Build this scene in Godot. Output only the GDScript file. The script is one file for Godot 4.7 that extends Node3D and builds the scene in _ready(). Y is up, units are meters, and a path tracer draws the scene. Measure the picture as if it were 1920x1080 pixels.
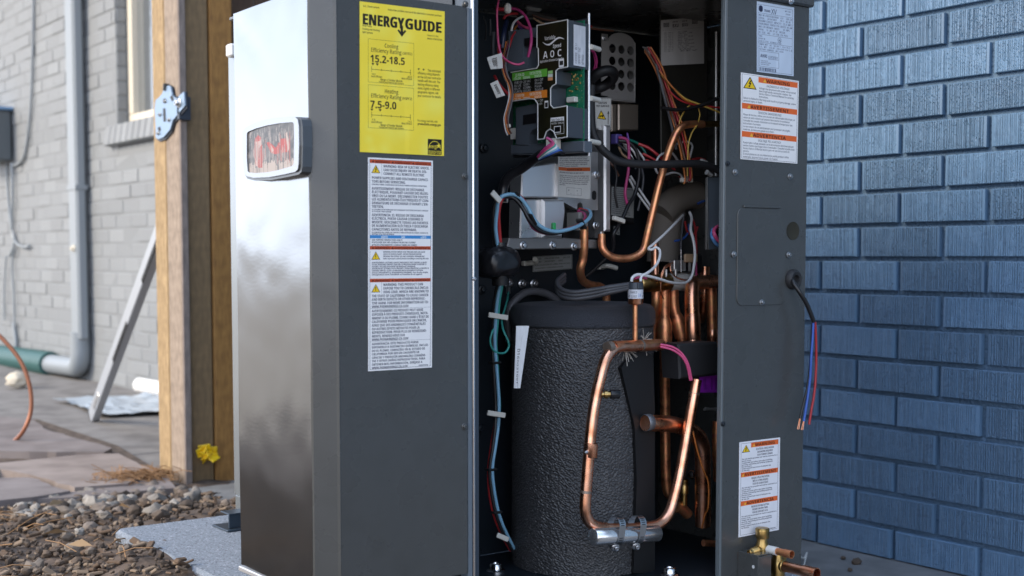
extends Node3D

var M := {}
var rng := RandomNumberGenerator.new()
var fonts := {}
var glyphs := {}
var TSV: TextServer

# ---------------------------------------------------------------- mesh helpers
func S() -> SurfaceTool:
	var st := SurfaceTool.new()
	st.begin(Mesh.PRIMITIVE_TRIANGLES)
	return st

func tri(st: SurfaceTool, a: Vector3, b: Vector3, c: Vector3, na: Vector3, nb: Vector3, nc: Vector3, ua := Vector2.ZERO, ub := Vector2.ZERO, uc := Vector2.ZERO) -> void:
	if (c - a).cross(b - a).dot(na + nb + nc) < 0.0:
		var t := b; b = c; c = t
		t = nb; nb = nc; nc = t
		var u := ub; ub = uc; uc = u
	st.set_normal(na); st.set_uv(ua); st.add_vertex(a)
	st.set_normal(nb); st.set_uv(ub); st.add_vertex(b)
	st.set_normal(nc); st.set_uv(uc); st.add_vertex(c)

func quad(st: SurfaceTool, a: Vector3, b: Vector3, c: Vector3, d: Vector3, out: Vector3, flip_uv := false) -> void:
	var n := (b - a).cross(c - a)
	if n.length() < 1e-12:
		n = (c - a).cross(d - a)
	n = n.normalized()
	if n.dot(out) < 0.0:
		n = -n
	tri(st, a, b, c, n, n, n, Vector2(0, 0), Vector2(1, 0), Vector2(1, 1))
	tri(st, a, c, d, n, n, n, Vector2(0, 0), Vector2(1, 1), Vector2(0, 1))

func rbox(st: SurfaceTool, c: Vector3, size: Vector3, ch := 0.001, b := Basis()) -> void:
	var h := size * 0.5
	ch = minf(ch, minf(h.x, minf(h.y, h.z)) * 0.9)
	var P := func(a: int, s: Vector3) -> Vector3:
		var q := Vector3(s.x * (h.x - ch), s.y * (h.y - ch), s.z * (h.z - ch))
		q[a] = s[a] * h[a]
		return c + b * q
	for a in 3:
		var i := (a + 1) % 3
		var j := (a + 2) % 3
		for sa in [-1.0, 1.0]:
			var s := Vector3.ZERO
			s[a] = sa
			var ps := []
			for k in [[-1.0, -1.0], [1.0, -1.0], [1.0, 1.0], [-1.0, 1.0]]:
				s[i] = k[0]; s[j] = k[1]
				ps.append(P.call(a, s))
			var n := Vector3.ZERO
			n[a] = sa
			quad(st, ps[0], ps[1], ps[2], ps[3], b * n)
		for si in [-1.0, 1.0]:
			for sj in [-1.0, 1.0]:
				var s := Vector3.ZERO
				s[i] = si; s[j] = sj
				s[a] = -1.0
				var p0: Vector3 = P.call(i, s)
				var p1: Vector3 = P.call(j, s)
				s[a] = 1.0
				var p2: Vector3 = P.call(j, s)
				var p3: Vector3 = P.call(i, s)
				var n := Vector3.ZERO
				n[i] = si; n[j] = sj
				quad(st, p0, p1, p2, p3, b * n)
	for sx in [-1.0, 1.0]:
		for sy in [-1.0, 1.0]:
			for sz in [-1.0, 1.0]:
				var s := Vector3(sx, sy, sz)
				var n: Vector3 = (b * s).normalized()
				tri(st, P.call(0, s), P.call(1, s), P.call(2, s), n, n, n)

func span(st: SurfaceTool, lo: Vector3, hi: Vector3, ch := 0.001) -> void:
	rbox(st, (lo + hi) * 0.5, (hi - lo).abs(), ch)

func smooth(ps: Array, n := 6) -> Array:
	var out := []
	for i in ps.size() - 1:
		var a: Vector3 = ps[maxi(i - 1, 0)]
		var b: Vector3 = ps[i]
		var c: Vector3 = ps[i + 1]
		var d: Vector3 = ps[mini(i + 2, ps.size() - 1)]
		for k in n:
			out.append(b.cubic_interpolate(c, a, d, float(k) / n))
	out.append(ps[-1])
	return out

func bend(ps: Array, R: float, n := 7) -> Array:
	var out := [ps[0]]
	for i in range(1, ps.size() - 1):
		var p: Vector3 = ps[i]
		var u: Vector3 = (ps[i - 1] - p)
		var w: Vector3 = (ps[i + 1] - p)
		var k := minf(R, minf(u.length(), w.length()) * 0.48)
		var a := p + u.normalized() * k
		var c := p + w.normalized() * k
		for j in n + 1:
			var t := float(j) / n
			out.append(a.lerp(p, t).lerp(p.lerp(c, t), t))
	out.append(ps[-1])
	return out

func tube(st: SurfaceTool, ps: Array, r: float, seg := 8, caps := true, rr := []) -> void:
	var t0: Vector3 = (ps[1] - ps[0]).normalized()
	var u := t0.cross(Vector3.UP)
	if u.length() < 0.1:
		u = t0.cross(Vector3.RIGHT)
	u = u.normalized()
	var rings := []
	var norms := []
	var run := 0.0
	var runs := []
	for i in ps.size():
		var t: Vector3 = (ps[mini(i + 1, ps.size() - 1)] - ps[maxi(i - 1, 0)]).normalized()
		u = (u - t * u.dot(t)).normalized()
		var w := t.cross(u)
		var rad: float = rr[i] if rr.size() > i else r
		var ring := []
		var ns := []
		for k in seg + 1:
			var a := TAU * k / seg
			var n := u * cos(a) + w * sin(a)
			ns.append(n)
			ring.append(ps[i] + n * rad)
		rings.append(ring)
		norms.append(ns)
		if i > 0:
			run += (ps[i] - ps[i - 1]).length()
		runs.append(run)
	for i in ps.size() - 1:
		for k in seg:
			var u0 := Vector2(float(k) / seg, runs[i] * 20.0)
			var u1 := Vector2(float(k + 1) / seg, runs[i] * 20.0)
			var u2 := Vector2(float(k + 1) / seg, runs[i + 1] * 20.0)
			var u3 := Vector2(float(k) / seg, runs[i + 1] * 20.0)
			tri(st, rings[i][k], rings[i][k + 1], rings[i + 1][k + 1], norms[i][k], norms[i][k + 1], norms[i + 1][k + 1], u0, u1, u2)
			tri(st, rings[i][k], rings[i + 1][k + 1], rings[i + 1][k], norms[i][k], norms[i + 1][k + 1], norms[i + 1][k], u0, u2, u3)
	if caps:
		for e in [0, ps.size() - 1]:
			var n: Vector3 = (ps[0] - ps[1]).normalized() if e == 0 else (ps[-1] - ps[-2]).normalized()
			for k in seg:
				tri(st, ps[e], rings[e][k], rings[e][k + 1], n, n, n)

func lathe(st: SurfaceTool, prof: Array, xf: Transform3D, seg := 20) -> void:
	# profile of (radius, height) turned about the local y axis
	var total := 0.0
	for i in prof.size() - 1:
		total += (prof[i + 1] - prof[i]).length()
	var segn := []
	for i in prof.size() - 1:
		var d: Vector2 = prof[i + 1] - prof[i]
		segn.append(Vector2(d.y, -d.x).normalized())
	var run := 0.0
	for i in prof.size() - 1:
		var a: Vector2 = prof[i]
		var b: Vector2 = prof[i + 1]
		var na: Vector2 = segn[i]
		var nb: Vector2 = segn[i]
		if i > 0 and segn[i - 1].dot(segn[i]) > 0.7:
			na = (segn[i - 1] + segn[i]).normalized()
		if i < prof.size() - 2 and segn[i + 1].dot(segn[i]) > 0.7:
			nb = (segn[i + 1] + segn[i]).normalized()
		var v0 := run / total
		run += (b - a).length()
		var v1 := run / total
		for k in seg:
			var t0 := TAU * k / seg
			var t1 := TAU * (k + 1) / seg
			var d0 := Vector3(cos(t0), 0, sin(t0))
			var d1 := Vector3(cos(t1), 0, sin(t1))
			var U := func(d: Vector3, q: Vector2) -> Vector3: return xf * (d * q.x + Vector3(0, q.y, 0))
			var Nn := func(d: Vector3, q: Vector2) -> Vector3: return (xf.basis * (d * q.x + Vector3(0, q.y, 0))).normalized()
			var p00: Vector3 = U.call(d0, a)
			var p10: Vector3 = U.call(d1, a)
			var p11: Vector3 = U.call(d1, b)
			var p01: Vector3 = U.call(d0, b)
			var n00: Vector3 = Nn.call(d0, na)
			var n10: Vector3 = Nn.call(d1, na)
			var n11: Vector3 = Nn.call(d1, nb)
			var n01: Vector3 = Nn.call(d0, nb)
			var k0 := float(k) / seg
			var k1 := float(k + 1) / seg
			if a.x > 1e-6:
				tri(st, p00, p10, p11, n00, n10, n11, Vector2(k0, v0), Vector2(k1, v0), Vector2(k1, v1))
			if b.x > 1e-6:
				tri(st, p00, p11, p01, n00, n11, n01, Vector2(k0, v0), Vector2(k1, v1), Vector2(k0, v1))

func area2(p: Array) -> float:
	var s := 0.0
	for i in p.size():
		var a: Vector2 = p[i]
		var b: Vector2 = p[(i + 1) % p.size()]
		s += a.x * b.y - b.x * a.y
	return s * 0.5

func face(st: SurfaceTool, poly: Array, z: float, xf: Transform3D, back := false) -> void:
	var lo := Vector2(1e9, 1e9)
	var hi := -lo
	for p in poly:
		lo = lo.min(p); hi = hi.max(p)
	var idx := Geometry2D.triangulate_polygon(PackedVector2Array(poly))
	var n := (xf.basis * Vector3(0, 0, -1 if back else 1)).normalized()
	for i in range(0, idx.size(), 3):
		var q := []
		var w := []
		for k in 3:
			var p: Vector2 = poly[idx[i + k]]
			q.append(xf * Vector3(p.x, p.y, z))
			w.append(Vector2((p.x - lo.x) / (hi.x - lo.x), 1.0 - (p.y - lo.y) / (hi.y - lo.y)))
		tri(st, q[0], q[1], q[2], n, n, n, w[0], w[1], w[2])

func prism(st: SurfaceTool, poly: Array, z0: float, z1: float, xf := Transform3D(), ch := 0.0, back := true) -> void:
	# a polygon in local x,y from z0 (back) to z1 (front), front edge chamfered by ch
	var top := poly
	if ch > 0.0:
		var off := Geometry2D.offset_polygon(PackedVector2Array(poly), -ch)
		if off.size() == 1 and off[0].size() == poly.size():
			# match the offset points to the nearest originals
			var o := Array(off[0])
			if (area2(o) > 0) != (area2(poly) > 0):
				o.reverse()
			var best := 0
			var bd := 1e9
			for i in o.size():
				var d: float = (o[i] - poly[0]).length()
				if d < bd:
					bd = d; best = i
			top = []
			for i in o.size():
				top.append(o[(best + i) % o.size()])
		else:
			ch = 0.0
	face(st, top, z1, xf)
	if back:
		face(st, poly, z0, xf, true)
	var sg := 1.0 if area2(poly) > 0 else -1.0
	for i in poly.size():
		var a: Vector2 = poly[i]
		var b: Vector2 = poly[(i + 1) % poly.size()]
		var e := b - a
		var n := xf.basis * (Vector3(e.y, -e.x, 0) * sg)
		var zc := z1 - ch
		quad(st, xf * Vector3(a.x, a.y, z0), xf * Vector3(b.x, b.y, z0), xf * Vector3(b.x, b.y, zc), xf * Vector3(a.x, a.y, zc), n)
		if ch > 0.0:
			var c: Vector2 = top[i]
			var d: Vector2 = top[(i + 1) % top.size()]
			quad(st, xf * Vector3(a.x, a.y, zc), xf * Vector3(b.x, b.y, zc), xf * Vector3(d.x, d.y, z1), xf * Vector3(c.x, c.y, z1), n + xf.basis.z)

func rrect(x0: float, y0: float, x1: float, y1: float, r: float, n := 4) -> Array:
	var out := []
	for k in [[x1 - r, y1 - r, 0.0], [x0 + r, y1 - r, 90.0], [x0 + r, y0 + r, 180.0], [x1 - r, y0 + r, 270.0]]:
		for i in n + 1:
			var a := deg_to_rad(k[2] + 90.0 * i / n)
			out.append(Vector2(k[0] + r * cos(a), k[1] + r * sin(a)))
	return out

func ring(st: SurfaceTool, outer: Array, inner: Array, z0: float, z1: float, xf: Transform3D) -> void:
	# a frame between two outlines with the same number of points
	var sg := 1.0 if area2(outer) > 0 else -1.0
	for i in outer.size():
		var j := (i + 1) % outer.size()
		var a: Vector2 = outer[i]
		var b: Vector2 = outer[j]
		var c: Vector2 = inner[j]
		var d: Vector2 = inner[i]
		quad(st, xf * Vector3(a.x, a.y, z1), xf * Vector3(b.x, b.y, z1), xf * Vector3(c.x, c.y, z1), xf * Vector3(d.x, d.y, z1), xf.basis.z)
		var e := (b - a) * sg
		quad(st, xf * Vector3(a.x, a.y, z0), xf * Vector3(b.x, b.y, z0), xf * Vector3(b.x, b.y, z1), xf * Vector3(a.x, a.y, z1), xf.basis * Vector3(e.y, -e.x, 0))
		e = (c - d) * sg
		quad(st, xf * Vector3(d.x, d.y, z0), xf * Vector3(c.x, c.y, z0), xf * Vector3(c.x, c.y, z1), xf * Vector3(d.x, d.y, z1), xf.basis * Vector3(-e.y, e.x, 0))

func up_to(n: Vector3) -> Basis:
	# a basis whose y points along n
	n = n.normalized()
	var x := n.cross(Vector3(0.3, 0.2, 0.9)).normalized()
	return Basis(x, n, x.cross(n))

# ---------------------------------------------------------------- nodes
func put(called: String, st: SurfaceTool, m: Material, parent: Node, label := "") -> MeshInstance3D:
	var o := MeshInstance3D.new()
	o.name = called
	o.mesh = st.commit()
	o.material_override = null
	for i in o.mesh.get_surface_count():
		o.mesh.surface_set_material(i, m)
	parent.add_child(o, true)
	if label:
		o.set_meta("label", label)
	return o

func thing(called: String, label: String, category: String, group := "") -> Node3D:
	var o := Node3D.new()
	o.name = called
	add_child(o, true)
	o.set_meta("label", label)
	o.set_meta("category", category)
	if group:
		o.set_meta("group", group)
	return o

func tag(o: Node, label: String, category: String, group := "") -> Node:
	o.set_meta("label", label)
	o.set_meta("category", category)
	if group:
		o.set_meta("group", group)
	return o

func structure(o: Node, label := "") -> Node:
	o.set_meta("kind", "structure")
	if label:
		o.set_meta("label", label)
	return o

func screw(parent: Node, at: Vector3, n: Vector3, r := 0.0045, m: Material = null, called := "screw") -> MeshInstance3D:
	var st := S()
	var xf := Transform3D(up_to(n), at)
	lathe(st, [Vector2(r * 1.45, -0.001), Vector2(r * 1.45, r * 0.22), Vector2(r * 1.2, r * 0.4), Vector2(0, r * 0.4)], xf, 16)
	lathe(st, [Vector2(r, r * 0.3), Vector2(r, r * 1.15), Vector2(r * 0.85, r * 1.3), Vector2(r * 0.55, r * 1.3), Vector2(r * 0.5, r * 1.1), Vector2(0, r * 1.1)], xf, 6)
	return put(called, st, m if m else M.zinc, parent)

func sticker(called: String, c: Array, img: Image, parent: Node, out: Vector3, label := "", rough := 0.45) -> MeshInstance3D:
	# corners: top left, top right, bottom right, bottom left
	var st := S()
	var n: Vector3 = (c[1] - c[0]).cross(c[3] - c[0]).normalized()
	if n.dot(out) < 0:
		n = -n
	tri(st, c[0], c[1], c[2], n, n, n, Vector2(0, 0), Vector2(1, 0), Vector2(1, 1))
	tri(st, c[0], c[2], c[3], n, n, n, Vector2(0, 0), Vector2(1, 1), Vector2(0, 1))
	var mid: Vector3 = (c[0] + c[2]) * 0.5
	for i in 4:
		var a: Vector3 = c[i]
		var b: Vector3 = c[(i + 1) % 4]
		quad(st, a, b, b - n * 0.0006, a - n * 0.0006, (a + b) * 0.5 - mid)
	var m := StandardMaterial3D.new()
	m.albedo_texture = ImageTexture.create_from_image(img)
	m.roughness = rough
	m.metallic_specular = 0.4
	m.texture_repeat = false
	if not M.has("ripple"):
		M.ripple = noise_tex(128, 0.012, [Color.BLACK, Color.WHITE], 95, 2)
	m.heightmap_enabled = true
	m.heightmap_texture = M.ripple
	m.heightmap_scale = 0.12
	return put(called, st, m, parent, label)

func lin(r: float, g: float, b: float) -> Color:
	return Color(r, g, b).linear_to_srgb()

func mat(c: Color, rough := 0.5, metal := 0.0, spec := 0.5) -> StandardMaterial3D:
	var m := StandardMaterial3D.new()
	m.albedo_color = c
	m.roughness = rough
	m.metallic = metal
	m.metallic_specular = spec
	return m

# ---------------------------------------------------------------- print
func canvas(w: int, h: int, c: Color) -> Image:
	var im := Image.create(w, h, false, Image.FORMAT_RGBA8)
	im.fill(c)
	return im

func glyph(key: String, size: int, ch: int, col: Color) -> Array:
	var id := "%s|%d|%d|%s" % [key, size, ch, col.to_html()]
	if glyphs.has(id):
		return glyphs[id]
	if not fonts.has(key):
		var f := SystemFont.new()
		f.font_names = PackedStringArray(["Droid Serif" if key.begins_with("s") else "Droid Sans Mono" if key.begins_with("m") else "Droid Sans"])
		f.font_weight = 700 if key.ends_with("b") else 400
		fonts[key] = f
	var rid: RID = fonts[key].get_rids()[0]
	var sz := Vector2i(size, 0)
	var g := TSV.font_get_glyph_index(rid, size, ch, 0)
	TSV.font_render_glyph(rid, sz, g)
	var adv := TSV.font_get_glyph_advance(rid, size, g).x
	var off := TSV.font_get_glyph_offset(rid, sz, g)
	var t := TSV.font_get_glyph_texture_idx(rid, sz, g)
	var im: Image = null
	if t >= 0:
		var src := TSV.font_get_texture_image(rid, sz, t)
		var rc := Rect2i(TSV.font_get_glyph_uv_rect(rid, sz, g))
		if rc.size.x > 0 and rc.size.y > 0:
			var part := src.get_region(rc)
			im = Image.create(rc.size.x, rc.size.y, false, Image.FORMAT_RGBA8)
			for y in rc.size.y:
				for x in rc.size.x:
					im.set_pixel(x, y, Color(col.r, col.g, col.b, part.get_pixel(x, y).a))
	glyphs[id] = [im, adv, off]
	return glyphs[id]

func width_of(s: String, size: int, key := "r") -> float:
	var w := 0.0
	for i in s.length():
		w += glyph(key, size, s.unicode_at(i), Color.BLACK)[1]
	return w

func txt(im: Image, x: float, y: float, size: int, s: String, col := Color.BLACK, key := "r", fit := 0.0, align := 0) -> void:
	# y is the top of the line; fit squeezes or widens the line to that many pixels; align 1 centres on x
	var w := width_of(s, size, key)
	var line := Image.create(int(w) + 8, int(size * 1.4) + 4, false, Image.FORMAT_RGBA8)
	line.fill(Color(col.r, col.g, col.b, 0))
	var pen := 3.0
	for i in s.length():
		var g := glyph(key, size, s.unicode_at(i), col)
		if g[0]:
			line.blend_rect(g[0], Rect2i(Vector2i.ZERO, g[0].get_size()), Vector2i(int(pen + g[2].x), int(size * 1.05 + g[2].y)))
		pen += g[1]
	if fit > 0.0 and absf(fit - w) > 2.0:
		line.resize(maxi(int(line.get_width() * fit / w), 4), line.get_height(), Image.INTERPOLATE_BILINEAR)
	var at := Vector2i(int(x), int(y))
	if align == 1:
		at.x -= line.get_width() / 2
	im.blend_rect(line, Rect2i(Vector2i.ZERO, line.get_size()), at)

func para(im: Image, x: float, y: float, lh: float, size: int, rows: Array, fit: float, col := Color.BLACK, key := "r") -> float:
	# rows set flush left; every row but short ones is scaled alike so that the longest fills fit
	var most := 1.0
	for r in rows:
		most = maxf(most, width_of(r, size, key))
	for r in rows:
		txt(im, x, y, size, r, col, key, width_of(r, size, key) * fit / most)
		y += lh
	return y

func bar(im: Image, x0: float, y0: float, x1: float, y1: float, col: Color) -> void:
	im.fill_rect(Rect2i(int(x0), int(y0), maxi(int(x1 - x0), 1), maxi(int(y1 - y0), 1)), col)

func outline(im: Image, x0: float, y0: float, x1: float, y1: float, t: float, col: Color) -> void:
	bar(im, x0, y0, x1, y0 + t, col)
	bar(im, x0, y1 - t, x1, y1, col)
	bar(im, x0, y0, x0 + t, y1, col)
	bar(im, x1 - t, y0, x1, y1, col)

func fill_poly(im: Image, poly: Array, col: Color) -> void:
	var pp := PackedVector2Array(poly)
	var lo := Vector2(1e9, 1e9)
	var hi := -lo
	for p in poly:
		lo = lo.min(p); hi = hi.max(p)
	for y in range(maxi(int(lo.y), 0), mini(int(hi.y) + 1, im.get_height())):
		for x in range(maxi(int(lo.x), 0), mini(int(hi.x) + 1, im.get_width())):
			if Geometry2D.is_point_in_polygon(Vector2(x + 0.5, y + 0.5), pp):
				im.set_pixel(x, y, col)

func shock_sign(im: Image, x: float, y: float, s: float, kind := 0) -> void:
	var k := Color8(20, 18, 16)
	fill_poly(im, [Vector2(x + s * 0.5, y), Vector2(x + s, y + s * 0.95), Vector2(x, y + s * 0.95)], k)
	fill_poly(im, [Vector2(x + s * 0.5, y + s * 0.12), Vector2(x + s * 0.91, y + s * 0.89), Vector2(x + s * 0.09, y + s * 0.89)], Color8(240, 200, 40))
	if kind == 0:
		fill_poly(im, [Vector2(x + s * 0.53, y + s * 0.28), Vector2(x + s * 0.4, y + s * 0.56), Vector2(x + s * 0.5, y + s * 0.56), Vector2(x + s * 0.44, y + s * 0.72), Vector2(x + s * 0.38, y + s * 0.7), Vector2(x + s * 0.43, y + s * 0.84), Vector2(x + s * 0.55, y + s * 0.74), Vector2(x + s * 0.5, y + s * 0.73), Vector2(x + s * 0.61, y + s * 0.48), Vector2(x + s * 0.51, y + s * 0.48), Vector2(x + s * 0.62, y + s * 0.3)], k)
	elif kind == 1:
		bar(im, x + s * 0.46, y + s * 0.32, x + s * 0.55, y + s * 0.64, k)
		bar(im, x + s * 0.46, y + s * 0.7, x + s * 0.55, y + s * 0.8, k)
	else:
		fill_poly(im, [Vector2(x + s * 0.28, y + s * 0.58), Vector2(x + s * 0.6, y + s * 0.52), Vector2(x + s * 0.72, y + s * 0.34), Vector2(x + s * 0.76, y + s * 0.56), Vector2(x + s * 0.66, y + s * 0.7), Vector2(x + s * 0.6, y + s * 0.78), Vector2(x + s * 0.52, y + s * 0.66), Vector2(x + s * 0.42, y + s * 0.68), Vector2(x + s * 0.34, y + s * 0.78), Vector2(x + s * 0.27, y + s * 0.76)], k)

func smudge(im: Image, n: int, seed_: int, c: Color, rmin: float, rmax: float) -> void:
	rng.seed = seed_
	for i in n:
		var p := Vector2(rng.randf() * im.get_width(), rng.randf() * im.get_height())
		var r := rng.randf_range(rmin, rmax)
		for y in range(maxi(int(p.y - r), 0), mini(int(p.y + r), im.get_height())):
			for x in range(maxi(int(p.x - r), 0), mini(int(p.x + r), im.get_width())):
				var d := p.distance_to(Vector2(x, y)) / r
				if d < 1:
					im.set_pixel(x, y, im.get_pixel(x, y).lerp(c, c.a * (1 - d)))

func noise_tex(size: int, freq: float, colors: Array, seed_: int, oct := 4, typ := FastNoiseLite.TYPE_SIMPLEX_SMOOTH, stretch := Vector2.ONE) -> ImageTexture:
	var n := FastNoiseLite.new()
	n.seed = seed_
	n.noise_type = typ
	n.frequency = freq
	n.fractal_octaves = oct
	var src := n.get_seamless_image(size, size)
	var g := Gradient.new()
	var offs := PackedFloat32Array()
	for i in colors.size():
		offs.append(float(i) / (colors.size() - 1))
	g.offsets = offs
	g.colors = PackedColorArray(colors)
	var im := Image.create(size, size, false, Image.FORMAT_RGB8)
	for y in size:
		for x in size:
			var sx := int(x * stretch.x) % size
			var sy := int(y * stretch.y) % size
			im.set_pixel(x, y, g.sample(src.get_pixel(sx, sy).r))
	return ImageTexture.create_from_image(im)

func tri_tex(m: StandardMaterial3D, per_metre: float, world := true) -> StandardMaterial3D:
	m.uv1_triplanar = true
	m.uv1_world_triplanar = world
	m.uv1_scale = Vector3.ONE * per_metre
	return m


func _ready() -> void:
	TSV = TextServerManager.get_primary_interface()
	rng.seed = 7
	# camera, sky, sun, exposure
	var cam := Camera3D.new()
	cam.name = "camera"
	add_child(cam)
	cam.transform = Transform3D(Basis.looking_at(Vector3(0.5949,-0.0651,-0.8011), Vector3.UP), Vector3(0.0000,0.6200,0.0000))
	cam.keep_aspect = Camera3D.KEEP_HEIGHT
	cam.set_frustum(0.05 * 1080.0 / 2438.0, Vector2(0, 0.05 * 100.0 / 2438.0), 0.05, 400.0)
	cam.current = true
	var we := WorldEnvironment.new()
	we.name = "world_environment"
	var e := Environment.new()
	e.background_mode = Environment.BG_SKY
	var sm := ProceduralSkyMaterial.new()
	sm.sky_top_color = Color(0.58, 0.67, 0.8)
	sm.sky_horizon_color = Color(0.9, 0.91, 0.93)
	sm.sky_curve = 0.22
	sm.sky_energy_multiplier = 1.08
	sm.ground_bottom_color = Color(0.35, 0.31, 0.27)
	sm.ground_horizon_color = Color(0.7, 0.68, 0.65)
	sm.sun_angle_max = 22.0
	# thin broken cloud, added out of view to vary the reflections
	var cn := FastNoiseLite.new()
	cn.seed = 15
	cn.frequency = 0.011
	cn.fractal_octaves = 5
	var cs := cn.get_seamless_image(512, 256)
	var ci := Image.create(512, 256, false, Image.FORMAT_RGBA8)
	for y in 256:
		for x in 512:
			ci.set_pixel(x, y, Color(1, 1, 1, smoothstep(0.42, 0.75, cs.get_pixel(x, y).r)))
	sm.sky_cover = ImageTexture.create_from_image(ci)
	sm.sky_cover_modulate = Color(0.9, 0.93, 1.0, 0.5)
	e.sky = Sky.new()
	e.sky.sky_material = sm
	e.tonemap_mode = Environment.TONE_MAPPER_LINEAR
	e.tonemap_exposure = 2.2
	e.ssao_enabled = true
	e.ssil_enabled = true
	e.sdfgi_enabled = true
	we.environment = e
	var at := CameraAttributesPhysical.new()
	at.frustum_focal_length = 45.7
	at.frustum_focus_distance = 1.93
	at.exposure_aperture = 6.2
	we.camera_attributes = at
	add_child(we)
	var sun := DirectionalLight3D.new()
	sun.name = "sun"
	sun.light_energy = 0.6
	sun.light_color = Color(1.0, 0.94, 0.86)
	sun.light_angular_distance = 24.0
	sun.shadow_enabled = true
	add_child(sun)
	sun.transform = Transform3D(Basis.looking_at(Vector3(0.82, -0.5, 0.26), Vector3.UP), Vector3(-3, 4, -3))
	materials()
	ground()
	house()
	fence()
	yard_things()
	cabinet()
	cabinet_labels()
	cabinet_outside()
	compressor()
	drive()
	controller()
	pipes()
	wires()

func materials() -> void:
	M.paint = mat(lin(0.066, 0.068, 0.066), 0.3, 0.0, 0.5)
	M.paint.roughness_texture = noise_tex(256, 0.015, [Color(0.75, 0.75, 0.75), Color(1, 1, 1), Color(0.85, 0.85, 0.85)], 91, 5)
	M.paint.heightmap_enabled = true
	M.paint.heightmap_texture = noise_tex(256, 0.008, [Color.BLACK, Color.WHITE], 92, 2)
	M.paint.heightmap_scale = 0.1
	tri_tex(M.paint, 2.5)
	M.paint.albedo_texture = noise_tex(512, 0.012, [Color(0.94, 0.94, 0.935), Color(1, 1, 1), Color(0.97, 0.97, 0.97)], 94, 6)
	M.paint.clearcoat_enabled = true
	M.paint.clearcoat = 0.25
	M.paint.clearcoat_roughness = 0.25
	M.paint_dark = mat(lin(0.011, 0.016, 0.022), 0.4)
	M.black = mat(lin(0.006, 0.006, 0.007), 0.55)
	M.black_gloss = mat(lin(0.012, 0.012, 0.014), 0.28)
	M.rubber = mat(lin(0.018, 0.018, 0.02), 0.6)
	M.foam = mat(lin(0.2, 0.175, 0.15), 0.8)
	M.plastic = mat(lin(0.05, 0.058, 0.07), 0.45)
	M.white = mat(lin(0.72, 0.72, 0.7), 0.45)
	M.nylon = mat(lin(0.62, 0.6, 0.54), 0.5)
	M.zinc = mat(lin(0.55, 0.56, 0.58), 0.32, 1.0)
	M.zinc_dull = mat(lin(0.3, 0.31, 0.32), 0.4, 0.9)
	M.chrome = mat(lin(0.75, 0.75, 0.76), 0.16, 1.0)
	M.galv = mat(lin(0.62, 0.62, 0.62), 0.45, 0.85)
	M.galv.roughness_texture = noise_tex(256, 0.02, [Color(0.5, 0.5, 0.5), Color(1, 1, 1)], 4)
	tri_tex(M.galv, 4.0)
	M.alu = mat(lin(0.78, 0.78, 0.79), 0.42, 0.9)
	M.brass = mat(lin(0.62, 0.45, 0.2), 0.3, 1.0)
	M.brass.albedo_texture = noise_tex(128, 0.02, [Color(0.72, 0.66, 0.55), Color(1, 1, 1)], 14)
	tri_tex(M.brass, 14.0)
	M.copper = mat(Color(1, 1, 1), 0.36, 1.0)
	M.copper.albedo_texture = noise_tex(256, 0.012, [lin(0.42, 0.17, 0.11), lin(0.66, 0.27, 0.14), lin(0.92, 0.44, 0.26), lin(0.95, 0.52, 0.36), lin(0.9, 0.42, 0.25), lin(0.6, 0.28, 0.22)], 21)
	M.copper.roughness_texture = noise_tex(128, 0.03, [Color(0.6, 0.6, 0.6), Color(1, 1, 1)], 3)
	tri_tex(M.copper, 6.0)
	M.braze = mat(lin(0.34, 0.27, 0.22), 0.5, 0.8)
	M.copper_old = mat(Color(1, 1, 1), 0.42, 0.92)
	M.copper_old.albedo_texture = noise_tex(256, 0.018, [lin(0.22, 0.09, 0.06), lin(0.62, 0.25, 0.12), lin(0.88, 0.36, 0.19), lin(0.8, 0.42, 0.18), lin(0.62, 0.22, 0.2)], 22)
	tri_tex(M.copper_old, 8.0)
	M.pcb = mat(Color(1, 1, 1), 0.4)
	var pi_ := canvas(128, 128, lin(0.01, 0.16, 0.08))
	rng.seed = 3
	for i in 220:
		var p := Vector2i(rng.randi() % 124, rng.randi() % 124)
		var s := rng.randi_range(1, 3)
		pi_.fill_rect(Rect2i(p, Vector2i(s, s)), [lin(0.5, 0.5, 0.45), lin(0.02, 0.02, 0.02), lin(0.35, 0.25, 0.08), lin(0.02, 0.28, 0.14)][i % 4])
	M.pcb.albedo_texture = ImageTexture.create_from_image(pi_)
	tri_tex(M.pcb, 18.0)
	for w in [["red", 0.42, 0.025, 0.03], ["pink", 0.6, 0.08, 0.2], ["magenta", 0.4, 0.04, 0.16], ["blue", 0.03, 0.1, 0.4], ["sky_blue", 0.2, 0.4, 0.55], ["green", 0.02, 0.2, 0.15], ["teal", 0.04, 0.3, 0.26], ["white", 0.7, 0.7, 0.7], ["black", 0.012, 0.012, 0.014], ["grey", 0.1, 0.1, 0.11], ["orange", 0.5, 0.15, 0.03], ["yellow", 0.6, 0.4, 0.08], ["purple", 0.14, 0.05, 0.3], ["brown", 0.12, 0.05, 0.03], ["tan", 0.45, 0.3, 0.18]]:
		M["w_" + w[0]] = mat(lin(w[1], w[2], w[3]), 0.38)
	# brushed, slightly wavy bright metal of the corner panel
	M.silver = mat(lin(0.345, 0.365, 0.385), 0.17, 1.0)
	var wn := FastNoiseLite.new()
	wn.seed = 5
	wn.frequency = 0.008
	wn.fractal_octaves = 3
	var wi := wn.get_seamless_image(256, 256)
	var fine := FastNoiseLite.new()
	fine.seed = 6
	fine.frequency = 0.09
	var fi := fine.get_seamless_image(256, 256)
	var hi := Image.create(256, 256, false, Image.FORMAT_RGB8)
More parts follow.
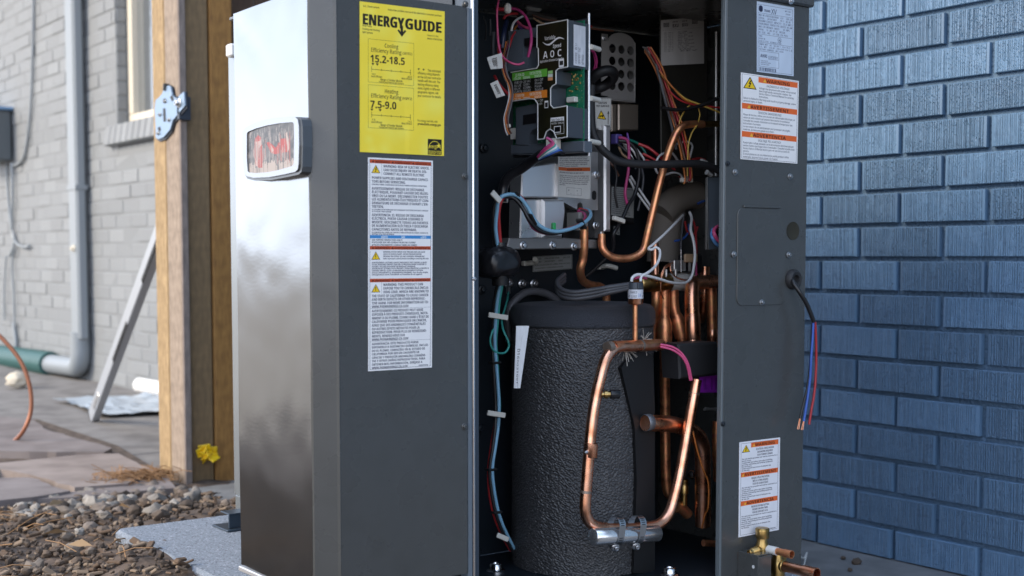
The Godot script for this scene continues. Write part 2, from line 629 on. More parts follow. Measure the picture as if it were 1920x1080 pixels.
	for y in 256:
		for x in 256:
			var h := wi.get_pixel(x, y).r + (fi.get_pixel(x, (y * 8) % 256).r - 0.5) * 0.012
			hi.set_pixel(x, y, Color(h, h, h))
	M.silver.heightmap_enabled = true
	M.silver.heightmap_texture = ImageTexture.create_from_image(hi)
	M.silver.heightmap_scale = 0.22
	tri_tex(M.silver, 2.0)
	M.patchy = noise_tex(512, 0.02, [Color(0.8, 0.82, 0.84), Color(1, 1, 1), Color(0.92, 0.94, 0.95), Color(1, 1, 1)], 93, 6)
	# wire-cut face of the painted bricks
	var st := Image.create(1024, 512, false, Image.FORMAT_RGB8)
	rng.seed = 11
	var col := PackedFloat32Array()
	col.resize(1024)
	col.fill(0.62)
	var gx := 0
	while gx < 1024:
		# scored grooves of uneven width and depth
		var gw := rng.randi_range(2, 4)
		var gd := rng.randf_range(0.05, 0.45)
		for k in gw:
			col[(gx + k) % 1024] = gd
		var up := rng.randf_range(0.5, 0.8)
		var step := rng.randi_range(6, 12)
		for k in range(gw, step):
			col[(gx + k) % 1024] = up
		gx += step
	var pn := FastNoiseLite.new()
	pn.seed = 9
	pn.frequency = 0.11
	var pm := pn.get_seamless_image(512, 512)
	for y in 512:
		for x in 1024:
			var pit := pm.get_pixel(x % 512, y).r
			var blk := pm.get_pixel((x / 8 + 100) % 512, (y / 8) % 512).r
			var h := lerpf(col[x], 0.6, clampf((blk - 0.5) * 2.2, 0.0, 0.75))
			h -= maxf(0.0, pit - 0.66) * 2.2
			st.set_pixel(x, y, Color(h, h, h))
	var wire := ImageTexture.create_from_image(st)
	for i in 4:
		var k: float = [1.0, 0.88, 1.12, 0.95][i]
		var b := mat(lin(0.112 * k, 0.205 * k, 0.33 * k), 0.36)  # near bricks: bluish shade worked into the paint colour
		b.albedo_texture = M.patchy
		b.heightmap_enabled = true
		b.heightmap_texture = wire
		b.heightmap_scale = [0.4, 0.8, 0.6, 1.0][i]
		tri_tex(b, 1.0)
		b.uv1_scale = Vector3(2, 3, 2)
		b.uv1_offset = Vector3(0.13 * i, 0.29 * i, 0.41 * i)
		M["brick_shaded_%d" % i] = b
		M["rim_shaded_%d" % i] = mat(lin(0.098 * k, 0.18 * k, 0.29 * k), 0.45)
		k = [1.0, 0.96, 1.04, 1.1][i]
		var g := mat(lin(0.235 * k, 0.25 * k, 0.262 * k), 0.6)  # far bricks of the same wall: brighter light worked into the colour
		g.heightmap_enabled = true
		g.heightmap_texture = wire
		g.heightmap_scale = 0.12
		tri_tex(g, 1.0)
		g.uv1_scale = Vector3(2, 3, 2)
		M["brick_lit_%d" % i] = g
		M["rim_lit_%d" % i] = mat(lin(0.235 * k, 0.25 * k, 0.262 * k), 0.6)
	M.mortar_shaded = mat(lin(0.075, 0.138, 0.222), 0.7)  # mortar copy toned for the shaded stretch
	M.mortar_shaded.heightmap_enabled = true
	M.mortar_shaded.heightmap_texture = noise_tex(256, 0.05, [Color.BLACK, Color.WHITE], 31)
	M.mortar_shaded.heightmap_scale = 0.3
	tri_tex(M.mortar_shaded, 6.0)
	M.mortar_lit = mat(lin(0.225, 0.24, 0.252), 0.8)  # mortar copy toned for the lit stretch
	# concrete, soil, stones, wood
	M.concrete = mat(Color(1, 1, 1), 0.85)
	M.concrete.albedo_texture = noise_tex(512, 0.012, [lin(0.12, 0.112, 0.108), lin(0.19, 0.18, 0.173), lin(0.24, 0.23, 0.22)], 41, 6)
	tri_tex(M.concrete, 0.9)
	M.wallside = mat(Color(1, 1, 1), 0.8)
	M.wallside.albedo_texture = noise_tex(256, 0.02, [lin(0.12, 0.125, 0.13), lin(0.2, 0.205, 0.21)], 42, 5)
	tri_tex(M.wallside, 1.7)
	M.flag = mat(Color(1, 1, 1), 0.8)
	M.flag.albedo_texture = noise_tex(256, 0.015, [lin(0.16, 0.14, 0.132), lin(0.235, 0.212, 0.203), lin(0.3, 0.275, 0.265)], 43, 5)
	tri_tex(M.flag, 1.3)
	M.flag_pale = M.flag.duplicate()
	M.flag_pale.albedo_color = Color(1.0, 0.96, 0.93)
	M.flag.albedo_color = Color(0.9, 0.88, 0.88)
	M.soil = mat(Color(1, 1, 1), 0.95)
	M.soil.albedo_texture = noise_tex(256, 0.035, [lin(0.04, 0.028, 0.021), lin(0.09, 0.065, 0.05), lin(0.155, 0.118, 0.094)], 44, 6)
	tri_tex(M.soil, 2.5)
	M.yard = mat(Color(1, 1, 1), 0.95)
	M.yard.albedo_texture = noise_tex(256, 0.02, [lin(0.26, 0.2, 0.145), lin(0.38, 0.31, 0.23), lin(0.46, 0.39, 0.3)], 45, 5)  # pale tones carry the sunlight on the far ground
	tri_tex(M.yard, 0.35)
	for i in 6:
		var c: Array = [[0.22, 0.198, 0.175], [0.12, 0.088, 0.066], [0.18, 0.146, 0.118], [0.31, 0.285, 0.255], [0.08, 0.058, 0.043], [0.19, 0.155, 0.13]][i]
		var s := mat(Color(1, 1, 1), 0.85)
		s.albedo_texture = noise_tex(64, 0.05, [lin(c[0] * 0.65, c[1] * 0.65, c[2] * 0.65), lin(c[0] * 1.2, c[1] * 1.2, c[2] * 1.2)], 50 + i)
		tri_tex(s, 14.0)
		M["stone_%d" % i] = s
	# speckled pad
	var sp := canvas(512, 512, lin(0.19, 0.22, 0.265))
	rng.seed = 17
	for i in 26000:
		var k := rng.randf()
		var c := lin(0.09, 0.105, 0.135) if k < 0.45 else lin(0.36, 0.39, 0.46) if k < 0.85 else lin(0.1, 0.11, 0.13)
		sp.fill_rect(Rect2i(rng.randi() % 511, rng.randi() % 511, rng.randi_range(1, 2), rng.randi_range(1, 2)), c)
	M.pad = mat(Color(1, 1, 1), 0.9)
	M.pad.albedo_texture = ImageTexture.create_from_image(sp)
	tri_tex(M.pad, 1.4)
	for w in [["wood_side", [0.18, 0.115, 0.05], [0.5, 0.355, 0.19], 61], ["wood_weathered", [0.17, 0.13, 0.1], [0.4, 0.32, 0.25], 66], ["wood_grey", [0.15, 0.12, 0.105], [0.32, 0.26, 0.225], 62], ["wood_brown", [0.14, 0.095, 0.05], [0.26, 0.17, 0.085], 63], ["wood_orange", [0.2, 0.095, 0.026], [0.42, 0.215, 0.058], 64], ["wood_dark", [0.05, 0.03, 0.02], [0.13, 0.075, 0.045], 65]]:
		var a: Array = w[1]
		var b: Array = w[2]
		var n := FastNoiseLite.new()
		n.seed = w[3]
		n.frequency = 0.02
		n.fractal_octaves = 4
		var gi := n.get_seamless_image(256, 256)
		var im := Image.create(256, 256, false, Image.FORMAT_RGB8)
		for y in 256:
			for x in 256:
				var t := gi.get_pixel((x * 5) % 256, y).r * 0.65 + gi.get_pixel(x, (y * 2 + 90) % 256).r * 0.35
				im.set_pixel(x, y, lin(lerpf(a[0], b[0], t), lerpf(a[1], b[1], t), lerpf(a[2], b[2], t)))
		var m := mat(Color(1, 1, 1), 0.75)
		m.albedo_texture = ImageTexture.create_from_image(im)
		tri_tex(m, 3.0)
		M[w[0]] = m
	# wrinkled compressor jacket
	var jn := FastNoiseLite.new()
	jn.seed = 71
	jn.noise_type = FastNoiseLite.TYPE_SIMPLEX_SMOOTH
	jn.frequency = 0.03
	jn.fractal_type = FastNoiseLite.FRACTAL_RIDGED
	jn.fractal_octaves = 2
	jn.domain_warp_enabled = true
	jn.domain_warp_amplitude = 14.0
	jn.domain_warp_frequency = 0.02
	var ji := jn.get_seamless_image(512, 512)
	var jh := Image.create(512, 512, false, Image.FORMAT_RGB8)
	for y in 512:
		for x in 512:
			var h := smoothstep(0.2, 0.9, ji.get_pixel(x, (y * 2) % 512).r)
			jh.set_pixel(x, y, Color(h, h, h))
	M.jacket_img = jh
	M.jacket = mat(lin(0.05, 0.05, 0.053), 0.42, 0.0, 0.55)
	M.jacket.heightmap_enabled = true
	M.jacket.heightmap_texture = ImageTexture.create_from_image(jh)
	M.jacket.heightmap_scale = 2.0
	M.jacket.uv1_scale = Vector3(4, 2.6, 1)
	M.lid = M.jacket.duplicate()
	M.jacket.heightmap_enabled = false
	M.lid.uv1_scale = Vector3(8, 1.4, 1)
	M.lid.heightmap_scale = 0.7
	M.lid.albedo_color = lin(0.12, 0.125, 0.145)  # paler and bluer than the jacket: sky light put into the colour
	M.cream = mat(lin(0.72, 0.66, 0.54), 0.5)
	M.glass = mat(Color(0.55, 0.58, 0.6, 0.25), 0.06)
	M.glass.transparency = BaseMaterial3D.TRANSPARENCY_ALPHA
	M.room = mat(lin(0.22, 0.19, 0.17), 0.9)
	M.blind = mat(lin(0.45, 0.4, 0.33), 0.8)
	M.spout = mat(lin(0.26, 0.29, 0.315), 0.45)
	M.drain = mat(lin(0.02, 0.09, 0.085), 0.5)
	M.box_grey = mat(lin(0.1, 0.115, 0.125), 0.6)

# ---------------------------------------------------------------- ground
func bed_y(x: float, z: float) -> float:
	return 0.1 * smoothstep(-3.42, -2.3, z) + 0.02 * smoothstep(0.7, 0.8, x) * smoothstep(-2.36, -2.2, z)

func stone_mesh(seed_: int) -> ArrayMesh:
	rng.seed = seed_
	var n := FastNoiseLite.new()
	n.seed = seed_
	n.frequency = 1.5
	var st := S()
	st.set_smooth_group(0)
	var rows := 5
	var cols := 7
	var sc := Vector3(rng.randf_range(0.8, 1.2), rng.randf_range(0.5, 0.75), rng.randf_range(0.7, 1.0))
	var P := func(i: int, j: int) -> Vector3:
		var th := PI * i / rows
		var ph := TAU * (j % cols) / cols + (0.3 if i % 2 else 0.0)
		var d := Vector3(sin(th) * cos(ph), cos(th), sin(th) * sin(ph))
		return d * (1.0 + 0.75 * n.get_noise_3dv(d * 1.3)) * sc * 0.5
	for i in rows:
		for j in cols:
			var a: Vector3 = P.call(i, j)
			var b: Vector3 = P.call(i, j + 1)
			var c: Vector3 = P.call(i + 1, j + 1)
			var d: Vector3 = P.call(i + 1, j)
			if i > 0:
				var f1 := (c - a).cross(b - a).normalized()
				f1 = (f1 if f1.dot(a + b + c) > 0 else -f1) * 1.1
				tri(st, a, b, c, (a.normalized() + f1).normalized(), (b.normalized() + f1).normalized(), (c.normalized() + f1).normalized())
			if i < rows - 1:
				var f2 := (d - a).cross(c - a).normalized()
				f2 = (f2 if f2.dot(a + c + d) > 0 else -f2) * 1.1
				tri(st, a, c, d, (a.normalized() + f2).normalized(), (c.normalized() + f2).normalized(), (d.normalized() + f2).normalized())
	return st.commit()

func ground() -> void:
	var st := S()
	quad(st, Vector3(-60, -0.08, -90), Vector3(60, -0.08, -90), Vector3(60, -0.08, 60), Vector3(-60, -0.08, 60), Vector3.UP)
	structure(put("ground", st, M.yard, self), "open ground round the house, sunlight toned into its pale colour")
	st = S()
	quad(st, Vector3(-2.4, -0.074, -5), Vector3(1.25, -0.074, -5), Vector3(1.25, -0.074, 6), Vector3(-2.4, -0.074, 6), Vector3.UP)
	structure(put("bare_soil_ground", st, M.soil, self), "dark brown bare soil near the house")
	# concrete slab along the house
	st = S()
	span(st, Vector3(1.02, -0.1, -12.0), Vector3(2.21, -0.006, -4.0), 0.004)
	span(st, Vector3(1.3, -0.1, -3.998), Vector3(2.21, -0.008, -3.3), 0.004)
	structure(put("patio", st, M.concrete, self), "worn grey concrete slab along the house")
	st = S()
	span(st, Vector3(1.2, -0.1, -3.29), Vector3(2.205, 0.0, 2.5), 0.004)
	structure(put("path", st, M.wallside, self), "grey concrete strip at the foot of the near brick wall")
	# flagstones
	var pave := Node3D.new()
	pave.name = "pavement"
	add_child(pave)
	structure(pave, "irregular flagstones laid in front of the concrete slab")
	st = S()
	var down := Transform3D(Basis(Vector3(1, 0, 0), Vector3(0, 0, 1), Vector3(0, 1, 0)), Vector3.ZERO)
	face(st, [Vector2(1.0881,-5.4875),Vector2(1.4828,-5.0279),Vector2(1.4835,-4.1571),Vector2(1.4001,-3.5867),Vector2(1.3328,-3.3026),Vector2(1.2070,-3.2982),Vector2(0.6542,-3.3339)], 0.002, down)
	put("joint_soil", st, M.soil, pave)
	var flags := [
		[Vector2(1.0549,-5.3193),Vector2(1.3447,-5.0218),Vector2(1.4104,-4.8149),Vector2(1.3666,-4.4858),Vector2(1.3961,-3.9693),Vector2(1.3456,-3.8967),Vector2(1.1367,-4.0789),Vector2(0.8578,-4.3411)],
		[Vector2(0.7861,-3.9851),Vector2(1.0336,-3.8728),Vector2(1.2628,-3.8917),Vector2(1.3732,-3.8494),Vector2(1.3385,-3.4602),Vector2(1.2095,-3.3230),Vector2(1.0761,-3.3431),Vector2(1.0447,-3.6124),Vector2(1.0018,-3.7554),Vector2(0.7269,-3.6914)],
		[Vector2(0.7046,-3.5807),Vector2(0.9623,-3.6094),Vector2(1.0248,-3.5735),Vector2(1.0524,-3.3035),Vector2(0.9474,-3.2715),Vector2(0.8718,-3.2748),Vector2(0.6380,-3.2503)],
		[Vector2(1.2237,-3.3621),Vector2(1.3554,-3.4333),Vector2(1.2983,-3.2171),Vector2(1.1894,-3.2308),Vector2(1.0444,-3.2462),Vector2(0.9605,-3.2727),Vector2(1.0642,-3.3238)]]
	for i in flags.size():
		st = S()
		var base: Array = flags[i]
		var pl := []
		rng.seed = 200 + i
		for k in base.size():
			var p0: Vector2 = base[k]
			var p1: Vector2 = base[(k + 1) % base.size()]
			var m := clampi(int((p1 - p0).length() / 0.045), 1, 12)
			for q in m:
				pl.append(p0.lerp(p1, float(q) / m) + Vector2(rng.randfn(0, 0.004), rng.randfn(0, 0.004)) * (1.0 if q > 0 else 0.0))
		# prism is built in x,y; lay it down: local (x, y, z) -> world (x, z, -y)
		var xf := Transform3D(Basis(Vector3(1, 0, 0), Vector3(0, 0, 1), Vector3(0, 1, 0)), Vector3.ZERO)
		prism(st, pl, -0.06, 0.025 if i < 3 else 0.018, xf, 0.004)
		put("flagstone", st, M.flag if i != 1 else M.flag_pale, pave)
	# gravel bed with loose soil
	var gb := Node3D.new()
	gb.name = "gravel_bed"
	add_child(gb)
	structure(gb, "bed of brown soil and river stones beside the pad")
	st = S()
	var n := FastNoiseLite.new()
	n.seed = 12
	n.frequency = 5.0
	n.fractal_octaves = 4
	var H := func(i: int, j: int) -> Vector3:
		var x := -0.6 + i * 0.03
		var z := -3.5 + j * 0.03
		return Vector3(x, bed_y(x, z) - 0.012 + n.get_noise_2d(x, z) * 0.022, z)
	for i in 78:
		for j in 100:
			var a: Vector3 = H.call(i, j)
			var b: Vector3 = H.call(i + 1, j)
			var c: Vector3 = H.call(i + 1, j + 1)
			var d: Vector3 = H.call(i, j + 1)
			if a.x > 1.28 and a.z > -3.2:
				continue
			if a.x > 0.85 and a.z > -2.33:
				continue
			var n1 := (c - a).cross(b - a).normalized()
			n1 = n1 if n1.y > 0 else -n1
			var n2 := (d - a).cross(c - a).normalized()
			n2 = n2 if n2.y > 0 else -n2
			tri(st, a, b, c, n1, n1, n1)
			tri(st, a, c, d, n2, n2, n2)
	put("soil", st, M.soil, gb)
	var shapes := []
	for k in 7:
		shapes.append(stone_mesh(100 + k))
	rng.seed = 33
	var placed := 0
	var tries := 0
	var taken := []
	while placed < 130 and tries < 6000:
		tries += 1
		var z := rng.randf_range(-3.42, -1.9)
		var edge := 0.27 * absf(z) + 0.03
		var x := rng.randf_range(edge, 1.33 if z < -3.0 else 0.81 if z > -2.37 else 1.25)
		if x > 0.8 and z > -2.4:
			continue
		var far := 1.0 - smoothstep(-3.4, -2.2, z)
		if rng.randf() > 0.2 + 0.8 * far:
			continue
		var r := rng.randf_range(0.022, 0.052) * (0.75 + 0.45 * far)
		var ok := true
		for t in taken:
			if Vector2(t.x - x, t.y - z).length() < (t.z + r) * 0.36:
				ok = false
				break
		if not ok:
			continue
		taken.append(Vector3(x, z, r))
		var o := MeshInstance3D.new()
		o.name = "stone"
		o.mesh = shapes[rng.randi() % 7]
		var mi: int = [0, 2, 3, 0, 5, 3, 1][rng.randi() % 7] if rng.randf() < 0.35 + 0.5 * far else [1, 4, 1, 2][rng.randi() % 4]
		o.material_override = M["stone_%d" % mi]
		gb.add_child(o, true)
		o.transform = Transform3D(Basis.from_euler(Vector3(rng.randf_range(-0.3, 0.3), rng.randf() * TAU, rng.randf_range(-0.3, 0.3))).scaled(Vector3.ONE * r), Vector3(x, bed_y(x, z) + r * 0.03, z))
		placed += 1
	for k in 3:
		var mm := MultiMesh.new()
		mm.transform_format = MultiMesh.TRANSFORM_3D
		mm.mesh = shapes[k * 2]
		mm.instance_count = 1600
		for i in 1600:
			var z := rng.randf_range(-3.45, -1.6)
			var x := rng.randf_range(-0.1, 1.3 if z < -2.9 else 1.25 if z < -2.38 else 0.815)
			var r := rng.randf_range(0.004, 0.02) * rng.randf_range(0.4, 1.0)
			mm.set_instance_transform(i, Transform3D(Basis.from_euler(Vector3(rng.randf() * 3, rng.randf() * TAU, 0)).scaled(Vector3.ONE * r), Vector3(x, bed_y(x, z) + n.get_noise_2d(x, z) * 0.022 - 0.008 + r * 0.2, z)))
		var mi := MultiMeshInstance3D.new()
		mi.name = "pebbles"
		mi.multimesh = mm
		mi.material_override = M["stone_%d" % [4, 4, 1][k]]
		gb.add_child(mi, true)
		mi.set_meta("kind", "stuff")
	# bark chips and crumbs in the soil
	st = S()
	rng.seed = 91
	rbox(st, Vector3.ZERO, Vector3(1, 0.22, 0.4), 0.06)
	var chip := st.commit()
	for k in 2:
		var mm := MultiMesh.new()
		mm.transform_format = MultiMesh.TRANSFORM_3D
		mm.mesh = chip
		mm.instance_count = 1100
		for i in 1100:
			var z := rng.randf_range(-3.4, -1.6)
			var x := rng.randf_range(-0.1, 1.3 if z < -2.9 else 1.25 if z < -2.38 else 0.83)
			var r := rng.randf_range(0.008, 0.03)
			mm.set_instance_transform(i, Transform3D(Basis.from_euler(Vector3(rng.randfn(0, 0.3), rng.randf() * TAU, rng.randfn(0, 0.3))).scaled(Vector3.ONE * r), Vector3(x, bed_y(x, z) + n.get_noise_2d(x, z) * 0.022 - 0.008 + 0.003, z)))
		var mi := MultiMeshInstance3D.new()
		mi.name = "bark_chips"
		mi.multimesh = mm
		mi.material_override = mat([lin(0.13, 0.085, 0.055), lin(0.22, 0.16, 0.11)][k], 0.9)
		gb.add_child(mi, true)
		mi.set_meta("kind", "stuff")
	# dry needles and leaf scraps
	st = S()
	rng.seed = 5
	for i in 420:
		var c := Vector3(rng.randfn(1.27, 0.05), 0, rng.randfn(-3.42, 0.035)) if i < 330 else Vector3(rng.randf_range(0.45, 0.8), 0, rng.randf_range(-3.3, -2.0))
		c.y = bed_y(c.x, c.z) + (rng.randf_range(0.005, 0.035) if i < 330 else 0.02)
		var d := Vector3(rng.randfn(0, 1), rng.randfn(0, 0.25), rng.randfn(0, 1)).normalized() * rng.randf_range(0.02, 0.05)
		tube(st, [c - d, c + Vector3(0, 0.005, 0), c + d], 0.0011, 3, false)
	var nd := put("dry_needles", st, mat(lin(0.3, 0.17, 0.08), 0.8), self)
	nd.set_meta("kind", "stuff")
	tag(nd, "reddish dry pine needles heaped at the foot of the post", "dry needles")
	for i in 5:
		st = S()
		var c: Vector3 = [Vector3(0.7101,0.1200,-2.3145), Vector3(0.7900,0.1200,-2.8620), Vector3(0.7118,0.1400,-2.1892), Vector3(0.8772,0.0800,-2.8538), Vector3(0.9156,0.1000,-2.5341)][i]
		var d := Vector3(0.022, 0, 0.006).rotated(Vector3.UP, i * 1.3)
		var s := Vector3(-d.z, 0.004, d.x) * 0.3
		c.y = bed_y(c.x, c.z) + 0.03
		quad(st, c - d, c + s + Vector3(0, 0.008, 0), c + d, c - s, Vector3.UP)
		tag(put("dead_leaf", st, mat(lin(0.28, 0.185, 0.1), 0.8), self), ["curled tan leaf on the dark soil near the front", "pale blade of grass by the flagstone edge", "second tan leaf just right of the front one", "straw scrap among the grey stones", "dry scrap between stones near the pad"][i], "dead leaf")
	# equipment pad
	st = S()
	var xf := Transform3D(Basis(Vector3(1, 0, 0), Vector3(0, 0, 1), Vector3(0, 1, 0)), Vector3.ZERO)
	prism(st, rrect(0.828, -2.36, 1.645, -1.4, 0.02), 0.0, 0.115, xf, 0.006)
	tag(put("equipment_pad", st, M.pad, self), "speckled blue grey pad under the heat pump", "equipment pad")

# ---------------------------------------------------------------- house
func brick(d: float, len_: float, hgt: float) -> ArrayMesh:
	# centred on its back face, facing -x: a ribbed face inside a smooth painted rim
	var st := S()
	var rim := S()
	var c := 0.005 if d > 0.01 else 0.003
	var e := 0.0012
	var cy := 0.0012 if d > 0.01 else 0.002
	var hz := len_ * 0.5
	var hy := hgt * 0.5
	var f := [Vector3(-d, -hy + cy, -hz + c), Vector3(-d, -hy + cy, hz - c), Vector3(-d, hy - cy, hz - c), Vector3(-d, hy - cy, -hz + c)]
	var m := [Vector3(-d + e, -hy, -hz), Vector3(-d + e, -hy, hz), Vector3(-d + e, hy, hz), Vector3(-d + e, hy, -hz)]
	var b := [Vector3(0, -hy, -hz), Vector3(0, -hy, hz), Vector3(0, hy, hz), Vector3(0, hy, -hz)]
	quad(st, f[0], f[1], f[2], f[3], Vector3(-1, 0, 0))
	for i in 4:
		var j := (i + 1) % 4
		var o: Vector3 = (m[i] + m[j]) * 0.5 + Vector3(d, 0, 0)
		quad(rim, f[i], f[j], m[j], m[i], Vector3(-1, o.y * 4, o.z))
		quad(rim, m[i], m[j], b[j], b[i], Vector3(0, o.y, o.z))
	var out := st.commit()
	return rim.commit(out)

func house() -> void:
	var h := thing("brick_house", "painted brick house wall, blue shade coloured in at right and lit grey beyond", "house")
	var X := 2.2
	var zo := -6.09   # window opening
	var zo2 := -5.0
	var yo := 1.235
	var st := S()
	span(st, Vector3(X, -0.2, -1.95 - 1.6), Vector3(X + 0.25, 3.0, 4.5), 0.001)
	put("wall_core", st, M.mortar_shaded, h, "mortar and wall behind the bricks, toned blue for shade")
	st = S()
	span(st, Vector3(X, -0.2, -14.0), Vector3(X + 0.25, 3.0, zo), 0.001)
	span(st, Vector3(X, -0.2, zo + 0.0005), Vector3(X + 0.25, yo - 0.1, zo2), 0.001)
	span(st, Vector3(X, 2.6, zo + 0.0005), Vector3(X + 0.25, 3.0, zo2), 0.001)
	span(st, Vector3(X, -0.2, zo2 + 0.0005), Vector3(X + 0.25, 3.0, -3.5505), 0.001)
	put("wall_core", st, M.mortar_lit, h, "mortar and wall behind the bricks, toned pale grey for light")
	st = S()
	span(st, Vector3(X + 0.6, 1.0, zo - 0.3), Vector3(X + 0.7, 2.8, zo2 + 0.3), 0.001)
	put("room_wall", st, M.room, h)
	# roof edge overhead
	st = S()
	span(st, Vector3(X - 0.35, 3.0, -14.0), Vector3(X + 3.0, 3.1, 4.5), 0.01)
	put("eaves", st, M.spout, h)
	# bricks
	var pitch := 0.0686
	var mod := 0.1995
	var cache := {}
	var rest_shaded := S()
	var rest_lit := S()
	var count := 0
	rng.seed = 77
	var slots := []
	for r in range(-1, 40):
		var y0 := 0.0711 + pitch * (r - 1)
		var shift := -1.842 if r % 2 == 0 else -1.7415
		for k in range(-62, 30):
			slots.append([y0, shift + mod * k, r, k])
	for s in slots:
		var y0: float = s[0]
		var z0: float = s[1]
		var zc := z0 + mod * 0.5
		if zc < -10.5 or zc > 3.5:
			continue
		var blue := zc > -3.55  # near stretch takes the shade-toned copies, the rest the lit ones
		var y1 := y0 + 0.0585
		if y0 < 0.0:
			continue
		var gap := 0.0055 if blue else 0.0035
		var z1 := z0 + mod - gap
		z0 += gap
		if not blue and z1 > zo and z0 < zo2 and y1 > yo - 0.11 and y0 < 2.6:
			if z0 > zo - 0.03:
				continue
			z1 = zo
			zc = (z0 + z1) * 0.5
		if zc > -7.1 and zc < -6.3 and not blue and y0 < 0.0:
			continue
		var own := (zc > -2.02 and zc < -1.25 and y0 < 1.2) or (not blue and zc > -7.35 and zc < -5.4 and y0 < 1.85)
		var key := int(round((z1 - z0) * 1000)) + (10000 if blue else 0)
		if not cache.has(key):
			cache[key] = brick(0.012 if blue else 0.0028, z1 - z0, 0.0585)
		var xf := Transform3D(Basis.from_euler(Vector3(rng.randfn(0, 0.005), rng.randfn(0, 0.006), rng.randfn(0, 0.01))), Vector3(X + rng.randf_range(-0.002, 0.003), y0 + 0.0293, (z0 + z1) * 0.5))
		if own and count < 298:
			var o := MeshInstance3D.new()
			o.name = "brick"
			o.mesh = cache[key]
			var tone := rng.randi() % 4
			o.set_surface_override_material(0, M[("brick_shaded_%d" if blue else "brick_lit_%d") % tone])
			o.set_surface_override_material(1, M[("rim_shaded_%d" if blue else "rim_lit_%d") % tone])
			o.transform = xf
			h.add_child(o, true)
			count += 1
		else:
			for k in 2:
				(rest_shaded if blue else rest_lit).append_from(cache[key], k, xf)
	var rb := put("far_bricks", rest_shaded, M.brick_shaded_0, h)
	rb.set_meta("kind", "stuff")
	var rg := put("far_bricks", rest_lit, M.brick_lit_0, h)
	rg.set_meta("kind", "stuff")
	# sloped brick sill of upright headers
	for i in 14:
		st = S()
		var z := zo - 0.09 + i * 0.0755
		rbox(st, Vector3(X + 0.045, yo - 0.055, z + 0.036), Vector3(0.16, 0.092, 0.066), 0.003, Basis(Vector3(0, 0, 1), -0.16))
		put("sill_brick", st, M["brick_lit_%d" % (i % 4)], h)
	# bricks of the reveal, seen end on
	for i in 20:
		st = S()
		span(st, Vector3(X + 0.003, yo + 0.01 + i * pitch, zo - 0.02), Vector3(X + 0.05, yo + 0.0685 + i * pitch, zo + 0.004), 0.003)
		put("reveal_brick", st, M["brick_lit_%d" % (i % 4)], h)
	# window
	var w := Node3D.new()
	w.name = "window"
	h.add_child(w, true)
	st = S()
	var xw := X + 0.052
	span(st, Vector3(xw, yo - 0.02, zo + 0.005), Vector3(xw + 0.06, yo + 0.055, zo2), 0.004)
	span(st, Vector3(xw, yo + 0.056, zo + 0.005), Vector3(xw + 0.06, 2.6, zo + 0.06), 0.004)
	span(st, Vector3(xw, yo + 0.056, zo2 - 0.07), Vector3(xw + 0.06, 2.6, zo2), 0.004)
	put("window_frame", st, M.cream, w)
	st = S()
	span(st, Vector3(xw + 0.03, yo + 0.05, zo + 0.055), Vector3(xw + 0.034, 2.6, zo2 - 0.06), 0.0005)
	put("pane", st, M.glass, w)
	st = S()
	span(st, Vector3(xw + 0.012, yo + 0.056, zo + 0.3), Vector3(xw + 0.05, 2.6, zo + 0.36), 0.003)
	put("mullion", st, M.blind, w)
	# downspout
	var d := thing("downspout", "grey painted rectangular downspout running down the far brick wall", "downspout")
	st = S()
	var zs := -6.545
	span(st, Vector3(X - 0.075, 0.2, zs - 0.062), Vector3(X - 0.02, 3.0, zs + 0.062), 0.012)
	put("pipe", st, M.spout, d)
	st = S()
	tube(st, bend([Vector3(X - 0.048, 0.24, zs), Vector3(X - 0.048, 0.06, zs), Vector3(X - 0.06, 0.05, zs - 0.45)], 0.16, 8), 0.05, 12)
	put("elbow", st, M.spout, d)
	st = S()
	for yy in [0.95, 1.9]:
		span(st, Vector3(X - 0.079, yy, zs - 0.066), Vector3(X - 0.016, yy + 0.025, zs + 0.066), 0.002)
	put("strap", st, M.spout, d)
	screw(d, Vector3(X - 0.077, 0.66, zs + 0.02), Vector3(-1, 0, 0), 0.012, M.cream)
	st = S()
	var rr := []
	var ps := []
	for i in 61:
		ps.append(Vector3(X - 0.06, 0.05 - 0.0006 * i, zs - 0.45 - i * 0.03))
		rr.append(0.064 + (0.004 if i % 2 else 0.0))
	tube(st, ps, 0.07, 14, true, rr)
	tag(put("drain_pipe", st, M.drain, self), "dark green corrugated drain pipe lying along the far wall", "drain pipe")
	# service box, conduit and hanging cable on the far wall
	var sb := thing("service_box", "grey weathered utility box mounted on the far brick wall", "utility box")
	st = S()
	rbox(st, Vector3(X - 0.09, 1.315, -7.95), Vector3(0.16, 0.29, 0.34), 0.01)
	put("body", st, M.box_grey, sb)
	st = S()
	rbox(st, Vector3(X - 0.1, 1.468, -7.95), Vector3(0.2, 0.018, 0.38), 0.004)
	put("lid", st, mat(lin(0.16, 0.28, 0.45), 0.5), sb)
	st = S()
	tube(st, smooth([Vector3(2.1850,2.1773,-7.2824), Vector3(2.1850,1.8407,-7.3188), Vector3(2.1850,1.4731,-7.3871), Vector3(2.1850,1.2466,-7.4847), Vector3(2.1850,1.1584,-7.5933), Vector3(2.1850,1.1389,-7.7834)]), 0.008, 8)
	tag(put("cable_conduit", st, M.spout, self), "thin grey cable curving down into the utility box", "cable")
	var hc := thing("hanging_cable", "pair of thin grey cables tied in a loose knot below the utility box", "cable")
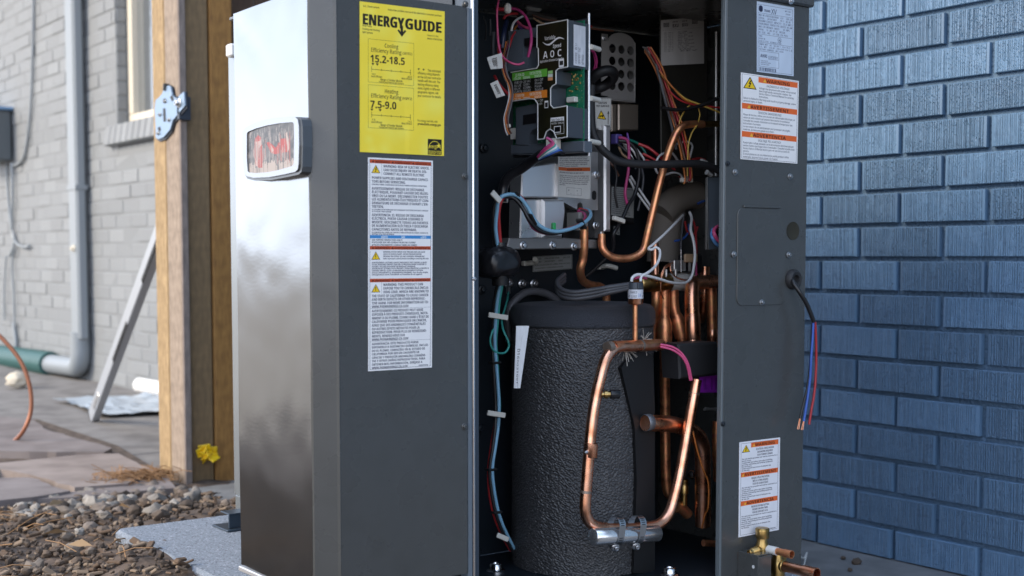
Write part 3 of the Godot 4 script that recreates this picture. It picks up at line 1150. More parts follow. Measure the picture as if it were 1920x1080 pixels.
	for s in [[[Vector3(2.1800,1.1805,-7.8697),Vector3(2.1800,1.0258,-7.8616),Vector3(2.1800,0.8084,-7.8158),Vector3(2.1800,0.7151,-7.7490),Vector3(2.1800,0.6540,-7.8077),Vector3(2.1800,0.6231,-7.8536)], 0.008], [[Vector3(2.1800,1.1590,-7.7638),Vector3(2.1800,0.9908,-7.7571),Vector3(2.1800,0.7773,-7.7970),Vector3(2.1800,0.6996,-7.7185),Vector3(2.1800,0.6742,-7.5650),Vector3(2.1800,0.6795,-7.4636)], 0.008], [[Vector3(2.1800,0.7151,-7.7490),Vector3(2.1800,0.5613,-7.8050),Vector3(2.1800,0.3758,-7.7888),Vector3(2.1800,0.1274,-7.7888)], 0.006], [[Vector3(2.1800,0.6231,-7.9192),Vector3(2.1800,0.4340,-7.9804),Vector3(2.1800,0.2436,-7.9975)], 0.005], [[Vector3(2.1800,0.2353,-7.8117),Vector3(2.1800,0.1285,-7.7673),Vector3(2.1800,0.0411,-7.7748)], 0.012]]:
		st = S()
		tube(st, smooth(s[0]), s[1], 6)
		put("strand", st, M.spout, hc)

# ---------------------------------------------------------------- fence and yard
func fence() -> void:
	var p := thing("fence_post", "thick weathered wooden gate post beside the heat pump", "fence post")
	var st := S()
	span(st, Vector3(1.404, -0.05, -3.56), Vector3(1.478, 2.3, -3.382), 0.004)
	put("core", st, M.wood_brown, p)
	st = S()
	span(st, Vector3(1.384, -0.02, -3.548), Vector3(1.4035, 2.3, -3.464), 0.003)
	put("side_board", st, M.wood_side, p)
	st = S()
	span(st, Vector3(1.3855, -0.02, -3.4625), Vector3(1.4035, 2.3, -3.37), 0.003)
	put("side_board", st, M.wood_weathered, p)
	st = S()
	span(st, Vector3(1.3845, -0.01, -3.3695), Vector3(1.4045, 2.3, -3.36), 0.002)
	put("edge_board", st, M.wood_grey, p)
	st = S()
	span(st, Vector3(1.481, -0.05, -3.55), Vector3(1.548, 2.3, -3.378), 0.004)
	put("face_board", st, M.wood_orange, p)
	# gate latch
	var l := thing("gate_latch", "pale blue grey steel latch plate bolted to the gate post", "gate latch")
	st = S()
	# the plate lies in a z-y plane: local x -> z, local y -> y, local z -> -x
	var xf := Transform3D(Basis(Vector3(0, 0, 1), Vector3(0, 1, 0), Vector3(-1, 0, 0)), Vector3(1.383, 0, 0))
	var latch := [Vector2(-3.4619,1.0647),Vector2(-3.4458,1.0804),Vector2(-3.4154,1.0830),Vector2(-3.4007,1.0772),Vector2(-3.3905,1.0548),Vector2(-3.3651,1.0424),Vector2(-3.3101,1.0553),Vector2(-3.3045,1.0184),Vector2(-3.3448,1.0038),Vector2(-3.3898,0.9863),Vector2(-3.4095,0.9636),Vector2(-3.4558,0.9469),Vector2(-3.4946,0.9439),Vector2(-3.5139,0.9497),Vector2(-3.5124,0.9818),Vector2(-3.5181,1.0278),Vector2(-3.5091,1.0519),Vector2(-3.4815,1.0580)]
	prism(st, latch, 0.003, 0.007, xf, 0.001)
	put("plate", st, mat(lin(0.22, 0.31, 0.42), 0.35, 0.4), l)
	st = S()
	prism(st, Array(Geometry2D.offset_polygon(PackedVector2Array(latch), 0.0035)[0]), -0.0012, 0.0028, Transform3D(xf.basis, xf.origin + Vector3(0, -0.003, 0.002)))
	put("backing_plate", st, mat(lin(0.02, 0.025, 0.035), 0.4, 0.5), l)
	for q in [Vector3(1.3755,1.0096,-3.4772), Vector3(1.3755,1.0426,-3.4412), Vector3(1.3755,0.9597,-3.4912), Vector3(1.3755,0.9898,-3.4133)]:
		screw(l, q, Vector3(-1, 0, 0), 0.004, M.zinc_dull, "rivet")
	st = S()
	prism(st, [Vector2(-3.4549,1.0247),Vector2(-3.4396,1.0233),Vector2(-3.4375,0.9871),Vector2(-3.4527,0.9884)], 0.0072, 0.0078, xf)
	prism(st, [Vector2(-3.4537,1.0491),Vector2(-3.4384,1.0505),Vector2(-3.4313,1.0384),Vector2(-3.4466,1.0369)], 0.0072, 0.0078, xf)
	prism(st, [Vector2(-3.4960,0.9744),Vector2(-3.4802,0.9775),Vector2(-3.4730,0.9668),Vector2(-3.4887,0.9636)], 0.0072, 0.0078, xf)
	prism(st, [Vector2(-3.4044,1.0501),Vector2(-3.3892,1.0543),Vector2(-3.3786,1.0419),Vector2(-3.3900,1.0373)], 0.0072, 0.0078, xf)
	put("slot", st, M.black, l)
	screw(l, Vector3(1.3760,1.0290,-3.3425), Vector3(-1, 0, 0), 0.009, M.zinc, "bolt")
	st = S()
	span(st, Vector3(1.376, 0.985, -3.3595), Vector3(1.41, 1.048, -3.345), 0.002)
	put("strike", st, mat(lin(0.06, 0.07, 0.09), 0.4, 0.5), l)
	st = S()
	tube(st, [Vector3(1.3790,1.0716,-3.4411), Vector3(1.3790,1.0898,-3.4364)], 0.009, 10)
	put("pin", st, mat(lin(0.04, 0.045, 0.05), 0.4, 0.5), l)
	# yellow scrap caught on the post
	st = S()
	rng.seed = 9
	var c: Vector3 = Vector3(1.4487,0.0765,-3.3720)
	for i in 14:
		var o := Vector3(rng.randf_range(-0.018, 0.018), rng.randf_range(-0.012, 0.012), rng.randf_range(0.002, 0.016))
		rbox(st, c + o, Vector3(rng.randf_range(0.024, 0.04), rng.randf_range(0.02, 0.034), 0.004), 0.0015, Basis.from_euler(Vector3(rng.randf_range(-0.9, 0.9), rng.randf_range(-0.9, 0.9), rng.randf_range(-1, 1))))
	tag(put("yellow_tape_scrap", st, mat(lin(0.85, 0.55, 0.01), 0.4), self), "crumpled bright yellow plastic scrap low on the gate post", "plastic scrap")
	# fence behind the heat pump
	var f := thing("wooden_fence", "dark brown board fence behind the heat pump", "fence")
	for i in 5:
		st = S()
		var x0 := 1.552 + i * 0.128
		span(st, Vector3(x0, 0.45 if i == 0 else 0.06, -3.53), Vector3(x0 + 0.122, 2.3, -3.51), 0.002)
		put("board", st, M.wood_dark, f)
	for y in [0.26, 1.75]:
		st = S()
		span(st, Vector3(1.55, y, -3.508), Vector3(2.18, y + 0.09, -3.468), 0.003)
		put("rail", st, M.wood_brown, f)
	st = S()
	tube(st, smooth([Vector3(1.53, 0.95, -3.45), Vector3(1.6, 0.955, -3.46), Vector3(1.75, 0.93, -3.45), Vector3(1.95, 0.7, -3.44), Vector3(1.8, 0.5, -3.44), Vector3(1.6, 0.82, -3.43), Vector3(1.53, 0.86, -3.43)]), 0.012, 10)
	tag(put("garden_hose", st, mat(lin(0.01, 0.14, 0.08), 0.45), self), "dark green hose hanging on the fence behind the heat pump", "hose")

func yard_things() -> void:
	# metal level leaning behind the post
	var b := thing("spirit_level", "long bare metal level leaning behind the gate post", "level")
	var foot := Vector3(1.655, 0.012, -4.9)
	var top: Vector3 = Vector3(1.5212,0.6998,-3.8447)
	var dir := (top - foot).normalized()
	var length := (top - foot).length() * 1.12
	var side := (Vector3(1, 0, 0) - dir * dir.x).normalized()
	var nor := side.cross(dir).normalized()
	var bs := Basis(side, dir, nor)
	var mid := foot + dir * length * 0.5
	var steel := mat(lin(0.4, 0.43, 0.47), 0.4, 0.15)
	var st := S()
	rbox(st, mid, Vector3(0.03, length, 0.052), 0.003, bs)
	put("body", st, steel, b)
	for k in [0.43, 0.8]:
		st = S()
		rbox(st, foot + dir * length * k - side * 0.0155 + nor * 0.02, Vector3(0.003, 0.26, 0.016), 0.001, bs)
		put("vial_slot", st, M.black, b)
	st = S()
	rbox(st, foot + dir * length * 0.1 - side * 0.0162 + nor * 0.004, Vector3(0.002, 0.11, 0.02), 0.0008, bs)
	put("worn_patch", st, M.galv, b)
	for k in [-0.017, 0.017]:
		st = S()
		rbox(st, foot + nor * k - dir * 0.004, Vector3(0.03, 0.022, 0.028), 0.003, bs)
		put("end_cap", st, M.rubber, b)
	# plastic sheet, pipe offcut, pebble ball, copper coil
	st = S()
	var n := FastNoiseLite.new()
	n.seed = 4
	n.frequency = 9.0
	var G := func(i: int, j: int) -> Vector3:
		var u := i / 14.0
		var v := j / 10.0
		var x := lerpf(1.72, 2.14, u) + 0.02 * sin(v * 5.0)
		var z := lerpf(-5.62, -4.95, v) + 0.06 * u
		return Vector3(x, 0.006 + absf(n.get_noise_2d(x, z)) * 0.03, z)
	for i in 14:
		for j in 10:
			quad(st, G.call(i, j), G.call(i + 1, j), G.call(i + 1, j + 1), G.call(i, j + 1), Vector3.UP)
	tag(put("plastic_sheet", st, mat(lin(0.4, 0.46, 0.52), 0.3), self), "crumpled bluish plastic sheet lying on the slab behind the level", "plastic sheet")
	st = S()
	tube(st, [Vector3(2.1611,0.0340,-5.7629), Vector3(2.1767,0.0340,-5.4843)], 0.034, 16)
	tag(put("foam_roll", st, mat(lin(0.85, 0.86, 0.86), 0.6), self), "short bright white roll lying by the far wall", "roll")
	var so := MeshInstance3D.new()
	so.name = "pale_stone"
	so.mesh = stone_mesh(140)
	so.material_override = mat(lin(0.6, 0.54, 0.44), 0.8)
	add_child(so, true)
	so.transform = Transform3D(Basis().scaled(Vector3(0.1, 0.11, 0.1)), Vector3(1.7848,0.0300,-6.3489))
	tag(so, "rounded cream stone beside the green drain pipe", "stone")
	st = S()
	tube(st, smooth([Vector3(0.6838,0.0008,-4.5596), Vector3(0.7541,0.1801,-4.5844), Vector3(0.9227,0.3639,-4.5365), Vector3(1.0907,0.4154,-4.4160), Vector3(1.1450,0.3896,-4.3736), Vector3(1.1874,0.3415,-4.3382), Vector3(1.2236,0.2779,-4.3061), Vector3(1.2427,0.2005,-4.2856), Vector3(1.2425,0.1232,-4.2795), Vector3(1.2206,0.0579,-4.2905), Vector3(1.2028,0.0129,-4.3624), Vector3(1.1736,-0.0171,-4.4441), Vector3(1.1139,-0.0224,-4.4880), Vector3(0.9582,-0.0224,-4.6036)], 8), 0.0068, 10)
	tag(put("copper_line", st, mat(lin(0.36, 0.15, 0.085), 0.4, 0.6), self), "loop of copper tubing arching in from the left edge", "copper tube")

# ---------------------------------------------------------------- the heat pump cabinet
const ZF := -1.41

func cabinet() -> void:
	var h := thing("heat_pump", "tall dark grey heat pump cabinet with its service panel removed", "heat pump")
	# corner panel of bright metal
	var XS := 0.752
	var st := S()
	var hgt := func(z: float, y: float) -> float:
		# slightly pillowed sheet with a soft dent running down from its far top corner
		var t := (z + 1.637) / 0.21
		var d := (y - 0.93) + (z + 1.634) * 0.62
		var along := clampf((z + 1.637) / 0.13, 0.0, 1.0)
		return 0.0012 * sin(PI * t) + 0.00035 * sin(y * 21.0 + t * 2.0) - 0.0011 * exp(-d * d / 0.00035) * (1.0 - along) * smoothstep(0.0, 0.05, along)
	var P := func(i: int, j: int) -> Vector3:
		var z := lerpf(-1.637, -1.4275, float(i) / 24)
		var y := lerpf(0.198, 0.9435, j / 60.0)
		return Vector3(XS - hgt.call(z, y), y, z)
	var NN := func(i: int, j: int) -> Vector3:
		var z := lerpf(-1.637, -1.4275, float(i) / 24)
		var y := lerpf(0.198, 0.9435, j / 60.0)
		var dz: float = (hgt.call(z + 0.001, y) - hgt.call(z - 0.001, y)) / 0.002
		var dy: float = (hgt.call(z, y + 0.001) - hgt.call(z, y - 0.001)) / 0.002
		return Vector3(-1, -dy, -dz).normalized()
	for i in 24:
		for j in 60:
			tri(st, P.call(i, j), P.call(i + 1, j), P.call(i + 1, j + 1), NN.call(i, j), NN.call(i + 1, j), NN.call(i + 1, j + 1))
			tri(st, P.call(i, j), P.call(i + 1, j + 1), P.call(i, j + 1), NN.call(i, j), NN.call(i + 1, j + 1), NN.call(i, j + 1))
	span(st, Vector3(XS + 0.0005, 0.198, -1.637), Vector3(XS + 0.002, 0.9435, -1.43), 0.0002)
	put("corner_panel", st, M.silver, h, "bright brushed metal corner panel")
	st = S()
	span(st, Vector3(XS - 0.004, 0.19, -1.637), Vector3(XS + 0.02, 0.1965, -1.43), 0.001)
	put("panel_lip", st, M.alu, h)
	# chamfer strip and front panel
	st = S()
	var prof := [Vector2(XS, -1.4274), Vector2(XS + 0.0015, -1.4255), Vector2(0.7785, -1.4118), Vector2(0.7815, -1.4095), Vector2(0.7835, -1.41), Vector2(0.973, -1.41), Vector2(0.9745, -1.4115), Vector2(0.9745, -1.43)]
	for i in prof.size() - 1:
		var a: Vector2 = prof[i]
		var b: Vector2 = prof[i + 1]
		quad(st, Vector3(a.x, 0.198, a.y), Vector3(b.x, 0.198, b.y), Vector3(b.x, 0.9435, b.y), Vector3(a.x, 0.9435, a.y), Vector3(a.y - b.y, 0, b.x - a.x) + Vector3(0, 0, 0.0001))
		quad(st, Vector3(a.x, 0.198, a.y - 0.0012), Vector3(b.x, 0.198, b.y - 0.0012), Vector3(b.x, 0.9435, b.y - 0.0012), Vector3(a.x, 0.9435, a.y - 0.0012), Vector3(0, 0, -1))
	put("front_panel", st, M.paint, h)
	for y in [[871, 331], [870, 800], [871, 9]]:
		pass
	for q in [Vector3(0.9698,0.7244,-1.4100), Vector3(0.9684,0.3954,-1.4100), Vector3(0.9713,0.9464,-1.4100)]:
		screw(h, q, Vector3(0, 0, 1), 0.0032, M.paint)
	# right edge of the front panel: pale folded edge, bright trim and inner post
	st = S()
	span(st, Vector3(0.9755, 0.16, -1.43), Vector3(0.9825, 0.9435, -1.4105), 0.0015)
	put("panel_edge", st, mat(lin(0.13, 0.16, 0.19), 0.28), h)
	st = S()
	tube(st, [Vector3(0.9856, 0.16, -1.4135), Vector3(0.9856, 1.01, -1.4135)], 0.0025, 12)
	put("edge_trim", st, M.chrome, h)
	st = S()
	span(st, Vector3(0.9885, 0.122, -1.46), Vector3(0.9965, 1.014, -1.4155), 0.001)
	put("inner_post", st, mat(lin(0.035, 0.05, 0.07), 0.3), h)
	screw(h, Vector3(0.9856, 0.5905, -1.411), Vector3(0, 0, 1), 0.002, M.zinc)
	# lid over the left part, cap over the service compartment
	st = S()
	span(st, Vector3(XS + 0.004, 0.938, -1.66), Vector3(0.9855, 0.9425, -1.4145), 0.001)
	put("left_lid", st, M.paint, h)
	st = S()
	span(st, Vector3(0.984, 1.0172, -1.79), Vector3(1.646, 1.06, -1.4035), 0.003)
	put("top_cap", st, M.paint, h)
	screw(h, Vector3(1.6465, 1.0235, -1.43), Vector3(1, 0, 0), 0.0045, M.paint)
	screw(h, Vector3(1.5879,1.0205,-1.4032), Vector3(0, 0, 1), 0.0035, M.zinc)
	# right hand corner panel
	st = S()
	var xr := 1.4495
	span(st, Vector3(xr + 0.004, 0.05, ZF - 0.0015), Vector3(1.6395, 1.017, ZF), 0.0006)
	span(st, Vector3(1.6382, 0.06, -2.33), Vector3(1.6397, 1.017, ZF - 0.002), 0.0006)
	put("right_panel", st, M.paint, h)
	st = S()
	tube(st, [Vector3(xr + 0.0025, 0.05, ZF - 0.0025), Vector3(xr + 0.0025, 1.017, ZF - 0.0025)], 0.0026, 10)
	span(st, Vector3(xr, 0.05, -1.4195), Vector3(xr + 0.0015, 1.017, ZF - 0.004), 0.0004)
	put("panel_flange", st, mat(lin(0.12, 0.14, 0.15), 0.3), h)
	# compartment walls
	st = S()
	span(st, Vector3(0.986, 0.1225, -1.76), Vector3(1.637, 1.016, -1.75), 0.001)
	put("bulkhead", st, M.paint_dark, h)
	st = S()
	span(st, Vector3(0.9855, 0.1225, -1.7495), Vector3(0.9875, 1.0165, -1.461), 0.0005)
	put("side_wall", st, M.paint_dark, h)
	st = S()
	span(st, Vector3(0.9875, 0.1165, -1.7495), Vector3(1.636, 0.122, -1.42), 0.001)
	put("base_floor", st, M.paint_dark, h)
	st = S()
	span(st, Vector3(0.79, 0.117, -1.445), Vector3(0.985, 0.196, -1.43), 0.002)
	span(st, Vector3(0.79, 0.117, -1.62), Vector3(0.8, 0.19, -1.4455), 0.002)
	put("base_pan", st, M.paint_dark, h)
	st = S()
	span(st, Vector3(1.065, 0.12, -2.33), Vector3(1.637, 1.012, -2.325), 0.001)
	put("rear_panel", st, M.paint, h)
	st = S()
	var cg := Vector3(1.07, 0.0, -2.31) - Vector3(0.93, 0.0, -1.66)
	rbox(st, Vector3(1.0, 0.56, -1.985), Vector3(0.012, 0.86, cg.length()), 0.002, Basis(Vector3.UP, atan2(cg.x, cg.z) + PI))
	put("coil_guard", st, M.black, h)
	st = S()
	span(st, Vector3(1.06, 0.158, -2.335), Vector3(1.075, 1.01, -2.28), 0.002)
	span(st, Vector3(1.062, 0.118, -2.335), Vector3(1.08, 0.1575, -2.28), 0.002)
	put("rear_post", st, mat(lin(0.3, 0.33, 0.35), 0.25, 0.6), h)
	st = S()
	rbox(st, Vector3(1.0580,1.0065,-2.3072) + Vector3(0, 0, 0.004), Vector3(0.024, 0.024, 0.024), 0.003)
	put("rear_clip", st, M.white, h)
	st = S()
	span(st, Vector3(0.985, 0.1155, -2.27), Vector3(1.09, 0.119, -2.2), 0.001)
	span(st, Vector3(0.993, 0.1192, -2.215), Vector3(1.09, 0.144, -2.211), 0.001)
	span(st, Vector3(0.993, 0.1442, -2.25), Vector3(1.09, 0.147, -2.211), 0.001)
	put("foot_rail", st, mat(lin(0.04, 0.06, 0.085), 0.35, 0.3), h)
	# screws on the bulkhead and the base
	for q in [Vector3(1.2408,0.7967,-1.7470), Vector3(1.2362,0.5657,-1.7470), Vector3(1.2293,0.3367,-1.7470), Vector3(1.2277,0.1046,-1.7470), Vector3(1.2267,0.1299,-1.7470), Vector3(1.3435,0.5740,-1.7470), Vector3(1.3186,0.5743,-1.7470)]:
		screw(h, q, Vector3(0, 0, 1), 0.0055, M.paint_dark if q.x < 1.26 else M.zinc)
	for q in [Vector3(1.1903,0.1220,-1.6454), Vector3(1.3922,0.1220,-1.4611)]:
		screw(h, q, Vector3(0, 1, 0), 0.0105, M.chrome, "bolt")
	# badge
	var bd := Node3D.new()
	bd.name = "badge"
	h.add_child(bd)
	var xf := Transform3D(Basis(Vector3(0, 0, 1), Vector3(0, 1, 0), Vector3(-1, 0, 0)), Vector3(XS, 0, 0))
	var outer := [Vector2(-1.5841,0.7770),Vector2(-1.5823,0.7823),Vector2(-1.5741,0.7865),Vector2(-1.5486,0.7899),Vector2(-1.5131,0.7924),Vector2(-1.4819,0.7921),Vector2(-1.4473,0.7904),Vector2(-1.4277,0.7884),Vector2(-1.4208,0.7847),Vector2(-1.4182,0.7768),Vector2(-1.4181,0.7520),Vector2(-1.4200,0.7285),Vector2(-1.4222,0.7222),Vector2(-1.4293,0.7194),Vector2(-1.4605,0.7177),Vector2(-1.5047,0.7162),Vector2(-1.5508,0.7176),Vector2(-1.5729,0.7211),Vector2(-1.5792,0.7255),Vector2(-1.5835,0.7458)]
	var inner := [Vector2(-1.5680,0.7764),Vector2(-1.5671,0.7797),Vector2(-1.5631,0.7811),Vector2(-1.5394,0.7834),Vector2(-1.5088,0.7846),Vector2(-1.4761,0.7846),Vector2(-1.4431,0.7832),Vector2(-1.4375,0.7824),Vector2(-1.4361,0.7807),Vector2(-1.4355,0.7755),Vector2(-1.4360,0.7531),Vector2(-1.4372,0.7339),Vector2(-1.4387,0.7314),Vector2(-1.4429,0.7300),Vector2(-1.4746,0.7275),Vector2(-1.5089,0.7260),Vector2(-1.5442,0.7268),Vector2(-1.5631,0.7288),Vector2(-1.5670,0.7310),Vector2(-1.5689,0.7476)]
	st = S()
	prism(st, outer, 0.0, 0.013, xf, 0.004)
	put("badge_body", st, mat(lin(0.14, 0.15, 0.16), 0.32, 0.7), bd)
	st = S()
	ring(st, outer.map(func(p): return p.lerp(Vector2(-1.53, 0.793), 0.045)), inner, 0.01, 0.0155, xf)
	put("badge_rim", st, mat(lin(0.34, 0.35, 0.365), 0.22, 0.95), bd)
	var im := canvas(256, 256, Color8(150, 154, 152))
	smudge(im, 160, 3, Color(0.22, 0.25, 0.26, 0.5), 6, 26)
	rng.seed = 6
	for i in 420:
		var x := rng.randi_range(4, 246)
		var y := rng.randi_range(0, 100) if i < 300 else rng.randi_range(160, 220)
		bar(im, x, y, x + 2, y + rng.randi_range(12, 60), [Color8(70, 80, 82), Color8(110, 118, 118), Color8(206, 206, 200), Color8(46, 54, 58)][i % 4])
	for i in 60:
		var x := rng.randi_range(0, 250)
		bar(im, x, rng.randi_range(190, 225), x + 6, 256, Color8(226, 222, 210))
	fill_poly(im, [Vector2(40, 62), Vector2(60, 48), Vector2(76, 60), Vector2(78, 120), Vector2(68, 220), Vector2(44, 214), Vector2(30, 140)], Color8(236, 210, 200))
	fill_poly(im, [Vector2(44, 56), Vector2(60, 44), Vector2(76, 60), Vector2(70, 76), Vector2(46, 78)], Color8(214, 60, 50))
	fill_poly(im, [Vector2(62, 120), Vector2(80, 96), Vector2(86, 170), Vector2(80, 226), Vector2(58, 224)], Color8(206, 66, 46))
	fill_poly(im, [Vector2(104, 92), Vector2(120, 90), Vector2(154, 128), Vector2(184, 84), Vector2(206, 84), Vector2(222, 160), Vector2(200, 158), Vector2(150, 162), Vector2(128, 150)], Color8(220, 58, 34))
	fill_poly(im, [Vector2(128, 106), Vector2(144, 140), Vector2(130, 152)], Color8(236, 214, 200))
	fill_poly(im, [Vector2(206, 60), Vector2(214, 52), Vector2(228, 140), Vector2(216, 160)], Color8(238, 220, 208))
	for i in 60:
		var x := rng.randi_range(30, 230)
		bar(im, x, rng.randi_range(40, 150), x + 2, rng.randi_range(160, 226), [Color8(120, 126, 124), Color8(232, 226, 216), Color8(196, 90, 70)][i % 3])
	st = S()
	face(st, inner, 0.0138, xf)
	var bm := mat(Color(0.66, 0.62, 0.62), 0.3)
	bm.albedo_texture = ImageTexture.create_from_image(im)
	put("badge_plate", st, bm, bd)

func cabinet_labels() -> void:
	var h := get_node("heat_pump")
	var K := Color8(34, 30, 20)
	# yellow energy guide
	var im := canvas(480, 740, Color8(248, 222, 66))
	smudge(im, 30, 8, Color(0.98, 0.96, 0.5, 0.35), 30, 90)
	txt(im, 16, 12, 13, "U.S. Government", K, "r", 90)
	txt(im, 152, 16, 13, "Federal law prohibits removal of this label before consumer purchase.", K, "r", 310)
	txt(im, 10, 34, 74, "ENERGY", Color8(38, 34, 22), "rb", 232)
	txt(im, 246, 34, 74, "GUIDE", Color8(38, 34, 22), "rb", 214)
	for dx in [-4, -2, 0, 2, 4]:
		txt(im, 11 + dx * 0.5, 34, 74, "ENERGY", Color8(38, 34, 22), "rb", 232)
		txt(im, 247 + dx * 0.5, 34, 74, "GUIDE", Color8(38, 34, 22), "rb", 214)
	bar(im, 226, 96, 240, 140, Color8(38, 34, 22))
	fill_poly(im, [Vector2(208, 122), Vector2(216, 116), Vector2(233, 136), Vector2(250, 116), Vector2(258, 122), Vector2(233, 152)], Color8(38, 34, 22))
	para(im, 12, 108, 16, 13, ["Heat Pump", "Cooling and Heating", "Split System"], 96, K)
	para(im, 376, 122, 16, 13, ["Trane U.S. Inc.", "Model 4TWL9036A"], 88, K)
	for r in [[178, "Cooling", "(SEER2)", "15.2-18.5", 196], [404, "Heating", "(HSPF2)", "7.5-9.0", 148]]:
		var y: float = r[0]
		outline(im, 46, y, 302, y + 214, 1, K)
		txt(im, 176, y + 8, 27, r[1], K, "r", 78, 1)
		txt(im, 58, y + 34, 28, "Efficiency Rating", K, "r", 172)
		txt(im, 234, y + 44, 17, r[2], K, "r", 56)
		txt(im, 54, y + 62, 50, r[3], K, "rb", r[4])
		for x in ([72, 96] if y < 300 else [66, 112]):
			fill_poly(im, [Vector2(x - 8, y + 118), Vector2(x + 8, y + 118), Vector2(x, y + 130)], K)
		bar(im, 64, y + 148, 284, y + 150, K)
		for k in 5:
			bar(im, 64 + k * 54.5, y + (134 if k % 4 == 0 else 143), 66 + k * 54.5, y + (162 if k % 4 == 0 else 154), K)
		txt(im, 62, y + 164, 13, "14.3" if y < 300 else "7.5", K, "r", 22)
		txt(im, 60, y + 176, 12, "Least Efficient", K, "r", 62)
		txt(im, 264, y + 162, 13, "42.0" if y < 300 else "13.5", K, "r", 24)
		txt(im, 230, y + 174, 12, "Most Efficient", K, "r", 60)
		txt(im, 176, y + 186, 15, "Range of Similar Models", K, "r", 126, 1)
		txt(im, 176, y + 200, 11, "Cooling and Heating Split Systems", K, "r", 140, 1)
	for x in [330, 358]:
		fill_poly(im, [Vector2(x - 6, 302), Vector2(x + 6, 302), Vector2(x, 312)], K)
	txt(im, 380, 298, 16, "This estimated", K, "r", 76)
	para(im, 322, 315, 19, 16, ["efficiency rating depends", "on the coil your contractor", "installs with this unit. The", "heating efficiency rating", "varies slightly in different", "geographic regions. Ask", "your contractor for details."], 138, K)
	txt(im, 322, 556, 15, "For energy cost info, visit", K, "r", 118)
	txt(im, 322, 572, 16, "productinfo.energy.gov", K, "rb", 138)
	bar(im, 384, 656, 466, 716, Color8(36, 32, 20))
	bar(im, 384, 718, 466, 736, Color8(36, 32, 20))
	for k in 40:
		var a := PI * k / 39.0
		bar(im, 424 + cos(a) * 36, 706 - sin(a) * 40, 427 + cos(a) * 36, 709 - sin(a) * 40, Color8(248, 222, 66))
	txt(im, 390, 676, 26, "energy", Color8(248, 222, 66), "rb", 48)
	var star := []
	for k in 10:
		var a := -PI / 2 + TAU * k / 10
		star.append(Vector2(448, 690) + Vector2(cos(a), sin(a)) * (15.0 if k % 2 == 0 else 6.0))
	fill_poly(im, star, Color8(248, 222, 66))
	txt(im, 386, 716, 17, "ENERGY STAR", Color8(248, 222, 66), "rb", 76)
	sticker("energy_label", [Vector3(0.8139,0.9321,-1.4090), Vector3(0.9389,0.9335,-1.4090), Vector3(0.9370,0.7494,-1.4090), Vector3(0.8126,0.7487,-1.4090)], im, h, Vector3(0, 0, 1), "large yellow energy rating label", 0.5)
	# long white warning label
	var W := Color8(238, 236, 234)
	var T := Color8(52, 54, 66)
	var R := Color8(196, 84, 50)
	im = canvas(400, 1330, W)
	outline(im, 10, 10, 390, 1320, 2, T)
	for y in [12, 548, 752]:
		bar(im, 12, y, 388, y + 22, R)
		for x in [22, 142, 268]:
			fill_poly(im, [Vector2(x, y + 18), Vector2(x + 8, y + 4), Vector2(x + 16, y + 18)], Color8(70, 30, 20))
		txt(im, 40, y - 1, 20, "WARNING", Color8(70, 26, 18), "rb", 92)
		txt(im, 160, y - 1, 20, "AVERTISSEMENT", Color8(70, 26, 18), "rb", 104)
		txt(im, 286, y - 1, 20, "ADVERTENCIA", Color8(70, 26, 18), "rb", 96)
	shock_sign(im, 20, 44, 54, 0)
	bar(im, 82, 34, 83, 110, T)
	para(im, 90, 36, 23, 21, ["WARNING: RISK OF ELECTRIC SHOCK.", "CAN CAUSE INJURY OR DEATH: DIS-", "CONNECT ALL REMOTE ELECTRIC"], 286, T, "rb")
	para(im, 20, 110, 23, 21, ["POWER SUPPLIES AND DISCHARGE CAPACI-", "TORS BEFORE SERVICING."], 350, T, "rb")
	txt(im, 20, 158, 12, "CONTROL PANEL COVER MUST BE IN PLACE WHEN SYSTEM IS OPERATING.", T, "rb", 342)
	para(im, 20, 176, 22.5, 21, ["AVERTISSEMENT: RISQUE DE DÉCHARGE", "ÉLECTRIQUE, POUVANT CAUSER DES BLESS-", "URES OU LA MORT. DÉCONNECTER TOUTES", "LES ALIMENTATIONS ÉLECTRIQUES ET CON-", "DENSATEURS DE DÉCHARGE D'AVANT L'EN-", "TRETIEN."], 354, T, "rb")
	para(im, 20, 314, 12, 11, ["LE COUVERCLE DU PANNEAU DE COMMANDE DOIT ÊTRE EN PLACE LORSQUE", "LE SYSTÈME FONCTIONNE."], 350, T, "rb")
	para(im, 20, 340, 22.5, 21, ["ADVERTENCIA: EL RIESGO DE DESCARGA", "ELÉCTRICA, PUEDE CAUSAR LESIONES O", "MUERTE: DESCONECTE TODAS LAS FUENTES", "DE ALIMENTACIÓN ELÉCTRICA Y DESCARGA", "CAPACITORES ANTES DE REPARAR."], 350, T, "rb")
	para(im, 20, 456, 11, 11, ["LA CUBIERTA DEL PANEL DE CONTROL DEBE ESTAR EN SU LUGAR, CUANDO EL", "SISTEMA ESTÁ FUNCIONANDO."], 350, T, "rb")
	bar(im, 12, 480, 388, 500, Color8(66, 140, 200))
	txt(im, 76, 480, 17, "600Ω", W, "rb", 40)
	txt(im, 200, 480, 17, "AIR", W, "rb", 26)
	txt(im, 320, 480, 17, "±300", W, "rb", 36)
	para(im, 20, 500, 15.5, 15, ["USE COPPER CONDUCTORS ONLY!", "N'UTILISER QUE DES CONDUCTEURS EN CUIVRE!", "¡UTILICE ÚNICAMENTE CONDUCTORES DE COBRE!"], 280, T, "rb")
	shock_sign(im, 20, 582, 54, 1)
	para(im, 90, 576, 14, 13, ["WARNING: SYSTEM UNDER HIGH PRESSURE AND CAN CAUSE", "DEATH OR SERIOUS INJURY. RELIEVE PRESSURE BEFORE", "OPENING THE SYSTEM. USE ONLY APPROVED REFRIGERANT.", "Refer to pressure controls before installing or servicing this unit."], 286, T, "rb")
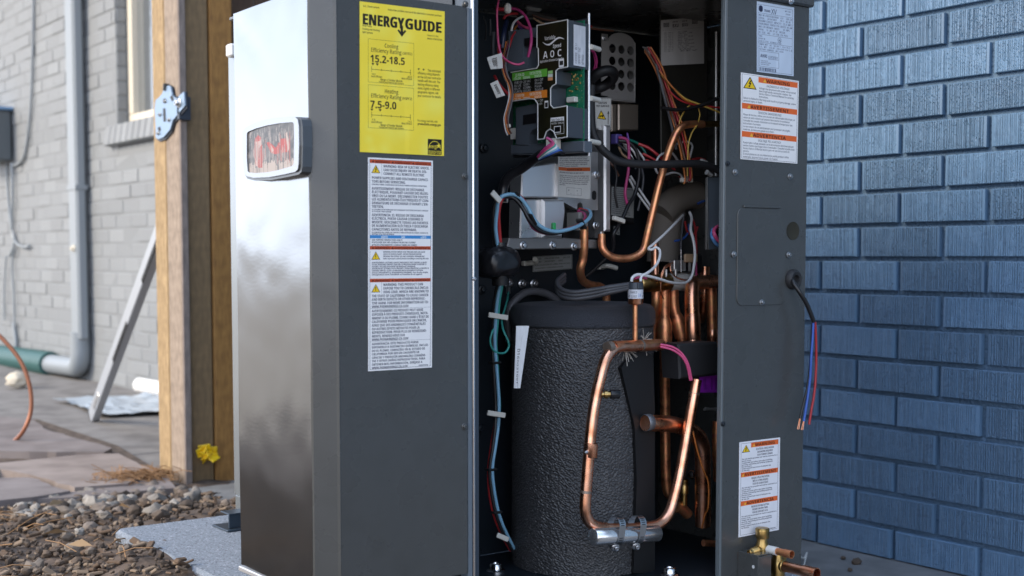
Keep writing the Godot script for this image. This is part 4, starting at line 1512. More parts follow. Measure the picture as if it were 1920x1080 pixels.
	para(im, 20, 644, 12.6, 12, ["AVERTISSEMENT: SYSTÈME À HAUTE PRESSION ET PEUT CAUSER LA MORT", "OU DES BLESSURES GRAVES. ÉVACUER LA PRESSION AVANT D'OUVRIR LE", "SYSTÈME. UTILISEZ SEULEMENT RÉFRIGÉRANT APPROUVÉ.", "ADVERTENCIA: SISTEMA A ALTA PRESIÓN Y PUEDE PROVOCAR LA MUERTE O", "LESIONES GRAVES. ALIVIE LA PRESIÓN ANTES DE ABRIR EL SISTEMA.", "UTILICE ÚNICAMENTE EL REFRIGERANTE APROBADO. Pour de plus amples", "renseignements avant l'installation ou l'entretien de cet appareil."], 356, T, "rb")
	shock_sign(im, 20, 786, 54, 1)
	bar(im, 82, 774, 83, 846, T)
	para(im, 90, 776, 23, 21, ["WARNING: THIS PRODUCT CAN", "EXPOSE YOU TO CHEMICALS INCLU-", "DING LEAD, WHICH ARE KNOWN TO"], 286, T, "rb")
	para(im, 20, 846, 22.5, 21, ["THE STATE OF CALIFORNIA TO CAUSE CANCER", "AND BIRTH DEFECTS OR OTHER REPRODUC-", "TIVE HARM. FOR MORE INFORMATION GO TO:", "WWW.P65WARNINGS.CA.GOV"], 354, T, "rb")
	bar(im, 12, 938, 388, 939, T)
	para(im, 20, 940, 22.6, 21, ["AVERTISSEMENT: CE PRODUIT PEUT VOUS", "EXPOSER À DES PRODUITS CHIMIQUES, NOTA-", "MMENT À DU PLOMB, CONNU DANS L'ÉTAT DE", "CALIFORNIE POUR PROVOQUER UN CANCER,", "AINSI QUE DES ANOMALIES CONGÉNITALES", "OU AUTRES EFFETS NÉFASTES POUR LA", "REPRODUCTION. POUR PLUS DE RENSEIGNE-", "MENTS, RENDEZ-VOUS SUR", "WWW.P65WARNINGS.CA.GOV"], 356, T, "rb")
	bar(im, 12, 1146, 388, 1147, T)
	para(im, 20, 1147, 21.5, 20, ["ADVERTENCIA: ESTE PRODUCTO PUEDE", "EXPONERLO A SUSTANCIAS QUÍMICAS, INCLUI-", "DO EL PLOMO, CONOCIDO EN EL ESTADO DE", "CALIFORNIA POR SER UN CAUSANTE DE", "CÁNCER Y PRODUCIR ANOMALÍAS CONGÉNI-", "TAS Y OTROS DAÑOS REPRODUCTIVOS. PARA", "OBTENER MÁS INFORMACIÓN, DIRÍJASE A", "WWW.P65WARNINGS.CA.GOV"], 356, T, "rb")
	txt(im, 312, 1304, 11, "X39003303010", T, "rb", 60)
	sticker("warning_label", [Vector3(0.8242,0.7427,-1.4092), Vector3(0.9201,0.7427,-1.4092), Vector3(0.9173,0.4766,-1.4092), Vector3(0.8222,0.4766,-1.4092)], im, h, Vector3(0, 0, 1), "long white multilingual warning label")
	# rating plate
	var B := Color8(40, 46, 70)
	im = canvas(330, 590, Color8(196, 208, 222))
	outline(im, 10, 22, 316, 580, 2, B)
	fill_poly(im, rrect(18, 30, 52, 84, 17), B)
	txt(im, 62, 50, 26, "TRANE", B, "rb", 56)
	txt(im, 124, 24, 60, "XV", B, "r", 48)
	txt(im, 246, 34, 17, "MFR USA", B, "m", 52)
	txt(im, 250, 58, 17, "2024", B, "m", 44)
	bar(im, 10, 92, 316, 94, B)
	para(im, 16, 96, 24, 21, ["MOD NO 4TWL9036A1000A  H/V   208-230", "SERIAL   24164T3R1F    PH 1  HZ 60", "MINIMUM CIRCUIT AMPACITY  25.0 AMPS", "OVERCURRENT PROTECTIVE DEVICE 40 AMP", "MAX CIR BREAKER (HACR)    40 AMPS", "R410A   10 LBS 09 OZ  DESIGN", "HI SIDE  480   LO SIDE 236 PSIG"], 298, B, "m")
	bar(im, 10, 270, 316, 272, B)
	para(im, 16, 274, 21, 18, ["TRANE", "PATENT NO  ", "TYLER TX 75701  ASSEMBLED IN USA"], 200, B, "m")
	for k in 30:
		var a := TAU * k / 30
		bar(im, 200 + cos(a) * 15, 298 + sin(a) * 20, 203 + cos(a) * 15, 301 + sin(a) * 20, B)
	txt(im, 190, 284, 24, "UL", B, "rb", 22)
	bar(im, 10, 338, 316, 340, B)
	para(im, 16, 342, 21, 18, ["COMPR MOT  HZ  60 PH 1  RLA 19.5", "O.D. MOT  1/3 HP  200-230V FLA 2.8", "FACTORY CHARGED  HFC-410A"], 298, B, "m")
	outline(im, 20, 410, 196, 540, 2, B)
	txt(im, 30, 424, 38, "AHRI", B, "rb", 60)
	txt(im, 98, 436, 26, "CERTIFIED", B, "r", 88)
	txt(im, 98, 462, 11, "www.ahridirectory.org", B, "r", 88)
	para(im, 32, 482, 15, 13, ["Unitary Small HP", "AHRI Standard 210/240", "Certification applies"], 90, B)
	rng.seed = 2
	var bx := 22
	while bx < 172:
		var bw := rng.randi_range(1, 4)
		bar(im, bx, 548, bx + bw, 576, B)
		bx += bw + rng.randi_range(1, 4)
	sticker("rating_plate", [Vector3(1.5169,1.0131,-1.4092), Vector3(1.6023,1.0130,-1.4092), Vector3(1.6033,0.9056,-1.4092), Vector3(1.5188,0.9056,-1.4092)], im, h, Vector3(0, 0, 1), "pale blue rating plate with small print")
	# orange banded warning label, upper
	var O := Color8(232, 108, 50)
	var D := Color8(60, 58, 66)
	im = canvas(420, 640, Color8(238, 236, 234))
	outline(im, 8, 8, 412, 632, 2, D)
	for r in [[14, "WARNING", 124, "HAZARDOUS VOLTAGE!", 130], [222, "AVERTISSEMENT", 8, "TENSION DANGEREUSE!", 0], [430, "ADVERTENCIA", 8, "VOLTAJE PELIGROSO!", 0]]:
		bar(im, r[2], r[0], 412, r[0] + 42, O)
		var cx: float = 268 if r[0] < 100 else 210
		txt(im, cx, r[0] - 1, 36, r[1], Color8(64, 30, 20), "rb", 0.0, 1)
		fill_poly(im, [Vector2(cx - width_of(r[1], 36, "rb") / 2 - 24, r[0] + 36), Vector2(cx - width_of(r[1], 36, "rb") / 2 - 10, r[0] + 10), Vector2(cx - width_of(r[1], 36, "rb") / 2 + 2, r[0] + 36)], Color8(240, 180, 60))
		txt(im, cx, r[0] + 44, 24, r[3], D, "r", 170, 1)
	shock_sign(im, 16, 22, 96, 0)
	para(im, 128, 86, 21, 19, ["Voltage may be present with power disconnected", "due to high winds causing fan rotation. See", "Service Facts or Technical Manual for servicing", "instructions."], 270, D)
	para(im, 16, 172, 21, 19, ["Failure to follow this Warning could result in property damage, severe", "personal injury, or death."], 384, D)
	para(im, 16, 294, 22, 19, ["Risque de tension, même sans courant de l'alimentation électrique, en", "raison de vents violents qui peuvent faire tourner le ventilateur.", "Consulter les conseils d'entretien ou le manuel technique pour des", "instructions d'entretien.", "Le non-respect de cet avertissement peut provoquer des dégâts", "matériels, de blessures graves ou la mort."], 380, D)
	para(im, 16, 502, 21, 19, ["Puede haber voltaje presente con la alimentación desconectada por", "vientos fuertes que hagan rotar el ventilador. Consulte la publicación", "Service Facts o el Manual técnico para ver las instrucciones de", "servicio.", "El incumplimiento de esta Advertencia podría producir daños", "materiales, lesiones físicas graves o la muerte."], 380, D)
	sticker("warning_label", [Vector3(1.4837,0.9017,-1.4091), Vector3(1.6157,0.8991,-1.4091), Vector3(1.6149,0.7681,-1.4091), Vector3(1.4846,0.7697,-1.4091)], im, h, Vector3(0, 0, 1), "upper white warning label with orange bands")
	# lower
	im = canvas(340, 800, Color8(234, 233, 236))
	outline(im, 14, 14, 326, 786, 2, D)
	for r in [[16, "WARNING", 96, ["ELECTRICAL SHOCK HAZARD", "GROUNDING REQUIRED", "HIGH CURRENT LEAKAGE"]], [258, "AVERTISSEMENT", 16, ["RISQUE D'ÉLECTROCUTION", "MISE À LA TERRE REQUISE", "FUITE DE COURANT ÉLEVÉ"]], [500, "ADVERTENCIA", 16, ["PELIGRO DE DESCARGA ELÉCTRICA", "REQUIERE CONEXIÓN A TIERRA", "FUGA DE CORRIENTE ALTA"]]]:
		var y: float = r[0]
		bar(im, r[2], y, 324, y + 40, O)
		var cx: float = 214 if y < 100 else 178
		txt(im, cx, y - 2, 34, r[1], Color8(64, 30, 20), "rb", 0.0, 1)
		fill_poly(im, [Vector2(cx - width_of(r[1], 34, "rb") / 2 - 22, y + 34), Vector2(cx - width_of(r[1], 34, "rb") / 2 - 10, y + 10), Vector2(cx - width_of(r[1], 34, "rb") / 2, y + 34)], Color8(240, 180, 60))
		for k in 3:
			txt(im, cx, y + 44 + k * 25, 22, r[3][k], D, "rb", 150 if k < 1 else 130, 1)
		para(im, 20, y + 122, 16.2, 14, ["The unit shall be grounded and shall be connected to a", "branch circuit.", "Comply with local safety codes when installing,", "servicing, maintaining and handling equipment.", "Electrical parts.", "Install a ground fault circuit of adequate size", "for this unit."] if y < 600 else [], 296, D, "rb")
	shock_sign(im, 22, 28, 66, 0)
	txt(im, 250, 766, 12, "X39003303", D, "rb", 60)
	sticker("warning_label", [Vector3(1.4895,0.3299,-1.4092), Vector3(1.5832,0.3300,-1.4092), Vector3(1.5831,0.1795,-1.4092), Vector3(1.4900,0.1792,-1.4092)], im, h, Vector3(0, 0, 1), "lower white warning label with orange bands")

func cabinet_outside() -> void:
	var h := get_node("heat_pump")
	# electrical access cover on the right panel
	var cv := Node3D.new()
	cv.name = "access_cover"
	h.add_child(cv)
	var st := S()
	var xf := Transform3D(Basis(), Vector3(0, 0, ZF))
	prism(st, rrect(1.4795, 0.5435, 1.5895, 0.6955, 0.012, 5), 0.0002, 0.0016, xf, 0.0007)
	put("plate", st, M.paint, cv)
	st = S()
	span(st, Vector3(1.492, 0.6958, ZF + 0.0002), Vector3(1.575, 0.699, ZF + 0.0032), 0.0005)
	put("tab", st, M.paint, cv)
	for q in [Vector3(1.4717,0.6233,-1.4084), Vector3(1.5963,0.6226,-1.4084), Vector3(1.5352,0.5480,-1.4084)]:
		screw(cv, q, Vector3(0, 0, 1), 0.0035, M.zinc_dull)
	for q in [Vector3(1.4733,0.7492,-1.4096), Vector3(1.5983,0.7472,-1.4096)]:
		screw(h, q, Vector3(0, 0, 1), 0.0035, M.zinc_dull)
	for q in [Vector3(1.4569,0.7615,-1.4096), Vector3(1.4530,0.3616,-1.4096)]:
		screw(h, q, Vector3(0, 0, 1), 0.0028, M.paint_dark)
	# knockout: dark disc on the panel, the shade of a hole in its colour
	st = S()
	var kc: Vector3 = Vector3(1.6074,0.6609,-1.4094)
	lathe(st, [Vector2(0.0, 0.0), Vector2(0.0138, 0.0), Vector2(0.0145, 0.0004), Vector2(0.0145, -0.0005)], Transform3D(up_to(Vector3(0, 0, 1)), kc), 28)
	put("knockout_disc", st, mat(lin(0.03, 0.028, 0.018), 0.9), h)
	# grommet and the cut supply cable
	st = S()
	var gc: Vector3 = Vector3(1.6078,0.5833,-1.4094)
	lathe(st, [Vector2(0.0, 0.002), Vector2(0.006, 0.002), Vector2(0.0075, 0.008), Vector2(0.012, 0.009), Vector2(0.0155, 0.006), Vector2(0.0165, 0.0), Vector2(0.0165, -0.001)], Transform3D(up_to(Vector3(0, 0, 1)), gc), 26)
	put("grommet", st, M.rubber, h)
	var c := thing("supply_cable", "black sheathed cable with bare red and blue ends hanging from the grommet", "cable")
	var path := [Vector3(1.6003,0.5843,-1.4040),Vector3(1.5964,0.5768,-1.3960),Vector3(1.6014,0.5624,-1.3880),Vector3(1.6124,0.5453,-1.3840),Vector3(1.6206,0.5290,-1.3820),Vector3(1.6274,0.5152,-1.3810)]
	st = S()
	tube(st, smooth(path), 0.0036, 10)
	put("sheath", st, M.black_gloss, c)
	for w in [["w_blue", [Vector3(1.6261,0.5161,-1.3810),Vector3(1.6254,0.4931,-1.3810),Vector3(1.6211,0.4591,-1.3800),Vector3(1.6193,0.4249,-1.3800),Vector3(1.6125,0.3867,-1.3800),Vector3(1.6055,0.3572,-1.3800)]], ["w_red", [Vector3(1.6312,0.5159,-1.3820),Vector3(1.6345,0.4841,-1.3820),Vector3(1.6354,0.4411,-1.3820),Vector3(1.6313,0.4026,-1.3810),Vector3(1.6242,0.3729,-1.3810),Vector3(1.6196,0.3509,-1.3810)]], ["w_black", [Vector3(1.6271,0.5142,-1.3840),Vector3(1.6256,0.4672,-1.3840),Vector3(1.6190,0.4160,-1.3840),Vector3(1.6083,0.3824,-1.3840),Vector3(1.6011,0.3614,-1.3840)]]]:
		st = S()
		tube(st, smooth(w[1]), 0.0021, 8)
		put("conductor", st, M[w[0]], c)
	for w in [[Vector3(1.6055,0.3572,-1.3800),Vector3(1.6019,0.3438,-1.3800)], [Vector3(1.6011,0.3614,-1.3840),Vector3(1.5970,0.3446,-1.3840)]]:
		for k in 4:
			st = S()
			var o := Vector3(0.0012 * cos(k * 1.7), 0, 0.0012 * sin(k * 1.7))
			tube(st, [w[0] + o * 0.6, w[1] + o * 1.4], 0.0007, 5)
			put("bare_strand", st, M.copper, c)
	# service valves on their bracket
	var v := thing("service_valves", "brass service valves with two open copper stubs on a bracket", "valve")
	# plate standing out from the panel, seen from its -x side, with a turned flange
	var bx := 1.4885
	st = S()
	span(st, Vector3(bx, 0.02, -1.409), Vector3(bx + 0.002, 0.158, -1.366), 0.0006)
	span(st, Vector3(bx + 0.0022, 0.02, -1.368), Vector3(bx + 0.03, 0.156, -1.366), 0.0006)
	span(st, Vector3(bx + 0.0022, 0.156, -1.409), Vector3(bx + 0.03, 0.158, -1.3685), 0.0006)
	put("bracket", st, M.paint, v)
	screw(v, Vector3(bx, 0.118, -1.374), Vector3(-1, 0, 0), 0.0042, M.zinc)
	screw(v, Vector3(bx, 0.096, -1.4), Vector3(-1, 0, 0), 0.0042, M.zinc)
	for q in [Vector3(bx - 0.0004, 0.139, -1.376), Vector3(bx - 0.0004, 0.122, -1.384)]:
		st = S()
		lathe(st, [Vector2(0, 0), Vector2(0.0026, 0), Vector2(0.003, -0.001)], Transform3D(up_to(Vector3(-1, 0, 0)), q), 14)
		put("bolt_hole", st, M.white if q.y > 0.13 else M.black, v)
	# small liquid valve: stem cap up, service port to the left, stub towards the front
	var lv: Vector3 = Vector3(1.5233,0.1628,-1.3900)
	st = S()
	lathe(st, [Vector2(0, -0.0155), Vector2(0.009, -0.0135), Vector2(0.0105, -0.006), Vector2(0.0105, 0.004), Vector2(0.0085, 0.0085), Vector2(0.0085, 0.016)], Transform3D(Basis(), lv), 20)
	rbox(st, lv - Vector3(0, 0.004, 0), Vector3(0.02, 0.013, 0.019), 0.004)
	put("valve_body", st, M.brass, v)
	st = S()
	lathe(st, [Vector2(0.0082, 0.014), Vector2(0.0108, 0.0145), Vector2(0.0112, 0.016), Vector2(0.0112, 0.0275), Vector2(0.0104, 0.0295), Vector2(0, 0.03)], Transform3D(Basis(), lv), 6)
	lathe(st, [Vector2(0.0112, 0.0245), Vector2(0.0112, 0.0295), Vector2(0.0098, 0.031), Vector2(0, 0.031)], Transform3D(Basis(), lv), 24)
	put("stem_cap", st, M.brass, v)
	st = S()
	var pd := Vector3(-1, -0.04, 0.05).normalized()
	var prof := [Vector2(0.0, 0.0), Vector2(0.0074, 0.001), Vector2(0.0074, 0.006), Vector2(0.0062, 0.0065)]
	for k in 6:
		prof.append(Vector2(0.0054, 0.0075 + k * 0.0018))
		prof.append(Vector2(0.0063, 0.0084 + k * 0.0018))
	prof += [Vector2(0.0048, 0.0195), Vector2(0.0048, 0.024), Vector2(0.0032, 0.025), Vector2(0.003, 0.022), Vector2(0, 0.022)]
	lathe(st, prof, Transform3D(up_to(pd), lv + Vector3(0, -0.003, 0) + pd * 0.007), 18)
	put("service_port", st, M.brass, v)
	var sd := Vector3(0.03, 0, 1).normalized()
	var l0 := lv + Vector3(0.003, -0.002, 0.004)
	st = S()
	tube(st, [l0, l0 + sd * 0.024], 0.0066, 18)
	put("white_sleeve", st, M.white, v)
	st = S()
	lathe(st, [Vector2(0.0056, 0.0), Vector2(0.0056, 0.036), Vector2(0.0064, 0.039), Vector2(0.0064, 0.053), Vector2(0.0055, 0.053), Vector2(0.0054, 0.0)], Transform3D(up_to(sd), l0), 24)
	put("liquid_stub", st, M.copper_old, v)
	# large suction valve below
	var gv: Vector3 = Vector3(1.5541,0.1347,-1.3850)
	st = S()
	lathe(st, [Vector2(0, -0.03), Vector2(0.0115, -0.028), Vector2(0.012, -0.004), Vector2(0.0105, 0.004), Vector2(0.0082, 0.008), Vector2(0.0082, 0.019), Vector2(0.0066, 0.02), Vector2(0, 0.02)], Transform3D(Basis(), gv), 22)
	rbox(st, gv + Vector3(0.014, 0.006, -0.008), Vector3(0.026, 0.018, 0.014), 0.005)
	put("valve_body", st, M.brass, v)
	st = S()
	var s0 := gv + Vector3(0.002, -0.004, 0.006)
	lathe(st, [Vector2(0.009, -0.002), Vector2(0.0105, -0.001), Vector2(0.0105, 0.006), Vector2(0.009, 0.007)], Transform3D(up_to(sd), s0), 24)
	put("collar", st, M.brass, v)
	st = S()
	lathe(st, [Vector2(0.0084, 0.0), Vector2(0.0084, 0.042), Vector2(0.0096, 0.046), Vector2(0.0098, 0.07), Vector2(0.0087, 0.07), Vector2(0.0082, 0.044), Vector2(0.0076, 0.02), Vector2(0.0, 0.02)], Transform3D(up_to(sd), s0), 28)
	put("suction_stub", st, M.copper, v)
	# scraps on the concrete
	st = S()
	tube(st, smooth([Vector3(2.0292,0.0120,-1.7488), Vector3(1.9906,0.0200,-1.7059), Vector3(2.0629,0.0120,-1.7596), Vector3(2.0051,0.0040,-1.7167)]), 0.0016, 5)
	tag(put("wire_scrap", st, M.white, self), "thin white scrap on the concrete right of the cabinet", "scrap")
	for i in 3:
		var o := MeshInstance3D.new()
		o.name = "grit"
		o.mesh = stone_mesh(160 + i)
		o.material_override = M.stone_4
		add_child(o, true)
		o.transform = Transform3D(Basis().scaled(Vector3.ONE * [0.012, 0.022, 0.012][i]), [Vector3(2.1122,0.0040,-1.7063), Vector3(2.1049,0.0040,-1.6653), Vector3(2.0432,0.0040,-1.6330)][i])
		tag(o, ["small dark pebble on the concrete, nearest the brick wall's corner", "largest of the dark pebbles on the concrete by the wall", "small dark pebble just in front of the larger one"][i], "pebble")

# ---------------------------------------------------------------- inside the compartment
func jacket_surface(st: SurfaceTool, c: Vector3, rows: Array, bulge: float, seed_: int) -> void:
	# rows of (radius, y, v); a slightly lumpy wrapped cylinder
	var n := FastNoiseLite.new()
	n.seed = seed_
	n.frequency = 0.8
	var seg := 48
	var P := func(i: int, k: int) -> Vector3:
		var r: Array = rows[i]
		var a := TAU * (k % seg) / seg
		var d := Vector3(cos(a), 0, sin(a))
		var rr: float = r[0] + bulge * n.get_noise_3d(d.x * 2, r[1] * 6, d.z * 2) * (1.0 if r[0] > 0.02 else 0.0)
		return Vector3(c.x, r[1], c.z) + d * rr
	var NN := func(i: int, k: int) -> Vector3:
		var i0 := maxi(i - 1, 0)
		var i1 := mini(i + 1, rows.size() - 1)
		var dv: Vector3 = P.call(i1, k) - P.call(i0, k)
		var du: Vector3 = P.call(i, k + 1) - P.call(i, (k + seg - 1) % seg)
		var q := dv.cross(du).normalized()
		if q.length() < 0.5:
			return Vector3.UP
		var o: Vector3 = P.call(i, k) - Vector3(c.x, rows[i][1] - 0.02, c.z)
		return q if q.dot(o) > 0 else -q
	for i in rows.size() - 1:
		for k in seg:
			var a: Vector3 = P.call(i, k)
			var b: Vector3 = P.call(i, k + 1)
			var d: Vector3 = P.call(i + 1, k + 1)
			var e: Vector3 = P.call(i + 1, k)
			var u0 := float(k) / seg
			var u1 := float(k + 1) / seg
			tri(st, a, b, d, NN.call(i, k), NN.call(i, k + 1), NN.call(i + 1, k + 1), Vector2(u0, rows[i][2]), Vector2(u1, rows[i][2]), Vector2(u1, rows[i + 1][2]))
			tri(st, a, d, e, NN.call(i, k), NN.call(i + 1, k + 1), NN.call(i + 1, k), Vector2(u0, rows[i][2]), Vector2(u1, rows[i + 1][2]), Vector2(u0, rows[i + 1][2]))

func compressor() -> void:
	var t := thing("compressor", "tall compressor wrapped in a black wrinkled sound jacket", "compressor")
	var c := Vector3(1.345, 0, -1.62)
	var st := S()
	# the wrinkles of the jacket are real relief of about a millimetre
	var hm: Image = M.jacket_img
	var lump := FastNoiseLite.new()
	lump.seed = 4
	lump.frequency = 0.8
	var nu := 760
	var nv := 360
	var vs := PackedVector3Array()
	var ns := PackedVector3Array()
	var ids := PackedInt32Array()
	vs.resize((nu + 1) * (nv + 1))
	ns.resize((nu + 1) * (nv + 1))
	for j in nv + 1:
		var y := 0.123 + 0.397 * j / nv
		for i in nu + 1:
			var a := TAU * (i % nu) / nu
			var d := Vector3(cos(a), 0, sin(a))
			var px := (float(i % nu) / nu * 5.0 * 512.0)
			var py := (y / 0.1 * 512.0)
			var r := 0.1126 + 0.0011 * lump.get_noise_3d(d.x * 2, y * 6, d.z * 2) + 0.0022 * hm.get_pixel(int(px) % 512, int(py) % 512).r
			vs[j * (nu + 1) + i] = Vector3(c.x, y, c.z) + d * r
	for j in nv + 1:
		for i in nu + 1:
			var du := vs[j * (nu + 1) + (i + 1) % nu] - vs[j * (nu + 1) + (i + nu - 1) % nu]
			var dv := vs[mini(j + 1, nv) * (nu + 1) + i] - vs[maxi(j - 1, 0) * (nu + 1) + i]
			ns[j * (nu + 1) + i] = dv.cross(du).normalized()
			if ns[j * (nu + 1) + i].dot(vs[j * (nu + 1) + i] - Vector3(c.x, vs[j * (nu + 1) + i].y, c.z)) < 0:
				ns[j * (nu + 1) + i] *= -1.0
			if i < nu and j < nv:
				var k := j * (nu + 1) + i
				ids.append_array(PackedInt32Array([k, k + 1, k + nu + 2, k, k + nu + 2, k + nu + 1]))
	var arr := []
	arr.resize(Mesh.ARRAY_MAX)
	arr[Mesh.ARRAY_VERTEX] = vs
	arr[Mesh.ARRAY_NORMAL] = ns
	arr[Mesh.ARRAY_INDEX] = ids
	var am := ArrayMesh.new()
	am.add_surface_from_arrays(Mesh.PRIMITIVE_TRIANGLES, arr)
	am.surface_set_material(0, M.jacket)
	var jk := MeshInstance3D.new()
	jk.name = "jacket"
	jk.mesh = am
	t.add_child(jk)
	st = S()
	var lid := []
	for q in [[0.112, 0.512], [0.1155, 0.509], [0.1172, 0.513], [0.1178, 0.522], [0.117, 0.532], [0.1145, 0.5385], [0.109, 0.543], [0.095, 0.5455], [0.06, 0.547], [0.001, 0.5475]]:
		lid.append([q[0], q[1], lid.size() / 9.0])
	jacket_surface(st, c, lid, 0.0015, 5)
	put("jacket_lid", st, M.lid, t)
	# stitched tag hanging from the lid
	var im := canvas(80, 260, Color8(226, 228, 230))
	var strip := canvas(200, 40, Color8(226, 228, 230))
	txt(strip, 4, 4, 26, "D160031G01", Color8(60, 60, 66), "m", 150)
	for x in 200:
		for y in 40:
			im.set_pixel(mini(18 + (39 - y), 79), mini(88 + x, 259), strip.get_pixel(x, y))
	sticker("paper_tag", [Vector3(1.1612,0.5167,-1.5530), Vector3(1.1791,0.5165,-1.5450), Vector3(1.1657,0.4231,-1.5490), Vector3(1.1590,0.4230,-1.5560)], im, t, Vector3(-0.5, 0, 1), "long white paper tag with a printed number")
	# black insulating flap beside the jacket
	st = S()
	var fl := [Vector2(1.3234,0.4489),Vector2(1.3375,0.4630),Vector2(1.3673,0.4758),Vector2(1.3899,0.4640),Vector2(1.3943,0.3694),Vector2(1.3967,0.1179),Vector2(1.3513,0.1245),Vector2(1.3568,0.2716),Vector2(1.3516,0.3559)]
	prism(st, fl, -0.008, 0.0, Transform3D(Basis(), Vector3(0, 0, -1.5)), 0.002)
	tag(put("insulation_flap", st, M.black, self), "flat black insulation flap beside the wrapped compressor", "insulation")
	# fraying fibre where the pipe meets the jacket
	st = S()
	rng.seed = 12
	for k in 60:
		var a: Vector3 = Vector3(1.3237,0.4781,-1.4920) if k < 38 else Vector3(1.3633,0.4889,-1.4920)
		var d := Vector3(rng.randfn(0, 0.008), rng.randfn(-0.002, 0.008), rng.randf_range(0, 0.006))
		tube(st, [a + d * 0.1, a + d * 0.7 + Vector3(0, 0.002, 0), a + d * 1.3], 0.0006, 3, false)
	put("frayed_fibre", st, mat(lin(0.5, 0.47, 0.42), 0.9), t).set_meta("kind", "stuff")

func print_lines(w: int, h: int, bg: Color, ink: Color, rows: int, seed_: int, size := 12) -> Image:
	# small print too fine to read: real words set small
	var im := canvas(w, h, bg)
	rng.seed = seed_
	var words := ["INPUT", "VAC", "OUTPUT", "PH", "HZ", "MAX", "AMPS", "MOTOR", "DRIVE", "MODEL", "SERIAL", "BEFORE", "SERVICE", "DISCONNECT", "POWER", "WAIT", "MINUTES"]
	var lh := float(h) / (rows + 1)
	for r in rows:
		var s := ""
		for k in 6:
			s += words[rng.randi() % words.size()] + " "
		txt(im, 8, lh * (r + 0.4), size, s, ink, "rb", (w - 18) * rng.randf_range(0.55, 1.0))
	return im

